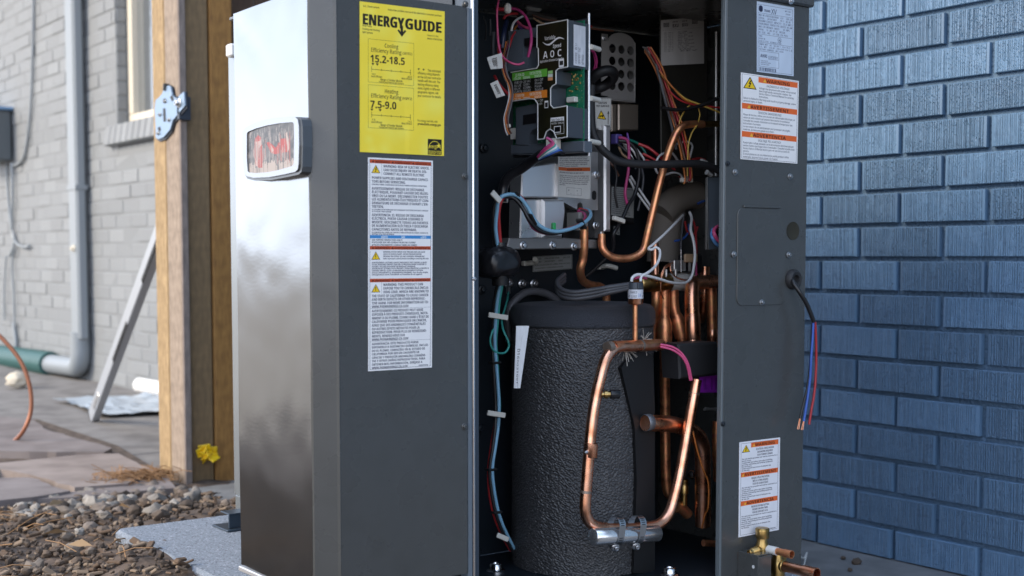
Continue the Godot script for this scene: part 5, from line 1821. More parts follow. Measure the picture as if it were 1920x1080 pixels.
func drive() -> void:
	# inverter drive: cast and sheet aluminium boxes behind the controller
	var t := thing("inverter_drive", "bare aluminium inverter drive box below the black controller", "inverter drive")
	var Z := -1.62
	var xf := Transform3D(Basis(), Vector3(0, 0, Z))
	var st := S()
	prism(st, [Vector2(1.2226,0.7578),Vector2(1.2934,0.7691),Vector2(1.2936,0.7132),Vector2(1.2211,0.7113)], -0.03, 0.0, xf, 0.002)
	put("heat_sink", st, M.alu, t)
	st = S()
	prism(st, [Vector2(1.2228,0.7086),Vector2(1.2670,0.7105),Vector2(1.2671,0.6494),Vector2(1.2208,0.6457)], -0.03, 0.0, Transform3D(Basis(), Vector3(0, 0, -1.623)), 0.002)
	put("lower_block", st, M.galv, t)
	st = S()
	prism(st, [Vector2(1.2573,0.7099),Vector2(1.3023,0.7111),Vector2(1.3046,0.6926),Vector2(1.2982,0.6495),Vector2(1.2575,0.6492)], -0.06, 0.008, xf, 0.004)
	put("cast_step", st, M.alu, t)
	st = S()
	prism(st, [Vector2(1.2886,0.7844),Vector2(1.3711,0.7883),Vector2(1.3716,0.6949),Vector2(1.3414,0.6943),Vector2(1.3391,0.7045),Vector2(1.3347,0.7069),Vector2(1.3292,0.7042),Vector2(1.3281,0.6949),Vector2(1.2888,0.7108)], -0.05, 0.006, xf, 0.0008)
	put("front_plate", st, M.galv, t)
	st = S()
	prism(st, [Vector2(1.3142,0.6951),Vector2(1.3586,0.7003),Vector2(1.3869,0.6958),Vector2(1.3872,0.6505),Vector2(1.3143,0.6499)], -0.04, 0.0, Transform3D(Basis(), Vector3(0, 0, -1.632)))
	put("terminal_recess", st, M.black, t)
	st = S()
	prism(st, [Vector2(1.3199,0.6901),Vector2(1.3397,0.6905),Vector2(1.3399,0.6616),Vector2(1.3200,0.6614)], -0.03, 0.0, Transform3D(Basis(), Vector3(0, 0, -1.6)), 0.001)
	put("terminal_block", st, mat(lin(0.25, 0.25, 0.24), 0.5), t)
	st = S()
	prism(st, [Vector2(1.3794,0.8319),Vector2(1.3862,0.8323),Vector2(1.3873,0.6504),Vector2(1.3804,0.6503)], -0.02, 0.004, xf, 0.001)
	prism(st, [Vector2(1.3787,0.8311),Vector2(1.3923,0.8319),Vector2(1.3935,0.6607),Vector2(1.3798,0.6606)], -0.03, 0.014, xf, 0.003)
	put("edge_rail", st, M.alu, t)
	st = S()
	prism(st, [Vector2(1.1831,0.6484),Vector2(1.2929,0.6494),Vector2(1.3589,0.6465),Vector2(1.3590,0.6328),Vector2(1.1780,0.6305)], -0.03, 0.0, Transform3D(Basis(), Vector3(0, 0, -1.6)), 0.0015)
	put("mounting_shelf", st, mat(lin(0.24, 0.235, 0.23), 0.5, 0.7), t)
	for q in [Vector3(1.2096,0.6372,-1.6000), Vector3(1.2672,0.6375,-1.6000), Vector3(1.3103,0.6360,-1.6000), Vector3(1.3660,0.6699,-1.6125), Vector3(1.3678,0.7513,-1.6125)]:
		screw(t, q, Vector3(0, 0, 1), 0.0045)
	st = S()
	prism(st, rrect(0, 0, 0.0085, 0.015, 0.004), 0.0, 0.0004, Transform3D(Basis(), Vector3(1.3588,0.7109,-1.6135)))
	put("keyhole", st, M.black, t)
	st = S()
	rbox(st, Vector3(1.2573,0.6662,-1.5850), Vector3(0.006, 0.012, 0.006), 0.001)
	put("indicator", st, mat(lin(0.03, 0.4, 0.12), 0.3), t)
	var O := Color8(186, 92, 48)
	var D := Color8(84, 82, 84)
	var im := canvas(240, 360, Color8(196, 196, 192))
	para(im, 8, 4, 15, 14, ["peuvent causer la mort ou blessures", "débrancher toutes les sources avant", "de procéder. attendre le temps indiqué", "pour la décharge des condensateurs.", "vérifier avec un voltmètre approprié", "toute tension résiduelle."], 220, D, "rb")
	bar(im, 4, 100, 236, 130, O)
	txt(im, 120, 100, 24, "ADVERTENCIA", Color8(80, 36, 24), "rb", 110, 1)
	txt(im, 8, 134, 18, "¡PELIGRO ELÉCTRICO DE 360 V DE CC!", D, "rb", 180)
	para(im, 8, 160, 16.5, 15, ["Espere dos minutos antes de trabajar aquí,", "verifique menos de 50 V CC por voltímetro", "antes de reparar, causar la muerte o lesión", "Siga todos los procedimientos requeridos", "de seguridad para la descarga completa", "lesiones."], 222, D, "rb")
	outline(im, 62, 272, 172, 336, 2, D)
	for q in [[70, 284, "2"], [132, 284, "1"], [88, 312, "•"], [140, 312, "•"]]:
		txt(im, q[0], q[1], 18, q[2], D, "rb")
	sticker("warning_label", [Vector3(1.2885,0.7793,-1.6132), Vector3(1.3559,0.7824,-1.6132), Vector3(1.3551,0.7121,-1.6132), Vector3(1.2887,0.7141,-1.6132)], im, t, Vector3(0, 0, 1), "white warning label with one orange band")
	# nameplate on the bulkhead below
	im = canvas(300, 120, Color8(150, 152, 150))
	outline(im, 4, 4, 296, 116, 2, Color8(60, 60, 60))
	para(im, 12, 10, 24, 18, ["MOD NO   4TWL9036A1000A   200/230", "SER NO   24164T3R1F   60HZ"], 270, Color8(40, 40, 40), "mb")
	para(im, 12, 62, 24, 15, ["FOR LOCATION OF LABEL AND ACCESS", "24164T3R1F 4TWL9036A1000A"], 270, Color8(60, 60, 60), "r")
	sticker("nameplate", [Vector3(1.3411,0.6200,-1.7470), Vector3(1.4271,0.6237,-1.7470), Vector3(1.4272,0.5988,-1.7470), Vector3(1.3412,0.5939,-1.7470)], im, get_node("heat_pump"), Vector3(0, 0, 1), "small grey nameplate below the drive")
	# second label on the side of the drive at the right, and a small sticker under it
	im = print_lines(200, 280, Color8(150, 152, 150), Color8(50, 50, 54), 13, 5, 13)
	st = S()
	prism(st, [Vector2(1.4386,0.7412),Vector2(1.4924,0.7430),Vector2(1.4929,0.6753),Vector2(1.4390,0.6816)], -0.06, 0.0, Transform3D(Basis(), Vector3(0, 0, -1.66)), 0.002)
	put("side_box", st, M.black, t)
	sticker("data_label", [Vector3(1.4405,0.7368,-1.6595), Vector3(1.4908,0.7357,-1.6595), Vector3(1.4900,0.6852,-1.6595), Vector3(1.4397,0.6896,-1.6595)], im, t, Vector3(0, 0, 1), "grey data label covered in fine print")
	im = print_lines(80, 80, Color8(120, 122, 120), Color8(50, 50, 54), 4, 6, 12)
	sticker("data_label", [Vector3(1.4457,0.6710,-1.6595), Vector3(1.4588,0.6703,-1.6595), Vector3(1.4589,0.6559,-1.6595), Vector3(1.4434,0.6585,-1.6595)], im, t, Vector3(0, 0, 1))
	# perforated choke housing behind
	var k := thing("choke_housing", "dark perforated metal housing with twelve round holes and arched top", "housing")
	var zp := -1.66
	var dark := mat(lin(0.42, 0.41, 0.4), 0.5, 0.6)
	var a0: Vector3 = Vector3(1.4312,0.9760,-1.6600)
	var a1: Vector3 = Vector3(1.4911,0.8945,-1.6600)
	st = S()
	var cw := (a1.x - a0.x) / 3.0
	var ch := (a0.y - a1.y) / 4.0
	for i in 3:
		for j in 4:
			var c := Vector2(a0.x + cw * (i + 0.5), a1.y + ch * (j + 0.5))
			var hole := []
			var sq := []
			for s in 24:
				var a := TAU * s / 24
				var d := Vector2(cos(a), sin(a))
				hole.append(c + d * cw * 0.37)
				var m := maxf(absf(d.x) / (cw * 0.5), absf(d.y) / (ch * 0.5))
				sq.append(c + d / m)
			ring(st, sq, hole, -0.0015, 0.0, Transform3D(Basis(), Vector3(0, 0, zp)))
	put("perforated_plate", st, dark, k)
	st = S()
	var arch := [Vector2(a0.x, a0.y + 0.0001), Vector2(a1.x, a0.y + 0.0001)]
	for s in 13:
		var a := PI * s / 12
		arch.append(Vector2((a0.x + a1.x) * 0.5 + cos(a) * (a1.x - a0.x) * 0.5, a0.y + 0.0002 + sin(a) * 0.017))
	prism(st, arch, -0.0015, 0.0, Transform3D(Basis(), Vector3(0, 0, zp)))
	prism(st, [Vector2(a0.x - 0.014, a1.y - 0.008), Vector2(a0.x - 0.0002, a1.y - 0.008), Vector2(a0.x - 0.0002, a0.y + 0.012), Vector2(a0.x - 0.014, a0.y + 0.012)], -0.0015, 0.0, Transform3D(Basis(), Vector3(0, 0, zp)))
	prism(st, [Vector2(a0.x, a1.y - 0.012), Vector2(a1.x, a1.y - 0.012), Vector2(a1.x, a1.y - 0.0002), Vector2(a0.x, a1.y - 0.0002)], -0.0015, 0.0, Transform3D(Basis(), Vector3(0, 0, zp)))
	put("plate_border", st, dark, k)
	st = S()
	span(st, Vector3(a1.x + 0.0003, a1.y - 0.012, zp - 0.07), Vector3(a1.x + 0.002, a0.y + 0.004, zp), 0.0004)
	span(st, Vector3(a1.x + 0.0023, a1.y - 0.03, zp - 0.072), Vector3(a1.x + 0.017, a0.y - 0.022, zp - 0.07), 0.0004)
	span(st, Vector3(a0.x - 0.014, a1.y - 0.0145, zp - 0.07), Vector3(a1.x + 0.002, a1.y - 0.0125, zp), 0.0004)
	put("side_flange", st, dark, k)
	for q in [Vector3(a1.x + 0.009, a0.y - 0.034, zp - 0.0695), Vector3(a1.x + 0.0085, a1.y - 0.004, zp - 0.0695), Vector3(a0.x - 0.008, a0.y + 0.005, zp)]:
		screw(k, q, Vector3(0, 0, 1), 0.0035)
	st = S()
	tube(st, [Vector3(1.4959,0.9676,-1.7000), Vector3(1.4963,0.9134,-1.7000)], 0.026, 20)
	put("choke_core", st, M.black, k)
	# plain box under it
	st = S()
	prism(st, [Vector2(1.4642,0.8766),Vector2(1.5100,0.8798),Vector2(1.5104,0.8356),Vector2(1.4645,0.8330)], -0.05, 0.0, Transform3D(Basis(), Vector3(0, 0, -1.67)), 0.002)
	prism(st, [Vector2(1.4470,0.8753),Vector2(1.4577,0.8760),Vector2(1.4580,0.8298),Vector2(1.4473,0.8292)], -0.05, 0.0, Transform3D(Basis(), Vector3(0, 0, -1.668)), 0.002)
	tag(put("filter_box", st, mat(lin(0.42, 0.36, 0.3), 0.4, 0.8), self), "plain dark metal box under the perforated housing", "metal box")
	im = canvas(100, 200, Color8(198, 198, 194))
	outline(im, 2, 2, 98, 198, 1, Color8(90, 90, 90))
	txt(im, 50, 16, 20, "CAUTION", Color8(50, 50, 50), "rb", 52, 1)
	txt(im, 50, 38, 18, "HOT SURFACE", Color8(50, 50, 50), "rb", 82, 1)
	shock_sign(im, 10, 76, 62, 2)
	bar(im, 82, 84, 86, 164, Color8(50, 50, 50))
	fill_poly(im, [Vector2(84, 78), Vector2(90, 98), Vector2(78, 98)], Color8(50, 50, 50))
	st = S()
	prism(st, [Vector2(1.3625,0.8755),Vector2(1.4004,0.8782),Vector2(1.4007,0.8246),Vector2(1.3673,0.8240)], -0.03, 0.0, Transform3D(Basis(), Vector3(0, 0, -1.615)), 0.0005)
	put("label_plate", st, M.galv, t)
	sticker("caution_label", [Vector3(1.3638,0.8739,-1.6145), Vector3(1.3994,0.8764,-1.6145), Vector3(1.3986,0.8253,-1.6145), Vector3(1.3680,0.8261,-1.6145)], im, t, Vector3(0, 0, 1), "white hot surface caution label with yellow triangle")
	# wiring diagram on a tinted plate deep inside
	im = canvas(280, 330, Color8(186, 184, 182))
	for q in [[14, 22], [200, 16]]:
		for yy in 4:
			bar(im, q[0], q[1] + yy * 8, q[0] + 38, q[1] + yy * 8 + 5, Color8(70, 68, 70))
	for q in [70, 132]:
		txt(im, q, 10, 14, "235 W", Color8(70, 68, 70), "rb", 36)
		txt(im, q, 24, 32, "BXU", Color8(60, 58, 60), "rb", 42)
	for q in [[10, 74, 270], [26, 64, 100]]:
		bar(im, q[0], q[1], q[2], q[1] + 1, Color8(90, 88, 90))
	rng.seed = 8
	for r in 12:
		txt(im, 16, 84 + r * 12.5, 12, "CTL-%d-%d" % [rng.randi() % 900 + 100, r], Color8(80, 78, 80), "m", 60)
		txt(im, 104, 84 + r * 12.5, 12, ["SW COMM", "CONTROL LINE", "DATA BUS", "INVERTER   CR-BK", "INVERTER    B/U-BLK", "INVERTER   LOWER CONDUCTOR", "RELAY", "OD SENSOR", "S1 COIL  COIL", "S2 COIL  COIL", "FAN", "EEV"][r], Color8(80, 78, 80), "m", 60.0 + (r * 37) % 70)
	st = S()
	prism(st, [Vector2(1.4926,1.0245),Vector2(1.6008,1.0436),Vector2(1.6047,0.7577),Vector2(1.4978,0.7538)], -0.003, 0.0, Transform3D(Basis(), Vector3(0, 0, -1.6)), 0.0005)
	tag(put("baffle_plate", st, mat(lin(0.035, 0.033, 0.028), 0.35, 0.3), self), "dark baffle plate deep inside carrying the white wiring sheet", "baffle plate")
	tag(sticker("wiring_sheet", [Vector3(1.4932,1.0087,-1.5985), Vector3(1.5919,1.0255,-1.5985), Vector3(1.5930,0.9470,-1.5985), Vector3(1.4945,0.9349,-1.5985)], im, self, Vector3(0, 0, 1)), "white printed wiring sheet hanging deep inside the compartment", "wiring sheet")
	st = S()
	tube(st, [Vector3(1.6231,1.0030,-1.6000), Vector3(1.6253,0.7584,-1.6000)], 0.0028, 8)
	tag(put("support_rod", st, M.galv, self), "thin upright metal rod deep inside, left of the right panel", "rod")

func controller() -> void:
	# black plastic controller standing almost edge-on to the opening
	var t := thing("controller", "black plastic controller with green circuit board and printed tables", "controller")
	t.transform = Transform3D(Basis(Vector3(0.1631,0.0000,0.9866), Vector3.UP, Vector3(-0.9866,0.0000,0.1631)), Vector3(1.1924,0.7668,-1.4700))
	var I := Transform3D()
	var cover := [Vector2(-0.0613,0.1913),Vector2(-0.0012,0.1923),Vector2(-0.0010,0.1253),Vector2(-0.0190,0.1245),Vector2(-0.0237,0.1219),Vector2(-0.0236,0.1031),Vector2(-0.0304,0.1010),Vector2(-0.0341,0.0975),Vector2(-0.0340,0.0737),Vector2(-0.0282,0.0686),Vector2(-0.0018,0.0699),Vector2(-0.0016,0.0253),Vector2(-0.0218,0.0243),Vector2(-0.0276,0.0347),Vector2(-0.0350,0.0390),Vector2(-0.0424,0.0356),Vector2(-0.0471,0.0255),Vector2(-0.0594,0.0251),Vector2(-0.0595,0.0776),Vector2(-0.0660,0.0848),Vector2(-0.0778,0.0862),Vector2(-0.1147,0.0853),Vector2(-0.1147,0.1284),Vector2(-0.0617,0.1295),Vector2(-0.0580,0.1337),Vector2(-0.0586,0.1578),Vector2(-0.0612,0.1596)]
	var lo := Vector2(1e9, 1e9)
	var hi := -lo
	for p in cover:
		lo = lo.min(p); hi = hi.max(p)
	var st := S()
	# the narrow waist keeps only the face; the body stands behind it in blocks
	prism(st, cover, -0.014, 0.0, I, 0.001)
	put("cover", st, M.plastic, t)
	# printed face
	var W := 420
	var H := int(W * (hi.y - lo.y) / (hi.x - lo.x))
	var im := canvas(W, H, Color8(40, 38, 22))
	smudge(im, 26, 4, Color(0.1, 0.1, 0.08, 0.5), 20, 90)
	var q := func(px: float, py: float) -> Vector2:
		return Vector2((px - lo.x) / (hi.x - lo.x) * W, (1.0 - (py - lo.y) / (hi.y - lo.y)) * H)
	var wh := Color8(240, 240, 240)
	var pts := [Vector2(-0.0475,0.1758),Vector2(-0.0058,0.1755),Vector2(-0.0559,0.1521),Vector2(-0.0077,0.1514),Vector2(-0.1147,0.1276),Vector2(-0.0400,0.1281),Vector2(-0.1147,0.0857),Vector2(-0.0399,0.0888)]
	var a: Vector2 = q.call(pts[0].x, pts[0].y)
	var b: Vector2 = q.call(pts[1].x, pts[1].y)
	txt(im, a.x + 4, a.y - 2, 28, "Variable", wh, "rb", 82)
	txt(im, a.x + 66, a.y + 46, 28, "Speed", wh, "rb", 62)
	for k in 60:
		var f := k / 59.0
		var cy := a.y + 34 + sin(f * TAU) * -14.0 * -1.0
		bar(im, a.x - 8 + f * 156, cy, a.x - 4 + f * 156, cy + 10 * sin(f * PI) + 2, wh)
	a = q.call(pts[2].x, pts[2].y)
	txt(im, a.x + 24, a.y - 18, 52, "A", wh, "rb", 34)
	txt(im, a.x + 74, a.y - 18, 52, "O", wh, "rb", 36)
	txt(im, a.x + 128, a.y - 18, 52, "C", wh, "rb", 32)
	txt(im, a.x + 0, a.y + 36, 20, "Application Oriented Controller", wh, "rb", 178)
	var c0: Vector2 = q.call(pts[4].x, pts[4].y)
	var c1: Vector2 = q.call(pts[5].x, pts[5].y)
	var c2: Vector2 = q.call(pts[6].x, pts[6].y)
	var tw := c1.x - c0.x
	bar(im, 6, c0.y + 2, tw, c2.y - 2, Color8(28, 28, 24))
	bar(im, 6, c0.y + 2, tw, c0.y + 44, Color8(108, 190, 70))
	bar(im, 6, c0.y + 116, tw, c0.y + 158, Color8(240, 140, 50))
	for k in 2:
		var y: float = c0.y + [2, 116][k]
		txt(im, 30, y, 22, "J3 PIN ID" if k == 0 else "COMM PIN", wh, "rb", 70)
		txt(im, 140, y, 22, "FUNCTION TEST PINS", wh, "rb", 90)
		for x in [16, 90, 176]:
			txt(im, x, y + 20, 20, ["COLOR", "SIGNAL", "STATUS"][[16, 90, 176].find(x)], wh, "rb", 56)
		for r in 4 if k == 0 else 2:
			for x in [16, 90, 176]:
				txt(im, x, y + 44 + r * 17, 18, [["RED", "BLUE", "BLK", "GRN"][r], ["24 VAC", "COMM +", "COMM -", "GROUND"][r], ["On / Off", "Flash", "Flash", "Solid"][r]][[16, 90, 176].find(x)], wh, "r", 50 + (r * 13 + x) % 20)
	var lg := [Vector2(-0.0160,0.1386),Vector2(-0.0036,0.1389),Vector2(-0.0389,0.1233),Vector2(-0.0263,0.1091),Vector2(-0.0451,0.0800),Vector2(-0.0335,0.0821),Vector2(-0.0334,0.0543),Vector2(-0.0033,0.0552)]
	a = q.call(lg[0].x, lg[0].y)
	bar(im, a.x - 4, a.y, a.x + 34, a.y + 42, wh)
	fill_poly(im, [Vector2(a.x - 4, a.y + 42), Vector2(a.x + 34, a.y + 42), Vector2(a.x + 15, a.y + 58)], wh)
	bar(im, a.x + 2, a.y + 12, a.x + 28, a.y + 34, Color8(40, 40, 40))
	a = q.call(lg[2].x, lg[2].y)
	for k in 3:
		bar(im, a.x, a.y + k * 18, a.x + 36, a.y + k * 18 + 17, [Color8(160, 210, 130), Color8(214, 222, 214), Color8(226, 160, 110)][k])
	a = q.call(lg[4].x, lg[4].y)
	bar(im, a.x - 2, a.y, a.x + 26, a.y + 40, wh)
	bar(im, a.x + 2, a.y + 10, a.x + 22, a.y + 36, Color8(40, 40, 40))
	a = q.call(lg[6].x, lg[6].y)
	bar(im, a.x, a.y, a.x + 100, a.y + 22, wh)
	txt(im, a.x + 4, a.y, 20, "Status Center LED", Color8(60, 60, 60), "r", 88)
	txt(im, a.x + 4, a.y + 24, 14, "FUNCTION", wh, "rb", 40)
	txt(im, a.x + 52, a.y + 24, 14, "COMM LINK", wh, "rb", 44)
	outline(im, a.x, a.y, a.x + 100, a.y + 92, 2, wh)
	bar(im, a.x + 26, a.y + 48, a.x + 76, a.y + 84, wh)
	bar(im, a.x + 30, a.y + 52, a.x + 72, a.y + 80, Color8(10, 10, 14))
	st = S()
	var inset := Geometry2D.offset_polygon(PackedVector2Array(cover), -0.0012)
	var fp := Array(inset[0])
	face(st, fp, 0.0004, I)
	var fm := mat(Color(1, 1, 1), 0.3)
	fm.albedo_texture = ImageTexture.create_from_image(im)
	put("printed_face", st, fm, t)
	# white raised outline
	st = S()
	for i in cover.size():
		var p0: Vector2 = cover[i]
		var p1: Vector2 = cover[(i + 1) % cover.size()]
		if p0.x < -0.105 and p1.x < -0.105:
			continue
		tube(st, [Vector3(p0.x, p0.y, 0.0002), Vector3(p1.x, p1.y, 0.0002)], 0.0009, 6)
	put("white_edge", st, M.white, t)
	# body behind: right hand walls, cut away where the board shows
	st = S()
	prism(st, [Vector2(-0.0538,0.1912),Vector2(-0.0017,0.1920),Vector2(-0.0015,0.1258),Vector2(-0.0190,0.1252),Vector2(-0.0537,0.1263)], -0.047, -0.0142, I)
	put("upper_body", st, M.plastic, t)
	st = S()
	prism(st, [Vector2(-0.0557,0.0668),Vector2(-0.0023,0.0692),Vector2(-0.0022,0.0253),Vector2(-0.0557,0.0248)], -0.047, -0.0142, I)
	put("lower_body", st, M.plastic, t)
	st = S()
	prism(st, [Vector2(-0.0580,0.1260),Vector2(-0.0242,0.1219),Vector2(-0.0242,0.1035),Vector2(-0.0346,0.0999),Vector2(-0.0345,0.0714),Vector2(-0.0579,0.0693)], -0.034, -0.0142, I)
	put("waist_body", st, M.plastic, t)
	st = S()
	prism(st, [Vector2(-0.1445,0.1962),Vector2(-0.0270,0.1962),Vector2(-0.0016,0.1962),Vector2(-0.0013,0.0059),Vector2(-0.1445,0.0098)], -0.0375, -0.0355, I)
	put("circuit_board", st, M.pcb, t)
	st = S()
	var plate := [Vector2(-0.1565,0.2008),Vector2(-0.0027,0.2010),Vector2(-0.0017,0.0012),Vector2(-0.1565,0.0062)]
	prism(st, plate, -0.0505, -0.048, I)
	put("back_plate", st, M.plastic, t)
	st = S()
	var e0: Vector2 = [Vector2(-0.0036,0.2020)][0]
	var e1: Vector2 = [Vector2(-0.0026,0.0013)][0]
	tube(st, [Vector3(e0.x, e0.y + 0.006, -0.049), Vector3(e1.x, e1.y, -0.049)], 0.0022, 10)
	put("plate_rim", st, M.alu, t)
	# left hand housings, set back
	st = S()
	prism(st, [Vector2(-0.1338,0.1939),Vector2(-0.0776,0.1919),Vector2(-0.0775,0.1778),Vector2(-0.1026,0.1776),Vector2(-0.1026,0.1508),Vector2(-0.0927,0.1497),Vector2(-0.0927,0.1340),Vector2(-0.1361,0.1335),Vector2(-0.1361,0.1527),Vector2(-0.1316,0.1634)], -0.034, -0.014, I, 0.0015)
	prism(st, [Vector2(-0.1179,0.1956),Vector2(-0.0903,0.1954),Vector2(-0.0902,0.1369),Vector2(-0.1178,0.1381)], -0.034, -0.03, I)
	put("upper_housing", st, mat(lin(0.13, 0.16, 0.2), 0.5), t)
	st = S()
	prism(st, [Vector2(-0.0996,0.1786),Vector2(-0.0800,0.1787),Vector2(-0.0800,0.1685),Vector2(-0.0996,0.1676)], -0.0295, -0.013, I)
	put("socket", st, M.black, t)
	st = S()
	prism(st, [Vector2(-0.1181,0.0775),Vector2(-0.0741,0.0804),Vector2(-0.0741,0.0442),Vector2(-0.0839,0.0417),Vector2(-0.0893,0.0357),Vector2(-0.0915,0.0200),Vector2(-0.1181,0.0224)], -0.034, -0.014, I, 0.0015)
	prism(st, [Vector2(-0.1313,0.0225),Vector2(0.0166,0.0199),Vector2(0.0166,0.0038),Vector2(-0.1313,0.0080)], -0.034, -0.016, I, 0.0015)
	put("lower_housing", st, mat(lin(0.085, 0.1, 0.12), 0.45), t)
	st = S()
	prism(st, [Vector2(-0.1018,0.0650),Vector2(-0.0755,0.0662),Vector2(-0.0755,0.0520),Vector2(-0.1017,0.0507)], -0.0136, -0.0126, I)
	put("recess", st, M.black, t)
	st = S()
	var arch := [Vector2(-0.0450,0.0242),Vector2(-0.0418,0.0341),Vector2(-0.0350,0.0375),Vector2(-0.0281,0.0332),Vector2(-0.0239,0.0236)]
	prism(st, arch, -0.02, -0.0145, I)
	put("cable_entry", st, M.black, t)
	# board parts seen through the cut-outs
	st = S()
	for c in [Vector2(-0.0248,0.0824),Vector2(-0.0134,0.0830),Vector2(-0.0133,0.0783),Vector2(-0.0248,0.0777)]:
		pass
	rbox(st, Vector3([Vector2(-0.0196,0.0827)][0].x, [Vector2(-0.0196,0.0827)][0].y, -0.031), Vector3(0.016, 0.008, 0.009), 0.001)
	rbox(st, Vector3([Vector2(-0.0340,0.0176)][0].x, [Vector2(-0.0340,0.0176)][0].y, -0.006), Vector3(0.02, 0.016, 0.012), 0.001)
	rbox(st, Vector3([Vector2(-0.1272,0.0394)][0].x, [Vector2(-0.1272,0.0394)][0].y, -0.024), Vector3(0.012, 0.017, 0.014), 0.001)
	put("connector", st, M.nylon, t)
	st = S()
	rng.seed = 5
	for k in 26:
		var pp: Vector2 = [Vector2(-0.0183,0.1118)][0] + Vector2(rng.randfn(0, 0.008), rng.randfn(0, 0.016))
		rbox(st, Vector3(pp.x, pp.y, -0.0345), Vector3(rng.randf_range(0.001, 0.004), rng.randf_range(0.001, 0.004), 0.002), 0.0002)
	put("board_parts", st, M.brass, t).set_meta("kind", "stuff")
	# serial label on the right side wall (its square code left out)
	im = canvas(70, 220, Color8(206, 208, 214))
	var sl := canvas(220, 70, Color8(206, 208, 214))
	txt(sl, 10, 4, 16, "X13650939030   REV 1.1", Color8(60, 60, 66), "mb", 110)
	txt(sl, 10, 24, 16, "CNT07830  1147", Color8(80, 80, 86), "m", 90)
	txt(sl, 10, 44, 16, "WTY4003", Color8(80, 80, 86), "m", 54)
	for x in 220:
		for y in 70:
			im.set_pixel(y, 219 - x, sl.get_pixel(x, y))
	var r0: Vector2 = [Vector2(-0.0017,0.1871)][0]
	var r1: Vector2 = [Vector2(-0.0015,0.1288)][0]
	var B := t.transform
	var x0 := maxf(r0.x, r1.x) + 0.0012
	sticker("serial_label", [Vector3(x0, r0.y, -0.012), Vector3(x0, r0.y, -0.038), Vector3(x0, r1.y, -0.038), Vector3(x0, r1.y, -0.012)], im, t, Vector3(1, 0, 0), "white serial label on the controller's side")
	# stand-offs holding it to the drive
	for p in [[1104, 80], [1104, 178], [1104, 261]]:
		st = S()
		var w0: Vector3 = atp(p[0], p[1])
		tube(st, [w0, w0 + Vector3(0.026, 0, -0.012)], 0.004, 8)
		tag(put("standoff", st, M.nylon, self), ["upper", "middle", "lower"][[80, 178, 261].find(p[1])] + " pale nylon stand-off right of the controller", "standoff", "stand-offs of the controller")

func atp(px: float, py: float) -> Vector3:
	# a point on the right edge of the controller's back plate
	var t := get_node("controller") as Node3D
	return t.transform * Vector3(0.0, lerpf(0.1921, 0.0, (py - 37.0) / (290.0 - 37.0)), -0.05)

func run(called: String, ps: Array, r: float, m: Material, parent: Node, bendr := 0.0, seg := 12) -> MeshInstance3D:
	var st := S()
	tube(st, bend(ps, bendr) if bendr > 0 else smooth(ps), r, seg)
	return put(called, st, m, parent)

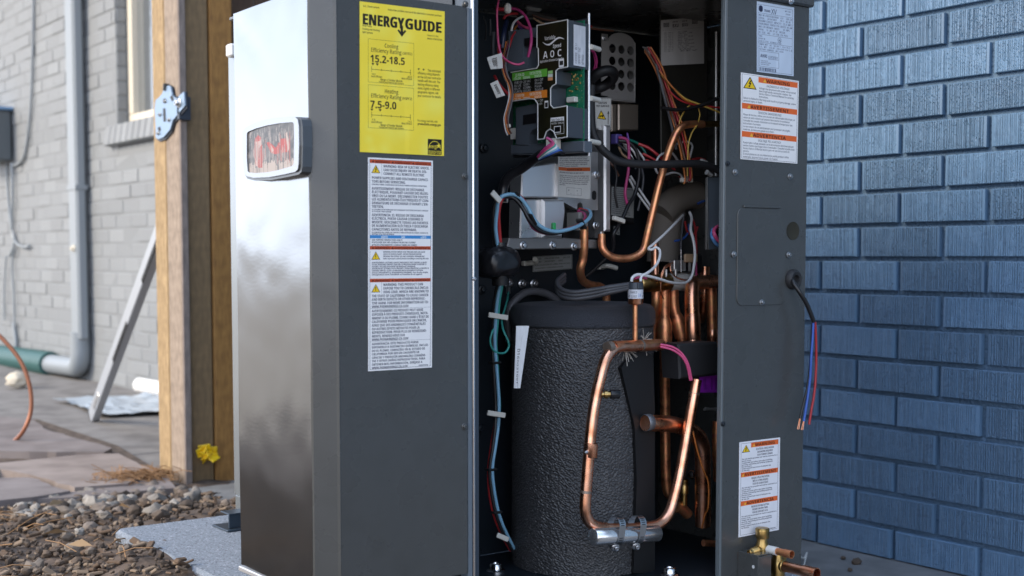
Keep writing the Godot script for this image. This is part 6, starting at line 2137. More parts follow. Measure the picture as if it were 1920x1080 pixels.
func pipes() -> void:
	# foremost loop of copper with a clamped steel cylinder
	var t := thing("copper_loop", "bright copper pipe bent in a long loop in front of the compressor", "copper pipe")
	run("tarnished_pipe", [Vector3(1.3995,0.4825,-1.4910),Vector3(1.3437,0.4834,-1.4850),Vector3(1.2851,0.4848,-1.4750)], 0.0088, M.copper_old, t, 0.0, 18)
	run("pipe", [Vector3(1.3975,0.4818,-1.4900),Vector3(1.3437,0.4826,-1.4850),Vector3(1.2720,0.4855,-1.4720),Vector3(1.2409,0.3998,-1.4680),Vector3(1.2303,0.3292,-1.4660),Vector3(1.2206,0.2226,-1.4660),Vector3(1.2898,0.2074,-1.4660),Vector3(1.3891,0.2025,-1.4660),Vector3(1.4136,0.2662,-1.4660),Vector3(1.4531,0.4259,-1.4680)], 0.0085, M.copper, t, 0.042, 18)
	var st := S()
	lathe(st, [Vector2(0.0098, 0), Vector2(0.0106, 0.001), Vector2(0.0106, 0.021), Vector2(0.0092, 0.022)], Transform3D(up_to(Vector3(1.2281,0.3691,-1.4660) - Vector3(1.2243,0.2900,-1.4660)), Vector3(1.2329,0.3226,-1.4660)), 20)
	put("socket", st, M.copper, t)
	st = S()
	var sp := (Vector3(1.2164,0.3314,-1.4580) - Vector3(1.2307,0.3326,-1.4640)).normalized()
	lathe(st, [Vector2(0.0025, 0.0), Vector2(0.0025, 0.004), Vector2(0.0, 0.008)], Transform3D(up_to(sp), Vector3(1.2239,0.3327,-1.4620)), 10)
	put("solder_tip", st, M.alu, t)
	for q in [[Vector3(1.2796,0.4851,-1.4735), Vector3(1.2699,0.4840,-1.4720), 0.0094], [Vector3(1.2249,0.2740,-1.4660), Vector3(1.2244,0.2700,-1.4660), 0.0091], [Vector3(1.4487,0.4067,-1.4680), Vector3(1.4476,0.4017,-1.4680), 0.0091], [Vector3(1.3523,0.4830,-1.4860), Vector3(1.3474,0.4833,-1.4855), 0.0096]]:
		st = S()
		tube(st, [q[0], q[0].lerp(q[1], 0.5), q[1]], q[2], 16, true, [q[2] - 0.0006, q[2], q[2] - 0.0006])
		put("braze_ring", st, M.braze, t)
	# access port on the loop
	st = S()
	var p0: Vector3 = Vector3(1.2495,0.4153,-1.4660)
	var pd := (Vector3(1.2796,0.4155,-1.4500) - p0).normalized()
	lathe(st, [Vector2(0.004, 0.003), Vector2(0.004, 0.0075), Vector2(0.0062, 0.008), Vector2(0.0062, 0.013), Vector2(0.0046, 0.0135), Vector2(0.0046, 0.017), Vector2(0, 0.017)], Transform3D(up_to(pd), p0), 6)
	put("port", st, M.brass, t)
	st = S()
	lathe(st, [Vector2(0.0055, 0.017), Vector2(0.007, 0.0175), Vector2(0.007, 0.03), Vector2(0.0058, 0.0315), Vector2(0, 0.0315)], Transform3D(up_to(pd), p0), 18)
	put("port_cap", st, M.black_gloss, t)
	var cy := thing("damper_cylinder", "polished steel cylinder strapped under the copper loop by two clamps", "cylinder")
	st = S()
	var c0: Vector3 = Vector3(1.2264,0.2067,-1.4520)
	var c1: Vector3 = Vector3(1.3570,0.1955,-1.4520)
	var cd := (c1 - c0).normalized()
	lathe(st, [Vector2(0, 0), Vector2(0.0115, 0.0), Vector2(0.0127, 0.0012), Vector2(0.0127, (c1 - c0).length() - 0.0012), Vector2(0.0115, (c1 - c0).length()), Vector2(0, (c1 - c0).length())], Transform3D(up_to(cd), c0), 30)
	put("cylinder", st, mat(lin(0.8, 0.81, 0.82), 0.2, 0.9), cy)
	for s in [0.34, 0.66]:
		st = S()
		var q: Vector3 = c0 + (c1 - c0) * s
		var up := Vector3(0, 1, 0.1)
		var side := cd.cross(up).normalized()
		up = side.cross(cd)
		# stadium band round the pipe and the cylinder
		var band := []
		for k in 33:
			var a := TAU * k / 32
			var cc := Vector2(cos(a) * 0.0138, sin(a) * 0.0138)
			if cc.y > 0:
				cc.y += 0.016
			band.append(cc)
		for k in 32:
			var b0: Vector3 = q + side * band[k].x + up * band[k].y
			var b1: Vector3 = q + side * band[k + 1].x + up * band[k + 1].y
			var o: Vector3 = side * band[k].x + up * (band[k].y - (0.016 if band[k].y > 0 else 0.0))
			quad(st, b0 - cd * 0.0062, b0 + cd * 0.0062, b1 + cd * 0.0062, b1 - cd * 0.0062, o)
			quad(st, b0 - cd * 0.0062, b0 + cd * 0.0062, b0 + cd * 0.0062 - o * 0.06, b0 - cd * 0.0062 - o * 0.06, cd)
		put("clamp_band", st, M.zinc, cy)
		st = S()
		for k in 12:
			var a := TAU * (k - 3) / 26.0
			var o := side * cos(a) + up * sin(a)
			rbox(st, q + o * 0.01385 + (up * 0.016 if sin(a) > 0 else Vector3.ZERO), Vector3(0.0011, 0.0006, 0.0068), 0.0001, Basis(o.cross(cd).normalized(), o, cd).orthonormalized())
		put("clamp_slot", st, M.black, cy)
		screw(cy, q - up * 0.0165 + Vector3(0, -0.001, 0.004), Vector3(-0.2, -0.3, 1), 0.0042, M.zinc, "clamp_screw")
		st = S()
		lathe(st, [Vector2(0.0048, -0.007), Vector2(0.0062, -0.006), Vector2(0.0062, 0.004), Vector2(0.0048, 0.005)], Transform3D(up_to(Vector3(-0.2, -0.3, 1)), q - up * 0.0165), 14)
		put("screw_housing", st, M.zinc, cy)
	# pressure switch standing on the loop
	var ps := thing("pressure_switch", "black capped pressure switch on a thin copper stem above the loop", "pressure switch")
	run("stem", [Vector3(1.3381,0.4902,-1.4850),Vector3(1.3379,0.5230,-1.4850),Vector3(1.3376,0.5516,-1.4850)], 0.0042, M.copper_old, ps, 0.0, 12)
	var sb: Vector3 = Vector3(1.3382,0.5483,-1.4850)
	var im := canvas(160, 60, Color8(206, 208, 214))
	txt(im, 40, 4, 20, "RANCO", Color8(50, 50, 56), "mb", 70)
	txt(im, 10, 32, 20, "NO CLOSE", Color8(50, 50, 56), "mb", 100)
	txt(im, 122, 18, 30, "3/4", Color8(50, 90, 170), "mb", 34)
	st = S()
	lathe(st, [Vector2(0.004, -0.003), Vector2(0.0105, -0.001), Vector2(0.0115, 0.001), Vector2(0.0115, 0.007), Vector2(0.0118, 0.0075)], Transform3D(Basis(), sb), 24)
	put("base", st, M.copper, ps)
	st = S()
	lathe(st, [Vector2(0.0119, 0.0075), Vector2(0.0119, 0.0215)], Transform3D(Basis(Vector3.UP, 0.6), sb), 24)
	var lm := mat(Color(1, 1, 1), 0.4)
	lm.albedo_texture = ImageTexture.create_from_image(im)
	lm.uv1_scale = Vector3(-3, -1, 1)
	put("printed_band", st, lm, ps)
	st = S()
	lathe(st, [Vector2(0.0119, 0.0215), Vector2(0.0119, 0.03), Vector2(0.011, 0.032), Vector2(0, 0.032)], Transform3D(Basis(), sb), 24)
	rbox(st, sb + Vector3(-0.003, 0.027, 0.0115), Vector3(0.007, 0.009, 0.003), 0.0008)
	put("cap", st, M.plastic, ps)
	# reversing valve
	var rv := thing("reversing_valve", "brass reversing valve with capillaries and four copper pipes below", "valve")
	st = S()
	var v0: Vector3 = Vector3(1.4469,0.5752,-1.6000)
	var v1: Vector3 = Vector3(1.5765,0.5772,-1.6000)
	var vd := (v1 - v0).normalized()
	var vl := (v1 - v0).length()
	lathe(st, [Vector2(0, 0), Vector2(0.013, 0.0), Vector2(0.0145, 0.002), Vector2(0.0145, vl - 0.002), Vector2(0.013, vl), Vector2(0, vl)], Transform3D(up_to(vd), v0), 28)
	put("valve_body", st, M.brass, rv)
	st = S()
	rbox(st, Vector3(1.5325,0.6048,-1.5950), Vector3(0.028, 0.018, 0.012), 0.001)
	put("pilot_valve", st, M.galv, rv)
	for q in [Vector3(1.4990,0.5987,-1.5880), Vector3(1.5209,0.5986,-1.5880)]:
		st = S()
		tube(st, [q, q - Vector3(0, 0.012, 0)], 0.0028, 8)
		put("pilot_port", st, M.galv, rv)
	for w in [[Vector3(1.5071,0.6094,-1.5800),Vector3(1.4907,0.6059,-1.5780),Vector3(1.4800,0.5928,-1.5780),Vector3(1.4796,0.5769,-1.5800),Vector3(1.4817,0.5610,-1.5820),Vector3(1.4906,0.5501,-1.5850)], [Vector3(1.5010,0.6085,-1.5800),Vector3(1.4976,0.5962,-1.5750),Vector3(1.5099,0.5855,-1.5750),Vector3(1.5308,0.5808,-1.5750),Vector3(1.5480,0.5815,-1.5800)], [Vector3(1.4611,0.5859,-1.5820),Vector3(1.4712,0.5796,-1.5800),Vector3(1.4789,0.5849,-1.5780),Vector3(1.4859,0.5989,-1.5780),Vector3(1.4979,0.6068,-1.5780)]]:
		run("capillary", w, 0.0013, M.copper, rv, 0.0, 7)
	im = canvas(200, 70, Color8(196, 192, 184))
	for y in 8:
		for x in 10:
			if (x * 7 + y * 5 + x * y) % 3 != 0:
				bar(im, 42 + x * 4, 12 + y * 6, 45 + x * 4, 17 + y * 6, Color8(80, 78, 76))
	txt(im, 100, 24, 18, "V-12690", Color8(90, 88, 86), "m", 70)
	st = S()
	lathe(st, [Vector2(0.015, 0.068), Vector2(0.015, vl - 0.007)], Transform3D(up_to(vd), v0), 28)
	put("paper_band", st, mat(lin(0.5, 0.48, 0.44), 0.6), rv)
	st = S()
	rbox(st, Vector3(1.5660,0.6082,-1.6000), Vector3(0.032, 0.032, 0.03), 0.003)
	put("solenoid_coil", st, M.black_gloss, rv)
	st = S()
	rbox(st, Vector3(1.5515,0.6173,-1.5840), Vector3(0.03, 0.014, 0.004), 0.001)
	put("coil_label", st, M.w_tan, rv)
	st = S()
	for w in [[Vector3(1.5232,0.6315,-1.5780),Vector3(1.5237,0.5942,-1.5780)], [Vector3(1.5237,0.5933,-1.5780),Vector3(1.5534,0.5922,-1.5780)], [Vector3(1.5534,0.5922,-1.5780),Vector3(1.5529,0.6298,-1.5780)]]:
		tube(st, w, 0.0012, 6)
	put("coil_yoke", st, M.zinc, rv)
	for w in [[[Vector3(1.4934,0.5674,-1.6050),Vector3(1.4924,0.5406,-1.6050),Vector3(1.5042,0.5129,-1.6200),Vector3(1.5090,0.4669,-1.6300)], 0.0082, "copper_old"], [[Vector3(1.5070,0.5655,-1.6000),Vector3(1.5073,0.5315,-1.6000),Vector3(1.5079,0.4776,-1.6000),Vector3(1.5197,0.3676,-1.6100),Vector3(1.5235,0.2391,-1.6100),Vector3(1.5351,0.2102,-1.6100),Vector3(1.5664,0.1912,-1.6200)], 0.0088, "copper_old"], [[Vector3(1.5278,0.5670,-1.6000),Vector3(1.5294,0.5355,-1.6000),Vector3(1.5349,0.5039,-1.5950),Vector3(1.5416,0.4723,-1.5900),Vector3(1.5534,0.4309,-1.5900)], 0.0088, "copper_old"], [[Vector3(1.4937,0.6432,-1.6100),Vector3(1.4940,0.6075,-1.6100),Vector3(1.4908,0.5853,-1.6050)], 0.0066, "copper"]]:
		run("pipe", w[0], w[1], M[w[2]], rv, 0.0, 14)
	for w in [[Vector3(1.5076,0.5100,-1.6000), Vector3(1.5079,0.4758,-1.6000)], [Vector3(1.5333,0.5148,-1.5960), Vector3(1.5409,0.4840,-1.5920)]]:
		st = S()
		var d: Vector3 = w[1] - w[0]
		lathe(st, [Vector2(0.009, -0.008), Vector2(0.0122, 0.002), Vector2(0.0128, 0.006), Vector2(0.0128, d.length()), Vector2(0.011, d.length() + 0.0005)], Transform3D(up_to(d), w[0]), 20)
		put("socket", st, M.copper_old, rv)
	# big pipe leaving the valve to the right
	var bp := thing("suction_pipe", "wide bright copper pipe hooking down right of the brass valve", "copper pipe")
	run("pipe", [Vector3(1.6126,0.5771,-1.5850),Vector3(1.5322,0.5766,-1.5600),Vector3(1.5264,0.5502,-1.5550),Vector3(1.5212,0.4755,-1.5450)], 0.012, M.copper, bp, 0.035, 20)
	st = S()
	lathe(st, [Vector2(0.0121, -0.001), Vector2(0.0126, 0.0), Vector2(0.0126, 0.045), Vector2(0.0121, 0.046)], Transform3D(up_to(Vector3(1.5229,0.5327,-1.5500) - Vector3(1.5221,0.4799,-1.5460)), Vector3(1.5221,0.4799,-1.5460)), 22)
	put("sleeve", st, M.copper, bp)
	var lw := thing("liquid_pipes", "two narrow copper pipes at the right edge of the opening", "copper pipe")
	run("pipe", [Vector3(1.6017,0.6026,-1.6000),Vector3(1.6010,0.5614,-1.6000),Vector3(1.6038,0.5290,-1.6050),Vector3(1.6100,0.5098,-1.6200)], 0.0085, M.copper, lw, 0.0, 14)
	run("pipe", [Vector3(1.5974,0.5664,-1.5800),Vector3(1.5994,0.5208,-1.5800),Vector3(1.6014,0.4658,-1.5800)], 0.0092, M.copper_old, lw, 0.0, 14)
	st = S()
	lathe(st, [Vector2(0.0092, 0), Vector2(0.0102, 0.001), Vector2(0.0102, 0.02), Vector2(0.0092, 0.021)], Transform3D(Basis(), Vector3(1.6013,0.4750,-1.5800)), 18)
	put("socket", st, M.copper, lw)
	run("pipe", [Vector3(1.5855,0.3414,-1.5500),Vector3(1.5848,0.3050,-1.5500),Vector3(1.5985,0.2383,-1.5600)], 0.009, M.copper_old, lw, 0.0, 14)
	run("pipe", [Vector3(1.5040,0.1525,-1.5000),Vector3(1.5423,0.1456,-1.5000)], 0.0055, M.copper_old, lw, 0.0, 12)
	# elbow low in the compartment
	var el := thing("discharge_elbow", "stained thick copper elbow turning down behind the loop", "copper pipe")
	run("pipe", [Vector3(1.3632,0.3622,-1.4870),Vector3(1.4333,0.3548,-1.4900),Vector3(1.4925,0.3283,-1.4920),Vector3(1.5124,0.1789,-1.5100)], 0.013, M.copper, el, 0.06, 20)
	st = S()
	lathe(st, [Vector2(0.0125, 0), Vector2(0.0135, 0.001), Vector2(0.0135, 0.011), Vector2(0.0125, 0.012)], Transform3D(up_to(Vector3(1, 0, 0)), Vector3(1.3609,0.3623,-1.4870)), 20)
	put("collar", st, mat(lin(0.2, 0.2, 0.21), 0.5, 0.7), el)
	run("sensor_wire", [Vector3(1.4518,0.3439,-1.4740),Vector3(1.4585,0.3163,-1.4720),Vector3(1.4732,0.2807,-1.4720),Vector3(1.4884,0.2572,-1.4750),Vector3(1.4940,0.2167,-1.4800),Vector3(1.4970,0.2017,-1.4900),Vector3(1.5000,0.1777,-1.5000)], 0.0014, M.w_orange, el, 0.0, 6)
	var sc := thing("service_fitting", "small brass service fitting with a plated cap behind the loop", "fitting")
	st = S()
	lathe(st, [Vector2(0, 0), Vector2(0.0065, 0.001), Vector2(0.008, 0.006), Vector2(0.0065, 0.011), Vector2(0, 0.012)], Transform3D(up_to(Vector3(0.1, 0.1, 1)), Vector3(1.5018,0.2622,-1.5300)), 16)
	put("plated_cap", st, M.chrome, sc)
	st = S()
	lathe(st, [Vector2(0, -0.03), Vector2(0.0055, -0.03), Vector2(0.0055, -0.012), Vector2(0.0075, -0.011), Vector2(0.0075, 0.0), Vector2(0.006, 0.004), Vector2(0.0066, 0.006), Vector2(0.0066, 0.012), Vector2(0, 0.013)], Transform3D(Basis(), Vector3(1.4935,0.2411,-1.5350)), 10)
	put("body", st, M.brass, sc)
	run("pipe", [Vector3(1.4806,0.2089,-1.5400),Vector3(1.4952,0.2028,-1.5400),Vector3(1.5075,0.1924,-1.5400)], 0.009, M.copper_old, sc, 0.0, 14)
	# rubber wrapped suction loop, high at right
	var su := thing("insulated_pipe", "thick dark foam insulated pipe arching over at the upper right", "insulated pipe")
	run("foam_leg", [Vector3(1.5780,0.6097,-1.6800),Vector3(1.5814,0.6490,-1.6800),Vector3(1.5862,0.6817,-1.6800),Vector3(1.5963,0.7034,-1.6800)], 0.029, M.foam, su, 0.0, 24)
	run("foam_arch", [Vector3(1.5621,0.6931,-1.6680),Vector3(1.5870,0.7148,-1.6650),Vector3(1.6220,0.7277,-1.6600),Vector3(1.6551,0.7228,-1.6550),Vector3(1.6636,0.7012,-1.6500)], 0.0245, M.foam, su, 0.0, 24)
	run("foam_leg", [Vector3(1.6623,0.7002,-1.6500),Vector3(1.6629,0.6587,-1.6500),Vector3(1.6635,0.6153,-1.6500)], 0.021, M.foam, su, 0.0, 24)
	run("foam_collar", [Vector3(1.6635,0.6181,-1.6500),Vector3(1.6637,0.6011,-1.6500)], 0.0255, M.foam, su, 0.0, 24)
	run("tie", [Vector3(1.6121,0.7115,-1.6300),Vector3(1.6256,0.7164,-1.6280),Vector3(1.6412,0.7177,-1.6280)], 0.0022, M.w_blue, su, 0.0, 6)
	# black foam block and its purple tag
	var fb := thing("foam_block", "square black foam block at the right edge with purple label below", "foam block")
	st = S()
	prism(st, [Vector2(1.4198,0.4834),Vector2(1.5081,0.4833),Vector2(1.5113,0.4307),Vector2(1.4239,0.4278)], -0.04, 0.0, Transform3D(Basis(), Vector3(0, 0, -1.475)), 0.003)
	put("block", st, M.rubber, fb)
	im = canvas(140, 110, Color8(140, 40, 170))
	for x in [30, 38, 44, 84, 90, 112, 120]:
		bar(im, x, 14, x + 4, 90, Color8(86, 30, 110))
	sticker("purple_label", [Vector3(1.4808,0.4269,-1.4900), Vector3(1.5255,0.4279,-1.4900), Vector3(1.5259,0.3992,-1.4900), Vector3(1.4823,0.4019,-1.4900)], im, fb, Vector3(0, 0, 1), "purple label")
	st = S()
	tube(st, [Vector3(1.5023,0.3719,-1.5000), Vector3(1.5328,0.3716,-1.5000)], 0.0022, 6)
	tube(st, [Vector3(1.5047,0.3744,-1.5000), Vector3(1.5341,0.3688,-1.5000)], 0.0018, 6)
	put("wire_clip", st, M.galv, fb)
	# upper bare pipes
	var hp := thing("hot_gas_pipe", "slim copper pipe running from the right edge down to the drive", "copper pipe")
	run("pipe", [Vector3(1.5435,0.8378,-1.5500),Vector3(1.4986,0.8325,-1.5500),Vector3(1.4810,0.8095,-1.5550),Vector3(1.4603,0.7504,-1.5600),Vector3(1.4377,0.6640,-1.5650),Vector3(1.4297,0.6295,-1.5700),Vector3(1.4054,0.6174,-1.5750),Vector3(1.3734,0.6191,-1.5800),Vector3(1.3574,0.6327,-1.5850),Vector3(1.3593,0.6549,-1.5900)], 0.0062, M.copper_old, hp, 0.0, 16)
	run("pipe", [Vector3(1.5472,0.8380,-1.5500),Vector3(1.5959,0.8418,-1.5500)], 0.0052, M.brass, hp, 0.0, 14)
	var dp := thing("drive_cooling_pipe", "short copper pipe dropping out of the drive behind the jacket", "copper pipe")
	run("pipe", [Vector3(1.3310,0.6675,-1.6000),Vector3(1.3311,0.6378,-1.6000),Vector3(1.3332,0.6166,-1.6050),Vector3(1.3319,0.5995,-1.6100),Vector3(1.3488,0.5821,-1.6250),Vector3(1.3761,0.5737,-1.6400),Vector3(1.4119,0.5694,-1.6550),Vector3(1.4334,0.5581,-1.6650),Vector3(1.4391,0.5218,-1.6700)], 0.0068, M.copper_old, dp, 0.0, 16)
	st = S()
	lathe(st, [Vector2(0.007, 0), Vector2(0.0078, 0.001), Vector2(0.0078, 0.004), Vector2(0.007, 0.005)], Transform3D(up_to(Vector3(0.05, 1, 0)), Vector3(1.3326,0.6293,-1.6030)), 18)
	put("braze_ring", st, mat(lin(0.15, 0.14, 0.13), 0.5, 0.6), dp)
	# junction box at the right edge
	var jb := thing("junction_box", "open grey sheet metal junction box inside the right edge", "junction box")
	st = S()
	prism(st, [Vector2(1.4806,0.7436),Vector2(1.5175,0.7466),Vector2(1.5193,0.6319),Vector2(1.4845,0.6318)], -0.0015, 0.0, Transform3D(Basis(), Vector3(0, 0, -1.475)))
	put("back", st, mat(lin(0.11, 0.135, 0.16), 0.4), jb)
	st = S()
	var j0: Vector3 = Vector3(1.4764,0.7442,-1.4720)
	var j1: Vector3 = Vector3(1.4803,0.6310,-1.4720)
	tube(st, [j0, j1], 0.0011, 6)
	tube(st, [j0, Vector3(1.5144,0.7472,-1.4720)], 0.0011, 6)
	tube(st, [j1, Vector3(1.5162,0.6328,-1.4720)], 0.0011, 6)
	span(st, Vector3(j0.x, j1.y, -1.476), Vector3(j0.x + 0.0012, j0.y, -1.472), 0.0003)
	put("rim", st, M.paint, jb)

func bundle(parent: Node, mats: Array, path: Array, r: float, spread: float, seed_: int) -> void:
	rng.seed = seed_
	for i in mats.size():
		var a := 2.3 + TAU * i / mats.size()
		var o := Vector3(cos(a), sin(a) * 0.5, sin(a)) * spread
		var ps := []
		for k in path.size():
			ps.append(path[k] + o.rotated(Vector3.UP, k * 0.14) + Vector3(rng.randfn(0, 0.0006), 0, rng.randfn(0, 0.0006)))
		run("wire", ps, r, M["w_" + mats[i]], parent, 0.0, 8)

func tie(parent: Node, a: Vector3, b: Vector3, w := 0.006) -> void:
	var st := S()
	var d := (b - a).normalized()
	var up := d.cross(Vector3(0, 0, 1)).normalized()
	rbox(st, (a + b) * 0.5, Vector3((b - a).length(), w, 0.0035), 0.0008, Basis(d, up, d.cross(up)))
	put("cable_tie", st, M.nylon, parent)

func wires() -> void:
	# taped choke and the motor leads through it
	var ch := thing("taped_choke", "fat lump of cable wrapped in shiny black tape at left", "cable choke")
	var st := S()
	var n := FastNoiseLite.new()
	n.seed = 8
	n.frequency = 30.0
	var cc: Vector3 = Vector3(1.1600,0.6127,-1.6000)
	var P := func(i: int, k: int) -> Vector3:
		var th := PI * clampi(i, 0, 22) / 22.0
		var ph := TAU * posmod(k, 36) / 36.0
		var d := Vector3(sin(th) * cos(ph), cos(th), sin(th) * sin(ph))
		var q := Vector3(signf(d.x) * pow(absf(d.x), 0.62), signf(d.y) * pow(absf(d.y), 0.6), signf(d.z) * pow(absf(d.z), 0.8)) * Vector3(0.033, 0.023, 0.024)
		q.y -= 0.12 * absf(q.x)
		return cc + q * (1.0 + 0.16 * n.get_noise_3dv(q * 1.2) + 0.12 * absf(n.get_noise_3dv(q * 2.5 + Vector3(3, 1, 2))))
	var NN := func(i: int, k: int) -> Vector3:
		var q: Vector3 = (P.call(i + 1, k) - P.call(i - 1, k)).cross(P.call(i, k + 1) - P.call(i, k - 1)).normalized()
		var o: Vector3 = P.call(i, k) - cc
		return (q if q.dot(o) > 0 else -q) if q.length() > 0.5 else o.normalized()
	for i in 22:
		for k in 36:
			tri(st, P.call(i, k), P.call(i, k + 1), P.call(i + 1, k + 1), NN.call(i, k), NN.call(i, k + 1), NN.call(i + 1, k + 1))
			tri(st, P.call(i, k), P.call(i + 1, k + 1), P.call(i + 1, k), NN.call(i, k), NN.call(i + 1, k + 1), NN.call(i + 1, k))
	put("tape_wrap", st, M.black_gloss, ch)
	run("tape_neck", [Vector3(1.1660,0.6289,-1.6000),Vector3(1.1650,0.6354,-1.6000),Vector3(1.1650,0.6410,-1.6000)], 0.011, M.black_gloss, ch, 0.0, 14)
	run("tape_tail", [Vector3(1.1629,0.5982,-1.6000),Vector3(1.1659,0.5884,-1.6000),Vector3(1.1669,0.5763,-1.6000)], 0.013, M.black, ch, 0.0, 14)
	var ml := thing("motor_leads", "light blue, red and black leads looping from the choke to the drive", "wires")
	var arc := [Vector3(1.1620,0.6329,-1.6000),Vector3(1.1554,0.6610,-1.5950),Vector3(1.1508,0.6848,-1.5900),Vector3(1.1521,0.7038,-1.5850),Vector3(1.1633,0.7111,-1.5800),Vector3(1.1759,0.7079,-1.5700),Vector3(1.1872,0.6928,-1.5650),Vector3(1.1945,0.6753,-1.5600),Vector3(1.2087,0.6627,-1.5600),Vector3(1.2344,0.6565,-1.5600),Vector3(1.2658,0.6609,-1.5600),Vector3(1.3006,0.6706,-1.5700),Vector3(1.3219,0.6812,-1.5800),Vector3(1.3322,0.6902,-1.5950),Vector3(1.3314,0.6940,-1.6100)]
	bundle(ml, ["sky_blue", "black", "magenta", "red"], arc, 0.0031, 0.0042, 2)
	for q in [arc[5], arc[7], arc[11]]:
		st = S()
		rbox(st, q, Vector3(0.005, 0.02, 0.016), 0.002, Basis(Vector3(0, 0, 1), 0.6))
		put("black_tie", st, M.black, ml)
	tie(ml, Vector3(1.1286,0.7152,-1.5700), Vector3(1.1442,0.7015,-1.5700), 0.009)
	tie(ml, Vector3(1.1660,0.7055,-1.6000), Vector3(1.1801,0.7050,-1.6000), 0.007)
	tie(ml, Vector3(1.1908,0.7009,-1.5900), Vector3(1.1990,0.7052,-1.5900), 0.006)
	run("black_lead", [Vector3(1.1690,0.7031,-1.6000),Vector3(1.1721,0.7257,-1.6000),Vector3(1.1757,0.7415,-1.5900),Vector3(1.1846,0.7506,-1.5750),Vector3(1.1907,0.7638,-1.5500),Vector3(1.1874,0.7720,-1.5200)], 0.0075, M.black_gloss, ml, 0.0, 12)
	# harness running down beside the jacket
	var dh := thing("compressor_harness", "red, blue and green wires tied down the wall left of the jacket", "wires")
	var dn := [Vector3(1.1805,0.5798,-1.6200),Vector3(1.1816,0.5508,-1.6300),Vector3(1.1858,0.5213,-1.6400),Vector3(1.1873,0.4877,-1.6450),Vector3(1.1883,0.4542,-1.6450),Vector3(1.1914,0.4205,-1.6450),Vector3(1.1934,0.3867,-1.6450),Vector3(1.1913,0.3531,-1.6450),Vector3(1.1851,0.3199,-1.6450),Vector3(1.1799,0.2866,-1.6450),Vector3(1.1819,0.2526,-1.6450),Vector3(1.1901,0.2177,-1.6450),Vector3(1.2063,0.1850,-1.6500),Vector3(1.2327,0.1495,-1.6600)]
	bundle(dh, ["sky_blue", "black", "red", "teal"], dn, 0.0028, 0.0034, 5)
	run("green_wire", [Vector3(1.2696,0.5614,-1.7200),Vector3(1.2527,0.5500,-1.7000),Vector3(1.2327,0.5355,-1.6800),Vector3(1.2128,0.5198,-1.6600),Vector3(1.2049,0.5038,-1.6450),Vector3(1.2095,0.4888,-1.6400),Vector3(1.2116,0.4786,-1.6400),Vector3(1.2043,0.4697,-1.6400),Vector3(1.1919,0.4694,-1.6400),Vector3(1.1806,0.4757,-1.6400),Vector3(1.1755,0.4884,-1.6400),Vector3(1.1796,0.5032,-1.6400),Vector3(1.1904,0.5127,-1.6450),Vector3(1.1982,0.5206,-1.6500)], 0.0017, M.w_teal, dh, 0.0, 8)
	for w in [[Vector3(1.1668,0.5304,-1.6320), Vector3(1.2036,0.5245,-1.6320)], [Vector3(1.1646,0.3782,-1.6320), Vector3(1.1984,0.3716,-1.6320)], [Vector3(1.1886,0.1821,-1.6400), Vector3(1.2105,0.1716,-1.6400)]]:
		tie(dh, w[0], w[1], 0.008)
	for q in [dn[4], dn[9], dn[11]]:
		st = S()
		rbox(st, q, Vector3(0.017, 0.004, 0.015), 0.0015)
		put("black_tie", st, M.black, dh)
	var gl := thing("ground_lug", "plated ring lug of the green earth wire on the rear wall", "lug")
	screw(gl, Vector3(1.2859,0.5757,-1.7420), Vector3(0, 0, 1), 0.006, M.zinc)
	st = S()
	tube(st, [Vector3(1.2807,0.5697,-1.7350), Vector3(1.2770,0.5593,-1.7300)], 0.0035, 8)
	put("barrel", st, M.zinc, gl)
	run("dark_hose", [Vector3(1.2718,0.4805,-1.7200),Vector3(1.2685,0.5158,-1.7200),Vector3(1.2773,0.5419,-1.7200),Vector3(1.3049,0.5599,-1.7200),Vector3(1.3385,0.5603,-1.7200),Vector3(1.3670,0.5490,-1.7200),Vector3(1.3844,0.5306,-1.7200)], 0.0065, M.w_grey, get_node("compressor_harness"), 0.0, 10)
	# small wires at the upper left around the controller
	var cw := thing("control_wires", "tangle of pink, red, brown and white wires left of the controller", "wires")
	run("pink_loop", [Vector3(1.1352,0.9988,-1.5600),Vector3(1.1240,0.9761,-1.5500),Vector3(1.1250,0.9457,-1.5500),Vector3(1.1242,0.9220,-1.5450),Vector3(1.1282,0.9080,-1.5400),Vector3(1.1343,0.8997,-1.5300),Vector3(1.1440,0.8976,-1.5250),Vector3(1.1509,0.9007,-1.5200)], 0.0016, M.w_pink, cw, 0.0, 8)
	run("pink_loop", [Vector3(1.1546,0.9841,-1.5600),Vector3(1.1608,0.9817,-1.5500),Vector3(1.1622,0.9720,-1.5350),Vector3(1.1634,0.9576,-1.5250),Vector3(1.1597,0.9406,-1.5150),Vector3(1.1549,0.9242,-1.5100),Vector3(1.1539,0.9080,-1.5150)], 0.0022, M.w_magenta, cw, 0.0, 8)
	run("pink_wire", [Vector3(1.1962,0.9772,-1.6000),Vector3(1.1913,0.9660,-1.5800),Vector3(1.1921,0.9585,-1.5600),Vector3(1.2062,0.9584,-1.5600)], 0.0022, M.w_pink, cw, 0.0, 8)
	run("purple_wire", [Vector3(1.2037,0.9739,-1.6100),Vector3(1.2008,0.9620,-1.5900),Vector3(1.2018,0.9562,-1.5700),Vector3(1.2159,0.9544,-1.5700)], 0.002, M.w_purple, cw, 0.0, 8)
	run("white_wire", [Vector3(1.1723,0.9561,-1.5800),Vector3(1.1753,0.9666,-1.5800),Vector3(1.1908,0.9768,-1.5900),Vector3(1.2104,0.9852,-1.6000)], 0.0018, M.w_white, cw, 0.0, 8)
	run("red_wire", [Vector3(1.1448,0.9860,-1.5800),Vector3(1.1556,0.9857,-1.5800),Vector3(1.1654,0.9883,-1.5800)], 0.0028, M.w_red, cw, 0.0, 8)
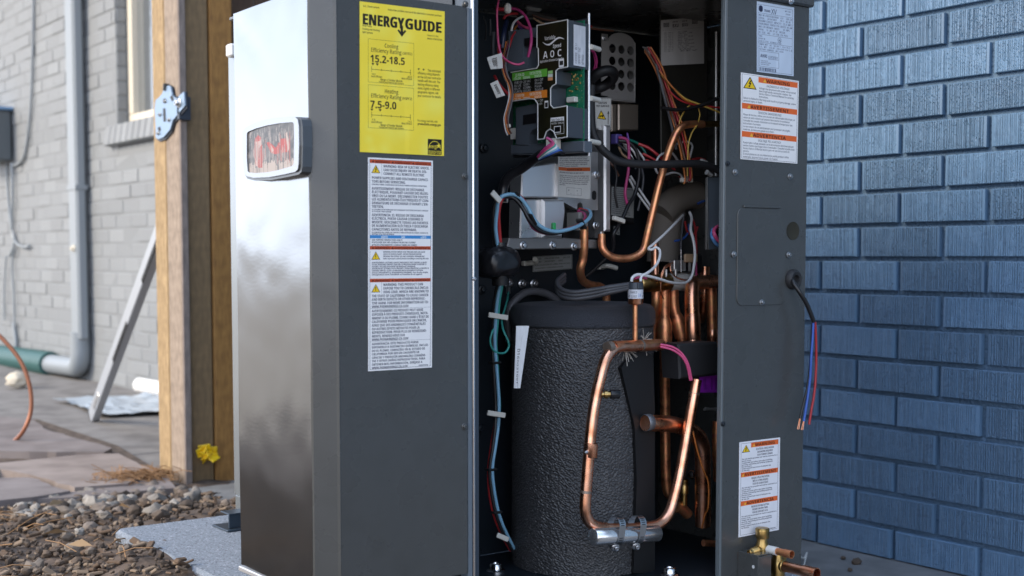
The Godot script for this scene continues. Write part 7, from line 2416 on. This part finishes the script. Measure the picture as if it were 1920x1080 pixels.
	run("red_wire", [Vector3(1.1722,0.9763,-1.6000),Vector3(1.1762,0.9814,-1.6000),Vector3(1.1862,0.9857,-1.6000),Vector3(1.2057,0.9893,-1.6100)], 0.002, M.w_red, cw, 0.0, 8)
	run("red_wire", [Vector3(1.1351,0.9295,-1.5600),Vector3(1.1315,0.9178,-1.5550),Vector3(1.1326,0.9080,-1.5500)], 0.0026, M.w_red, cw, 0.0, 8)
	run("red_wire", [Vector3(1.1336,0.8857,-1.5700),Vector3(1.1351,0.8723,-1.5600),Vector3(1.1394,0.8608,-1.5500),Vector3(1.1425,0.8559,-1.5450)], 0.0022, M.w_red, cw, 0.0, 8)
	bundle(cw, ["brown", "orange", "white", "magenta", "red", "grey"], [Vector3(1.1442,0.9337,-1.5500),Vector3(1.1357,0.9154,-1.5450),Vector3(1.1282,0.8973,-1.5400),Vector3(1.1284,0.8814,-1.5350),Vector3(1.1323,0.8674,-1.5300),Vector3(1.1343,0.8523,-1.5300),Vector3(1.1295,0.8366,-1.5300),Vector3(1.1256,0.8211,-1.5300),Vector3(1.1266,0.8058,-1.5300),Vector3(1.1314,0.7969,-1.5300)], 0.0011, 0.0028, 4)
	run("blue_sleeve", [Vector3(1.1702,0.9333,-1.6000),Vector3(1.1732,0.9574,-1.6000),Vector3(1.1855,0.9759,-1.6100)], 0.004, mat(lin(0.02, 0.03, 0.08), 0.3), cw, 0.0, 10)
	run("grey_braid", [Vector3(1.2255,0.9763,-1.7000),Vector3(1.2244,0.9553,-1.7000),Vector3(1.2254,0.9344,-1.7000)], 0.0035, M.w_grey, cw, 0.0, 8)
	st = S()
	rbox(st, Vector3(1.1396,0.9802,-1.5450), Vector3(0.01, 0.014, 0.01), 0.003)
	rbox(st, Vector3(1.1294,0.8091,-1.5300), Vector3(0.006, 0.005, 0.006), 0.001)
	put("wire_clip", st, M.nylon, cw)
	# paper flags on the wires
	var im := canvas(110, 110, Color8(206, 204, 198))
	rng.seed = 4
	for y in 26:
		bar(im, 34, 20 + y * 2.6, 72, 20 + y * 2.6 + rng.randi_range(1, 2), Color8(70, 66, 62))
	tag(sticker("barcode_flag", [Vector3(1.0952,0.9044,-1.5350), Vector3(1.1180,0.9127,-1.5300), Vector3(1.1199,0.8908,-1.5300), Vector3(1.1017,0.8883,-1.5350)], im, self, Vector3(0, 0, 1)), "larger white bar code flag on the wires, upper of two", "paper flag")
	tag(sticker("barcode_flag", [Vector3(1.1008,0.8678,-1.5350), Vector3(1.1104,0.8733,-1.5300), Vector3(1.1237,0.8523,-1.5300), Vector3(1.1121,0.8481,-1.5350)], im, self, Vector3(0, 0, 1)), "smaller white bar code flag on the wires, lower of two", "paper flag")
	st = S()
	tube(st, smooth([Vector3(1.3837,1.0273,-1.7000),Vector3(1.3387,1.0266,-1.7000),Vector3(1.3001,1.0283,-1.7000),Vector3(1.2785,1.0072,-1.7000)]), 0.008, 8)
	tube(st, smooth([Vector3(1.2817,1.0128,-1.6900),Vector3(1.3088,1.0090,-1.6900),Vector3(1.3419,1.0057,-1.6900)]), 0.006, 8)
	tag(put("grey_cable", st, mat(lin(0.06, 0.055, 0.05), 0.6), self), "dim grey cables crossing the top of the compartment", "cable")
	st = S()
	rbox(st, Vector3(1.2902,1.0232,-1.6800), Vector3(0.03, 0.02, 0.014), 0.004)
	tag(put("wire_connector", st, mat(lin(0.3, 0.29, 0.27), 0.6), self), "pale connector block dim at the top of the compartment", "connector")
	# further leads dim behind and beside the controller
	for w in [["magenta", [Vector3(1.3440,0.9455,-1.6000),Vector3(1.3495,0.9418,-1.6000),Vector3(1.3444,0.9235,-1.5900),Vector3(1.3359,0.9097,-1.5850)]], ["magenta", [Vector3(1.3417,0.9511,-1.6000),Vector3(1.3484,0.9467,-1.6000),Vector3(1.3477,0.9304,-1.5900),Vector3(1.3414,0.9143,-1.5850)]], ["brown", [Vector3(1.2728,1.0024,-1.6600),Vector3(1.2964,0.9982,-1.6600),Vector3(1.3211,0.9961,-1.6500),Vector3(1.3684,0.9894,-1.6400),Vector3(1.4254,0.9901,-1.6400)]], ["tan", [Vector3(1.2672,0.9953,-1.6500),Vector3(1.2786,0.9868,-1.6400),Vector3(1.3077,0.9848,-1.6400)]], ["red", [Vector3(1.2856,0.9870,-1.6600),Vector3(1.3402,0.9978,-1.6600),Vector3(1.3880,0.9946,-1.6500)]], ["grey", [Vector3(1.4723,0.9660,-1.6200),Vector3(1.4870,0.9557,-1.6100),Vector3(1.4960,0.9291,-1.6000)]], ["black", [Vector3(1.2057,0.9993,-1.7000),Vector3(1.2119,0.9833,-1.7000),Vector3(1.2098,0.9622,-1.7000)]], ["grey", [Vector3(1.2192,0.9957,-1.7000),Vector3(1.2202,0.9825,-1.7000),Vector3(1.2192,0.9707,-1.7000)]], ["orange", [Vector3(1.1902,0.9543,-1.6000),Vector3(1.1942,0.9659,-1.6000),Vector3(1.2118,0.9755,-1.6100)]], ["red", [Vector3(1.1462,0.9262,-1.5500),Vector3(1.1585,0.9427,-1.5600),Vector3(1.1718,0.9531,-1.5700)]]]:
		run(w[0] + "_wire", w[1], 0.0017, M["w_" + w[0]], cw, 0.0, 7)
	st = S()
	rbox(st, Vector3(1.5038,0.9654,-1.6400), Vector3(0.014, 0.012, 0.012), 0.003)
	put("harness_clip", st, M.nylon, cw)
	# leads out of the controller's foot
	var fl := thing("fan_leads", "fan of coloured leads leaving the controller's foot into a black sleeve", "wires")
	var k := 0
	for w in ["magenta", "pink", "teal", "white", "sky_blue", "blue", "black"]:
		var o := Vector3(0.002 * k, 0.0022 * (3 - k), 0.002)
		run("lead", [Vector3(1.1776,0.7786,-1.4750) + o * 0.7 + Vector3(-0.022 + 0.004 * k, 0.006 - 0.002 * k, 0), Vector3(1.1619,0.7760,-1.4700) + o, Vector3(1.1562,0.7688,-1.4800) + o * 0.7, Vector3(1.1601,0.7618,-1.5000) + o * 0.3], 0.0021, M["w_" + w], fl, 0.0, 8)
		k += 1
	# heavy black cable and ferrite ring
	var hc := thing("black_cable", "heavy black cable sagging from the controller to the right edge", "cable")
	run("cable", [Vector3(1.3117,0.8845,-1.5600),Vector3(1.3108,0.8517,-1.5600),Vector3(1.3089,0.8184,-1.5550),Vector3(1.3134,0.7987,-1.5500),Vector3(1.3277,0.7810,-1.5450),Vector3(1.3508,0.7686,-1.5400),Vector3(1.3910,0.7650,-1.5350),Vector3(1.4436,0.7669,-1.5300),Vector3(1.4978,0.7698,-1.5250),Vector3(1.5291,0.7665,-1.5200),Vector3(1.5561,0.7569,-1.5150)], 0.0062, M.rubber, hc, 0.0, 14)
	st = S()
	var fr := []
	for i in 25:
		var a := TAU * i / 24
		fr.append(Vector3(1.3536,0.8995,-1.5850) + Vector3(cos(a) * 0.02, sin(a) * 0.012, sin(a) * 0.018))
	tube(st, fr, 0.0085, 10, false)
	tag(put("ferrite_ring", st, M.black, self), "thick black ferrite ring right of the controller", "ferrite ring")
	# long bundle down the middle
	var lb := thing("sensor_harness", "bundle of red, orange and yellow wires falling through the middle", "wires")
	bundle(lb, ["red", "brown", "orange", "yellow", "red", "black", "orange"], [Vector3(1.4613,0.9584,-1.5950),Vector3(1.4772,0.9258,-1.5850),Vector3(1.4922,0.8741,-1.5750),Vector3(1.5023,0.8305,-1.5650),Vector3(1.5125,0.7872,-1.5600),Vector3(1.5153,0.7522,-1.5550),Vector3(1.5130,0.7416,-1.5550)], 0.0016, 0.0055, 3)
	run("yellow_wire", [Vector3(1.4727,0.9157,-1.5750),Vector3(1.4896,0.8945,-1.5650),Vector3(1.5078,0.8776,-1.5550),Vector3(1.5283,0.8694,-1.5450),Vector3(1.5491,0.8613,-1.5350),Vector3(1.5651,0.8558,-1.5300)], 0.0015, M.w_yellow, lb, 0.0, 7)
	run("orange_wire", [Vector3(1.4679,0.9222,-1.5750),Vector3(1.4848,0.8984,-1.5650),Vector3(1.5078,0.8750,-1.5550),Vector3(1.5394,0.8698,-1.5500)], 0.0014, M.w_orange, lb, 0.0, 7)
	run("red_wire", [Vector3(1.4754,0.8934,-1.5650),Vector3(1.4958,0.8741,-1.5550),Vector3(1.5284,0.8668,-1.5450),Vector3(1.5649,0.8645,-1.5300)], 0.0015, M.w_red, lb, 0.0, 7)
	run("black_wire", [Vector3(1.4545,0.8593,-1.5550),Vector3(1.4852,0.8575,-1.5500),Vector3(1.5163,0.8626,-1.5450),Vector3(1.5428,0.8721,-1.5350),Vector3(1.5645,0.8848,-1.5250)], 0.003, M.black, lb, 0.0, 8)
	run("tan_wire", [Vector3(1.4927,0.8291,-1.5550),Vector3(1.4973,0.8449,-1.5550),Vector3(1.5092,0.8613,-1.5550),Vector3(1.5212,0.8690,-1.5550)], 0.0012, M.w_yellow, lb, 0.0, 7)
	run("tan_wire", [Vector3(1.5321,0.8658,-1.5500),Vector3(1.5360,0.8530,-1.5500),Vector3(1.5263,0.8373,-1.5450),Vector3(1.5120,0.8191,-1.5450),Vector3(1.5051,0.7946,-1.5450),Vector3(1.5093,0.7517,-1.5500)], 0.0012, M.w_yellow, lb, 0.0, 7)
	run("black_wire", [Vector3(1.4700,0.9338,-1.5850),Vector3(1.4790,0.8818,-1.5750),Vector3(1.4949,0.8395,-1.5750),Vector3(1.5075,0.7966,-1.5750)], 0.0022, M.w_grey, lb, 0.0, 8)
	run("white_loop", [Vector3(1.5156,0.7898,-1.6000),Vector3(1.5240,0.8035,-1.6000),Vector3(1.5436,0.8116,-1.6000),Vector3(1.5610,0.8125,-1.6000),Vector3(1.5686,0.8057,-1.6000),Vector3(1.5638,0.7903,-1.6000),Vector3(1.5663,0.7703,-1.6100),Vector3(1.5749,0.7530,-1.6200)], 0.0019, M.w_white, lb, 0.0, 8)
	run("white_loop", [Vector3(1.5493,0.7449,-1.6000),Vector3(1.5418,0.7572,-1.6000),Vector3(1.5245,0.7601,-1.6000),Vector3(1.4944,0.7549,-1.5900),Vector3(1.4812,0.7570,-1.5900),Vector3(1.4751,0.7664,-1.5900),Vector3(1.4809,0.7824,-1.5900),Vector3(1.4952,0.7909,-1.5900),Vector3(1.5169,0.7922,-1.5950),Vector3(1.5341,0.7818,-1.6000)], 0.0019, M.w_white, lb, 0.0, 8)
	run("red_wire", [Vector3(1.4642,0.8063,-1.6200),Vector3(1.4766,0.8001,-1.6100),Vector3(1.4914,0.7870,-1.6000),Vector3(1.5195,0.7705,-1.6000),Vector3(1.5514,0.7544,-1.6100),Vector3(1.5699,0.7483,-1.6200)], 0.0026, M.w_red, lb, 0.0, 8)
	run("red_wire", [Vector3(1.4738,0.7909,-1.6200),Vector3(1.4887,0.7822,-1.6100),Vector3(1.5097,0.7701,-1.6000)], 0.0022, M.w_red, lb, 0.0, 8)
	run("red_wire", [Vector3(1.5676,0.7842,-1.6000),Vector3(1.5865,0.7868,-1.6000),Vector3(1.5992,0.7847,-1.6000)], 0.0018, M.w_red, lb, 0.0, 8)
	st = S()
	rbox(st, Vector3(1.5166,0.7455,-1.5600), Vector3(0.024, 0.007, 0.008), 0.001)
	put("cable_tie", st, M.nylon, lb)
	for q in [[Vector3(1.5692,0.7804,-1.5800), Vector3(1.5881,0.7776,-1.5800)], [Vector3(1.5820,0.7630,-1.5800), Vector3(1.5999,0.7547,-1.5800)]]:
		st = S()
		lathe(st, [Vector2(0.001, 0), Vector2(0.0045, 0.001), Vector2(0.003, 0.014), Vector2(0, 0.015)], Transform3D(up_to(q[1] - q[0]), q[0]), 10)
		put("wire_nut", st, M.white, lb)
	# plug of dark wires right of the drive
	var dw := thing("drive_wires", "purple, black and white wires plugged into the side of the drive", "wires")
	st = S()
	rbox(st, Vector3(1.4336,0.8140,-1.6400), Vector3(0.014, 0.016, 0.014), 0.001)
	put("plug", st, mat(lin(0.1, 0.08, 0.3), 0.4), dw)
	run("purple_wire", [Vector3(1.4295,0.8157,-1.6300),Vector3(1.4382,0.8119,-1.6200),Vector3(1.4386,0.7959,-1.6150),Vector3(1.4377,0.7610,-1.6150),Vector3(1.4331,0.7391,-1.6150),Vector3(1.4309,0.7215,-1.6150),Vector3(1.4369,0.7042,-1.6150)], 0.0026, M.w_magenta, dw, 0.0, 8)
	run("black_wire", [Vector3(1.4295,0.8104,-1.6300),Vector3(1.4441,0.8070,-1.6200),Vector3(1.4586,0.7881,-1.6150),Vector3(1.4613,0.7532,-1.6150),Vector3(1.4521,0.7221,-1.6150),Vector3(1.4354,0.7041,-1.6120),Vector3(1.4221,0.6837,-1.6100),Vector3(1.4107,0.6687,-1.6100),Vector3(1.4015,0.6556,-1.6100),Vector3(1.4081,0.6296,-1.6200),Vector3(1.3931,0.6033,-1.6400),Vector3(1.3756,0.5813,-1.6600)], 0.0032, M.w_black, dw, 0.0, 8)
	for w in [[Vector3(1.4353,0.8125,-1.6300),Vector3(1.4500,0.8038,-1.6200),Vector3(1.4679,0.7906,-1.6200),Vector3(1.4775,0.7805,-1.6200)], [Vector3(1.4389,0.8074,-1.6300),Vector3(1.4501,0.7968,-1.6200),Vector3(1.4620,0.7833,-1.6200)], [Vector3(1.4558,0.7537,-1.6300),Vector3(1.4714,0.7365,-1.6300),Vector3(1.4805,0.7169,-1.6200),Vector3(1.4905,0.7010,-1.6150)], [Vector3(1.4535,0.7483,-1.6300),Vector3(1.4679,0.7293,-1.6300),Vector3(1.4781,0.7098,-1.6200),Vector3(1.4857,0.6974,-1.6150)]]:
		run("white_wire", w, 0.0019, M.w_white, dw, 0.0, 8)
	for w in [["black", [Vector3(1.4272,0.8051,-1.6300),Vector3(1.4348,0.7943,-1.6200),Vector3(1.4469,0.7789,-1.6150),Vector3(1.4496,0.7630,-1.6100)]], ["white", [Vector3(1.4457,0.8046,-1.6350),Vector3(1.4531,0.7923,-1.6300),Vector3(1.4570,0.7799,-1.6250),Vector3(1.4633,0.7693,-1.6200)]], ["tan", [Vector3(1.4384,0.8019,-1.6400),Vector3(1.4435,0.7887,-1.6350),Vector3(1.4556,0.7801,-1.6300)]], ["purple", [Vector3(1.4571,0.8249,-1.6400),Vector3(1.4575,0.8026,-1.6350),Vector3(1.4545,0.7713,-1.6300)]], ["black", [Vector3(1.4094,0.7775,-1.6200),Vector3(1.4165,0.7518,-1.6200),Vector3(1.4132,0.7256,-1.6200),Vector3(1.4192,0.6996,-1.6200)]], ["brown", [Vector3(1.4105,0.7787,-1.6400),Vector3(1.4182,0.7680,-1.6300),Vector3(1.4299,0.7528,-1.6300)]], ["grey", [Vector3(1.4746,0.7810,-1.6300),Vector3(1.4845,0.7547,-1.6300),Vector3(1.4811,0.7262,-1.6300),Vector3(1.4730,0.6966,-1.6300)]], ["red", [Vector3(1.4799,0.7806,-1.6200),Vector3(1.5021,0.7757,-1.6100),Vector3(1.5290,0.7819,-1.6050)]]]:
		run(w[0] + "_wire", w[1], 0.002, M["w_" + w[0]], dw, 0.0, 8)
	run("green_wire", [Vector3(1.4595,0.8145,-1.6400),Vector3(1.4786,0.8102,-1.6400),Vector3(1.4886,0.7997,-1.6350),Vector3(1.4914,0.7888,-1.6300)], 0.0022, M.w_green, dw, 0.0, 8)
	st = S()
	rbox(st, Vector3(1.4041,0.6797,-1.6000), Vector3(0.024, 0.007, 0.008), 0.001, Basis(Vector3(0, 0, 1), -0.25))
	put("cable_tie", st, M.nylon, dw)
	# white thermostat leads to the pressure switch and the valve
	var sl := thing("switch_leads", "two white leads looping from the pressure switch to the valve", "wires")
	run("white_lead", [Vector3(1.3297,0.5818,-1.4850),Vector3(1.3319,0.5883,-1.4850),Vector3(1.3446,0.5923,-1.4870),Vector3(1.3650,0.5904,-1.4900),Vector3(1.4001,0.5850,-1.5000),Vector3(1.4478,0.5782,-1.5200),Vector3(1.4944,0.5765,-1.5400),Vector3(1.5149,0.5858,-1.5450),Vector3(1.5257,0.6033,-1.5500),Vector3(1.5328,0.6253,-1.5550),Vector3(1.5338,0.6474,-1.5600),Vector3(1.5372,0.6653,-1.5700),Vector3(1.5590,0.6839,-1.5900),Vector3(1.5637,0.6950,-1.6000)], 0.0024, M.w_white, sl, 0.0, 8)
	run("white_lead", [Vector3(1.3483,0.5816,-1.4850),Vector3(1.3523,0.5897,-1.4870),Vector3(1.3683,0.5953,-1.4900),Vector3(1.3920,0.6042,-1.5000),Vector3(1.4103,0.6166,-1.5100),Vector3(1.4206,0.6293,-1.5200),Vector3(1.4172,0.6344,-1.5250),Vector3(1.4127,0.6310,-1.5300),Vector3(1.4104,0.6327,-1.5350),Vector3(1.4253,0.6396,-1.5400),Vector3(1.4578,0.6554,-1.5500),Vector3(1.5004,0.6736,-1.5700),Vector3(1.5475,0.6893,-1.6000)], 0.0022, M.w_white, sl, 0.0, 8)
	run("pink_lead", [Vector3(1.3497,0.5863,-1.5000),Vector3(1.3630,0.5878,-1.5000),Vector3(1.3742,0.5861,-1.5000)], 0.0022, M.w_pink, sl, 0.0, 8)
	run("grey_lead", [Vector3(1.5790,0.6943,-1.6300),Vector3(1.5647,0.6574,-1.6200),Vector3(1.5529,0.6300,-1.6100)], 0.0018, M.w_grey, sl, 0.0, 8)
	for w in [["blue", [Vector3(1.5486,0.6463,-1.6200),Vector3(1.5673,0.6501,-1.6200),Vector3(1.5799,0.6612,-1.6200),Vector3(1.5822,0.6758,-1.6200)]], ["red", [Vector3(1.5720,0.6802,-1.6200),Vector3(1.5773,0.6648,-1.6200),Vector3(1.5875,0.6576,-1.6200),Vector3(1.5977,0.6614,-1.6200),Vector3(1.6027,0.6715,-1.6200)]], ["red", [Vector3(1.5910,0.6833,-1.6200),Vector3(1.5963,0.6714,-1.6200),Vector3(1.5892,0.6529,-1.6100),Vector3(1.5810,0.6209,-1.6000),Vector3(1.5828,0.5845,-1.6000)]], ["magenta", [Vector3(1.5685,0.6299,-1.5900),Vector3(1.5652,0.6029,-1.5850),Vector3(1.5668,0.5758,-1.5850),Vector3(1.5684,0.5486,-1.5850)]]]:
		run(w[0] + "_lead", w[1], 0.0019, M["w_" + w[0]], sl, 0.0, 8)
	var pl := thing("pink_lead_pair", "pair of pink leads curving from the loop's end to the foam block", "wires")
	for o in [0.0, 0.0035]:
		run("lead", [Vector3(1.3877,0.4835,-1.4820) + Vector3(0, -o, 0), Vector3(1.4036,0.4793,-1.4700) + Vector3(-o, -o, 0), Vector3(1.4166,0.4676,-1.4620) + Vector3(-o, -o * 0.5, 0), Vector3(1.4255,0.4507,-1.4580) + Vector3(-o, 0, 0), Vector3(1.4328,0.4269,-1.4580) + Vector3(-o, 0, 0)], 0.0018, M.w_pink, pl, 0.0, 8)
	var gf := thing("flat_grey_cable", "flat grey cable sweeping across behind the pressure switch", "cable")
	for o in [0.0, 0.005, 0.01]:
		run("core", [Vector3(1.2909,0.5914,-1.6000) + Vector3(0, -o, 0), Vector3(1.2610,0.5812,-1.5800) + Vector3(0, -o, 0), Vector3(1.2524,0.5701,-1.5600) + Vector3(0, -o, 0), Vector3(1.2604,0.5655,-1.5400) + Vector3(0, -o, 0), Vector3(1.2807,0.5689,-1.5200) + Vector3(0, -o, 0), Vector3(1.3009,0.5738,-1.5000) + Vector3(0, -o * 0.8, 0), Vector3(1.3299,0.5777,-1.4900) + Vector3(0, -o * 0.6, 0)], 0.0038, mat(lin(0.05, 0.05, 0.055), 0.45), gf, 0.0, 8)
	# push mounts on the bulkhead
	for w in [[Vector3(1.3124,0.6085,-1.7300), Vector3(1.3205,0.6103,-1.7100), Vector3(1.3095,0.6156,-1.7000)], [Vector3(1.4769,0.6015,-1.7300), Vector3(1.4767,0.6043,-1.7100), Vector3(1.4963,0.5996,-1.7100)]]:
		st = S()
		tube(st, bend([w[0], w[1], w[2]], 0.006, 4), 0.0042, 8)
		rbox(st, w[0], Vector3(0.012, 0.008, 0.008), 0.001)
		var first: bool = w[0].x < 1.35
		tag(put("push_mount", st, M.nylon, self), "white push mount beside the grey nameplate" if first else "white push mount behind the slim bent copper pipe", "cable mount", "empty push mounts on the rear wall")
	# pink and blue leads in the junction box
	var jl := thing("supply_leads", "pink, blue and black leads coiled in the junction box", "wires")
	run("pink_lead", [Vector3(1.5013,0.6411,-1.4600),Vector3(1.4893,0.6461,-1.4600),Vector3(1.4820,0.6544,-1.4600),Vector3(1.4858,0.6612,-1.4650),Vector3(1.4968,0.6665,-1.4700),Vector3(1.5091,0.6676,-1.4750)], 0.0032, M.w_pink, jl, 0.0, 8)
	run("blue_lead", [Vector3(1.5065,0.6352,-1.4650),Vector3(1.4921,0.6394,-1.4650),Vector3(1.4836,0.6478,-1.4650),Vector3(1.4862,0.6546,-1.4700),Vector3(1.4936,0.6632,-1.4750)], 0.0032, mat(lin(0.1, 0.25, 0.5), 0.4), jl, 0.0, 8)
	run("black_lead", [Vector3(1.5114,0.6489,-1.4700),Vector3(1.5030,0.6522,-1.4700),Vector3(1.5032,0.6599,-1.4750)], 0.0032, M.w_black, jl, 0.0, 8)
